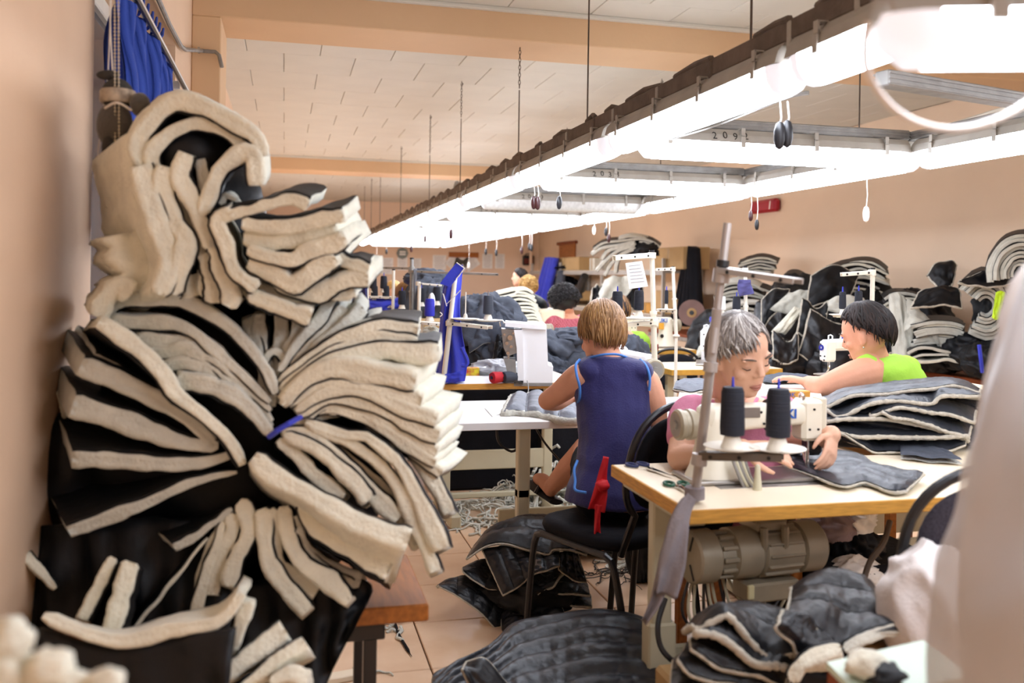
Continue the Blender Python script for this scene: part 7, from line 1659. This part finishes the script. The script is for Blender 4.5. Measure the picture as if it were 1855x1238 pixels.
part(MB().box((5.83, (a.y + b.y) / 2, (a.z + b.z) / 2), (.03, abs(a.y - b.y), abs(a.z - b.z)), None, .004), 'board', M_BENCH, fb); part(MB().box((5.82, (a.y + b.y) / 2, max(a.z, b.z)), (.06, abs(a.y - b.y) + .2, .06), None, .004), 'top_rail', M_BROWN, fb)
pp_ = thing('wall_pipe', 'thin pipe running down the far right corner', 'pipe', (5.72, 20.6, 1.5)); part(MB().cyl((5.60, 20.6, 0), (5.60, 20.6, 3.0), .035, n=10), 'pipe', M_WALLF, pp_)
wf = thing('picture_frame', 'black lined white picture frame on the left wall behind the pile', 'picture', onX(437, 350, XL + .01)); a, b = onX(412, 344, XL + .02), onX(456, 356, XL + .02)
pa, pb = onX(418, 350, XL + .02).y, onX(445, 350, XL + .02).y
part(MB().box((XL + .012, (pa + pb) / 2, 1.35 + (500 - 350) / FPX * pa), (.02, .9, .45), None, .003), 'frame', M_BLKP, wf); part(MB().box((XL + .024, (pa + pb) / 2, 1.35 + (500 - 350) / FPX * pa), (.006, .78, .34), None, .001), 'picture', M_PAPER, wf)
# ================================================================== FOREGROUND RIGHT, WINDOW SIDE, SCRAPS
# tall plastic sack at the right edge
M_PLASTIC = mat('milky_plastic', 'c9c9cd', .4, var=.14, vscale=4, spec=.45, trans=.0, alpha=.86)
def plastic():
    t = thing('plastic_sheet', 'milky plastic sheet hanging over a tall bundle at the right edge', 'plastic sheet', at(1800, 1238, 1.15))
    edge = spline([at(1872, 470, 1.15), at(1852, 530, 1.15), at(1822, 600, 1.15), at(1795, 680, 1.15), at(1765, 790, 1.15), at(1740, 880, 1.15), at(1716, 980, 1.15), at(1700, 1060, 1.15), at(1690, 1140, 1.15), at(1680, 1240, 1.15), at(1668, 1420, 1.15)], 60)
    def fn(u, v):
        p = edge[min(int(v * 60 + .5), 60)]; a = u * math.pi
        w = .13 + .20 * v
        q = p + V_R * w * (1 - math.cos(a)) - V_F * (.10 + .16 * v) * math.sin(a)
        k = .010 * (nz((u * 5, v * 7, 3)) + (1 - 2 * abs(nz((u * 9 + v * 2, v * 3.5, 8))))) + .006 * math.sin(u * 40 + 4 * nz((u * 3, v * 4, 1)))
        return q - V_F * k * math.sin(a) - V_R * k * .6 * math.cos(a)
    a = MB().grid(fn, 64, 60)
    part(a, 'sheet', M_PLASTIC, t, smooth=179)
    b = tag(lump(at(1990, 960, 1.30), (.20, .09, .42), 77, amp=.15).build('wrapped_bundle', mat('wrapped_batting', 'c9c2c0', .9, var=.12, vscale=3, col2='b9aa9a'), smooth=179), 'pale bundle wrapped inside the milky plastic sheet', 'bundle')
plastic()
# green topped box
gb = thing('green_box', 'box with pale green top and brown sides in the lower right corner', 'box', at(1590, 1210, 1.55))
zt_ = at(1500, 1202, 1.55).z
P4 = [onZ(x, y, zt_) for x, y in ((1497, 1200), (1672, 1160), (1760, 1225), (1560, 1262))]
part(MB().prism([p + Vector((0, 0, 0)) for p in P4], (0, 0, -.012)), 'lid', mat('pale_green_board', 'cfe0d0', .5, var=.05), gb)
part(MB().prism([p.lerp((P4[0] + P4[2]) / 2, .02) + Vector((0, 0, -.012)) for p in P4], (0, 0, -(zt_ - .014))), 'box_body', M_BROWN, gb)
tag(lump(at(1572, 1206, 1.50) , (.035, .03, .02), 90, amp=.3, nu=20, nv=12).build('batting_scrap', M_FLEECE, smooth=179), 'crumpled white scrap lying on the green topped box', 'scrap')
tag(lump(at(1600, 1225, 1.48), (.03, .03, .018), 91, amp=.3, nu=20, nv=12).build('cloth_scrap', M_LINING, smooth=179), 'dark scrap lying on the green topped box', 'scrap')
# white sack by the chair
crumple(at(1690, 1105, 1.98), (.105, .11, .135), 92, 'white cloth sack leaning beside the charcoal chair', mat('white_sack_cloth', 'dcd5d2', .9, var=.06, vscale=6, bump=.2, bscale=90), 'sack', 'sack', amp=.14, flat=.95, fr=1.2)
tag(MB().box(at(1690, 1200, 2.0) + Vector((0, .02, -.10)), (.26, .22, .26), None, .01).build('carton', M_CARD), 'carton under the white sack', 'carton')
# jumble behind the motor
for i, (x, y, z, r, lab, m) in enumerate(((1500, 955, 3.0, (.08, .07, .05), 'pink grey bundle under the far side of the front table', mat('mauve_cloth', '8d7a7c', .9)), (1545, 940, 3.05, (.07, .06, .05), 'white crumpled paper under the far side of the front table', M_PAPER), (1540, 1010, 3.1, (.10, .10, .10), 'black cloth lump behind the motor', M_LINING), (1545, 1040, 2.95, (.09, .06, .05), 'white crumpled sheet behind the motor', M_PAPER))):
    crumple(at(x, y, z), r, 110 + i, lab, m, 'cloth_lump', 'cloth', flat=.8)
jb = tag(MB().box(at(1550, 1110, 3.1), (.5, .35, .42), None, .02).build('carton', M_BLACKC), 'dark storage box under the far table behind the motor', 'box')
tag(MB().cyl(onZ(1600, 960, 0), onZ(1600, 960, 0) + Vector((0, 0, .72)), .001, n=4).build('thin_wire', M_BLKP), 'thin black wire behind the front table', 'wire')
tag(MB().tube(spline([at(1612, 945, 2.75), at(1600, 985, 2.7), at(1575, 1020, 2.66), at(1560, 1070, 2.62)], 14), .009, 8).build('brown_hose', mat('brown_hose', '5a4a3c', .5)), 'brown hose under the front table right of the motor', 'hose')
# ---- scraps on the floor: strips nobody could count
def strips(cx, cy, n, rx, ry, zmax, label, seed, m=None, L=.28, w=.006):
    rg = random.Random(seed); mb = MB(); c = onZ(cx, cy, .01)
    for i in range(n):
        a = rg.random() * 6.28; k = math.sqrt(rg.random()); p = c + Vector((rx * k * math.cos(a), ry * k * math.sin(a), zmax * (1 - k) * rg.random() + .004)); h = rg.random() * 6.28; pts = []; l = L * rg.uniform(.5, 1.2)
        for j in range(8):
            pts.append(p.copy()); h += rg.uniform(-.8, .8); p = p + Vector((math.cos(h), math.sin(h), 0)) * l / 8; kk = max(0, 1 - (((p.x - c.x) / rx) ** 2 + ((p.y - c.y) / ry) ** 2)); p.z = max(.004, min(p.z + rg.uniform(-.03, .03), zmax * kk + .008))
        mb.tube(spline(pts, 12), w * rg.uniform(.6, 1.2), 4)
    return tag(mb.build('textile_scraps', m or M_FLEECE2, smooth=179), label, 'scraps', kind='stuff')
strips(880, 930, 120, .36, .30, .05, 'loose pale fabric strips strewn on the tiles beside the white table leg', 1)
strips(925, 905, 90, .14, .14, .16, 'tangle of pale strips against the white table leg', 2)
strips(1010, 905, 170, .30, .24, .34, 'tall heap of pale fabric strips under the white table', 3, w=.009)
strips(1130, 930, 120, .28, .16, .10, 'tangle of thread and strips under the white table by the pedal', 4, mat('dull_thread', '8f8a84', .9), w=.004)
strips(1115, 1040, 30, .14, .08, .025, 'wisp of dark thread on the floor by the chair leg', 5, mat('dark_thread_wisp', '55504c', .9), w=.0025)
strips(715, 1130, 8, .05, .09, .01, 'small pale scraps on the tiles beside the bench', 6, w=.006, L=.14)
tag(MB().tube(spline([onZ(700, 1118, .006), onZ(715, 1130, .008), onZ(722, 1150, .006), onZ(735, 1172, .006), onZ(746, 1190, .006)], 14), [.010, .008] + [.006] * 11 + [.002, .001], 5).build('cloth_scrap', M_BLACKC), 'thin black strip lying on the tiles beside the bench', 'scrap')
strips(640, 1222, 6, .06, .05, .01, 'scraps of thread on the tiles below the bench', 7, w=.004, L=.12)
tl = tag(MB().box(onZ(622, 1226, .012), (.16, .05, .02), rotz(.2), .003).build('wood_offcut', M_TABLE), 'small pale offcut on the floor below the bench', 'offcut')
bkt = crumple(onZ(1165, 985, .17), (.07, .07, .17), 95, 'black strips bundle standing on the floor at the table leg', M_LINING, 'cloth_bundle', 'bundle', flat=.95)
strips(1160, 1020, 26, .07, .07, .10, 'pale strips hanging from the black bundle at the table leg', 8, w=.007)
# ---- window side: curtain, rail, plush toy, bead chains
rl = thing('curtain_rail', 'white curtain rail running along the left wall over the window', 'curtain rail', onX(320, 130, -.47))
ra, rb_ = Vector((-.47, 2.2, onX(342, 178, -.47).z)), onX(344, 180, -.47)
part(MB().box((ra + rb_) / 2 + Vector((0, 0, .012)), (.02, (rb_ - ra).length, .022), None, .002), 'upper_track', M_WHITEM, rl); part(MB().box((ra + rb_) / 2 + Vector((.012, 0, -.012)), (.012, (rb_ - ra).length, .016), None, .002), 'lower_track', M_DSTEEL, rl)
for y in (2.6, 4.45): part(MB().box((XL + .02, y, ra.z), (.06, .03, .04), None, .003), 'bracket', M_WHITEM, rl)
def curtain():
    t = thing('curtain', 'royal blue curtain with loose hooks sagging from the rail', 'curtain', onX(230, 200, -.475))
    X = -.475
    T_ = spline([onX(207, -60, X), onX(220, -20, X), onX(236, 5, X), onX(262, 40, X), onX(285, 85, X), onX(310, 118, X)], 60)
    B_ = spline([onX(199, 470, X), onX(205, 440, X), onX(214, 410, X), onX(240, 380, X), onX(280, 330, X), onX(300, 300, X)], 60)
    def fn(u, v):
        i = min(int(u * 60 + .5), 60); p = T_[i].lerp(B_[i], v)
        return p + Vector((.035 * math.sin(u * 34 + 2.2 * v + 1.2 * math.sin(v * 5)) * (.4 + .6 * min(1, v * 3)) + .02 * nz((u * 4, v * 3, 6)), 0, 0))
    a = MB().grid(fn, 90, 30); b = MB().grid(lambda u, v: fn(u, v) + Vector((-.004, 0, 0)), 90, 30); a.add(b.v, b.f)
    part(a, 'cloth', M_BLUEC, t, smooth=179)
    for k, (x, y) in enumerate(((243, 14), (252, 26), (260, 40), (268, 52), (275, 60), (281, 68), (287, 76))):
        p = onX(x, y, X); q = onX(x + 9, y - 36 + k * 2, -.475)
        part(MB().tube([p, p.lerp(q, .5) + Vector((.006, 0, 0)), q, q + Vector((-.006, .01, -.01)), p + Vector((-.004, .01, 0))], .0045, 5), 'hook_loop', M_BLUEC, t)
curtain()
def plush():
    t = thing('plush_toy', 'grey plush figure with a pale printed band hanging by the window', 'plush toy', at(210, 210, 2.18))
    g = mat('grey_plush', '5a5550', .95, var=.15, vscale=12, bump=.4, bscale=120, sheen=.3); g2 = mat('dark_plush', '423f3c', .95, var=.15, vscale=12, bump=.4, bscale=120)
    z = 2.18; R = axes(V_R, V_F, V_U); k = z / FPX
    part(MB().ball(at(208, 228, z), (32 * k, 28 * k, 44 * k), R, 20, 14), 'body', g, t, smooth=179)
    part(MB().ball(at(213, 172, z), (28 * k, 26 * k, 30 * k), R, 20, 14), 'head', g2, t, smooth=179)
    part(MB().ball(at(196, 136, z), (22 * k, 10 * k, 9 * k), R, 14, 8), 'ear', g2, t, smooth=179)
    part(MB().lathe([(29 * k, -12 * k), (31 * k, -9 * k), (31 * k, 9 * k), (29 * k, 12 * k)], at(214, 176, z), V_U, 20), 'printed_band', mat('beige_band', 'cbb9a2', .8, var=.35, vscale=40, col2='8f8274'), t)
    part(MB().ball(at(254, 190, z - .02), (18 * k, 16 * k, 22 * k), R, 16, 10), 'arm', g, t, smooth=179)
    for x in (199, 222): part(MB().ball(at(x, 268, z - .02), (14 * k, 14 * k, 25 * k), R, 14, 10), 'leg', g2, t, smooth=179)
    part(MB().tube(spline([at(190, 196, z - .06), at(212, 186, z - .08), at(238, 200, z - .05)], 10), .003, 6), 'neck_string', M_CORD, t)
    part(MB().tube([at(205, 150, z), at(200, 60, z), at(198, -60, z)], .0018, 5), 'hanging_cord', M_CORD, t)
plush()
for n_, (x0, x1) in enumerate(((207, 209), (214, 216))):
    t = thing('bead_chain', '%s ball chain of the window blind hanging in front of the plush figure' % ('left' if n_ == 0 else 'right'), 'chain', at(x1, 330, 2.15))
    a, b = at(x0, -120, 2.15), at(x1, 340, 2.15); part(MB().cyl(a, b, .0008, n=4), 'cord', M_CORD, t); mb = MB(); n = int((a - b).length / .0085)
    for k in range(n): mb.ball(a.lerp(b, k / n), .0026, nu=6, nv=4)
    o = part(mb, 'beads', mat('bead_plastic', 'd9c9a8', .4), t); o['kind'] = 'stuff'
tag(MB().tube([at(204, -60, 2.2), at(196, 130, 2.2), at(172, 320, 2.2)], .0016, 5).build('blind_string', M_CORD), 'thin cord slanting down beside the ball chains', 'cord')
# drop the scratch objects
bpy.data.batch_remove(DEAD)
bpy.data.scenes.remove(TMP)
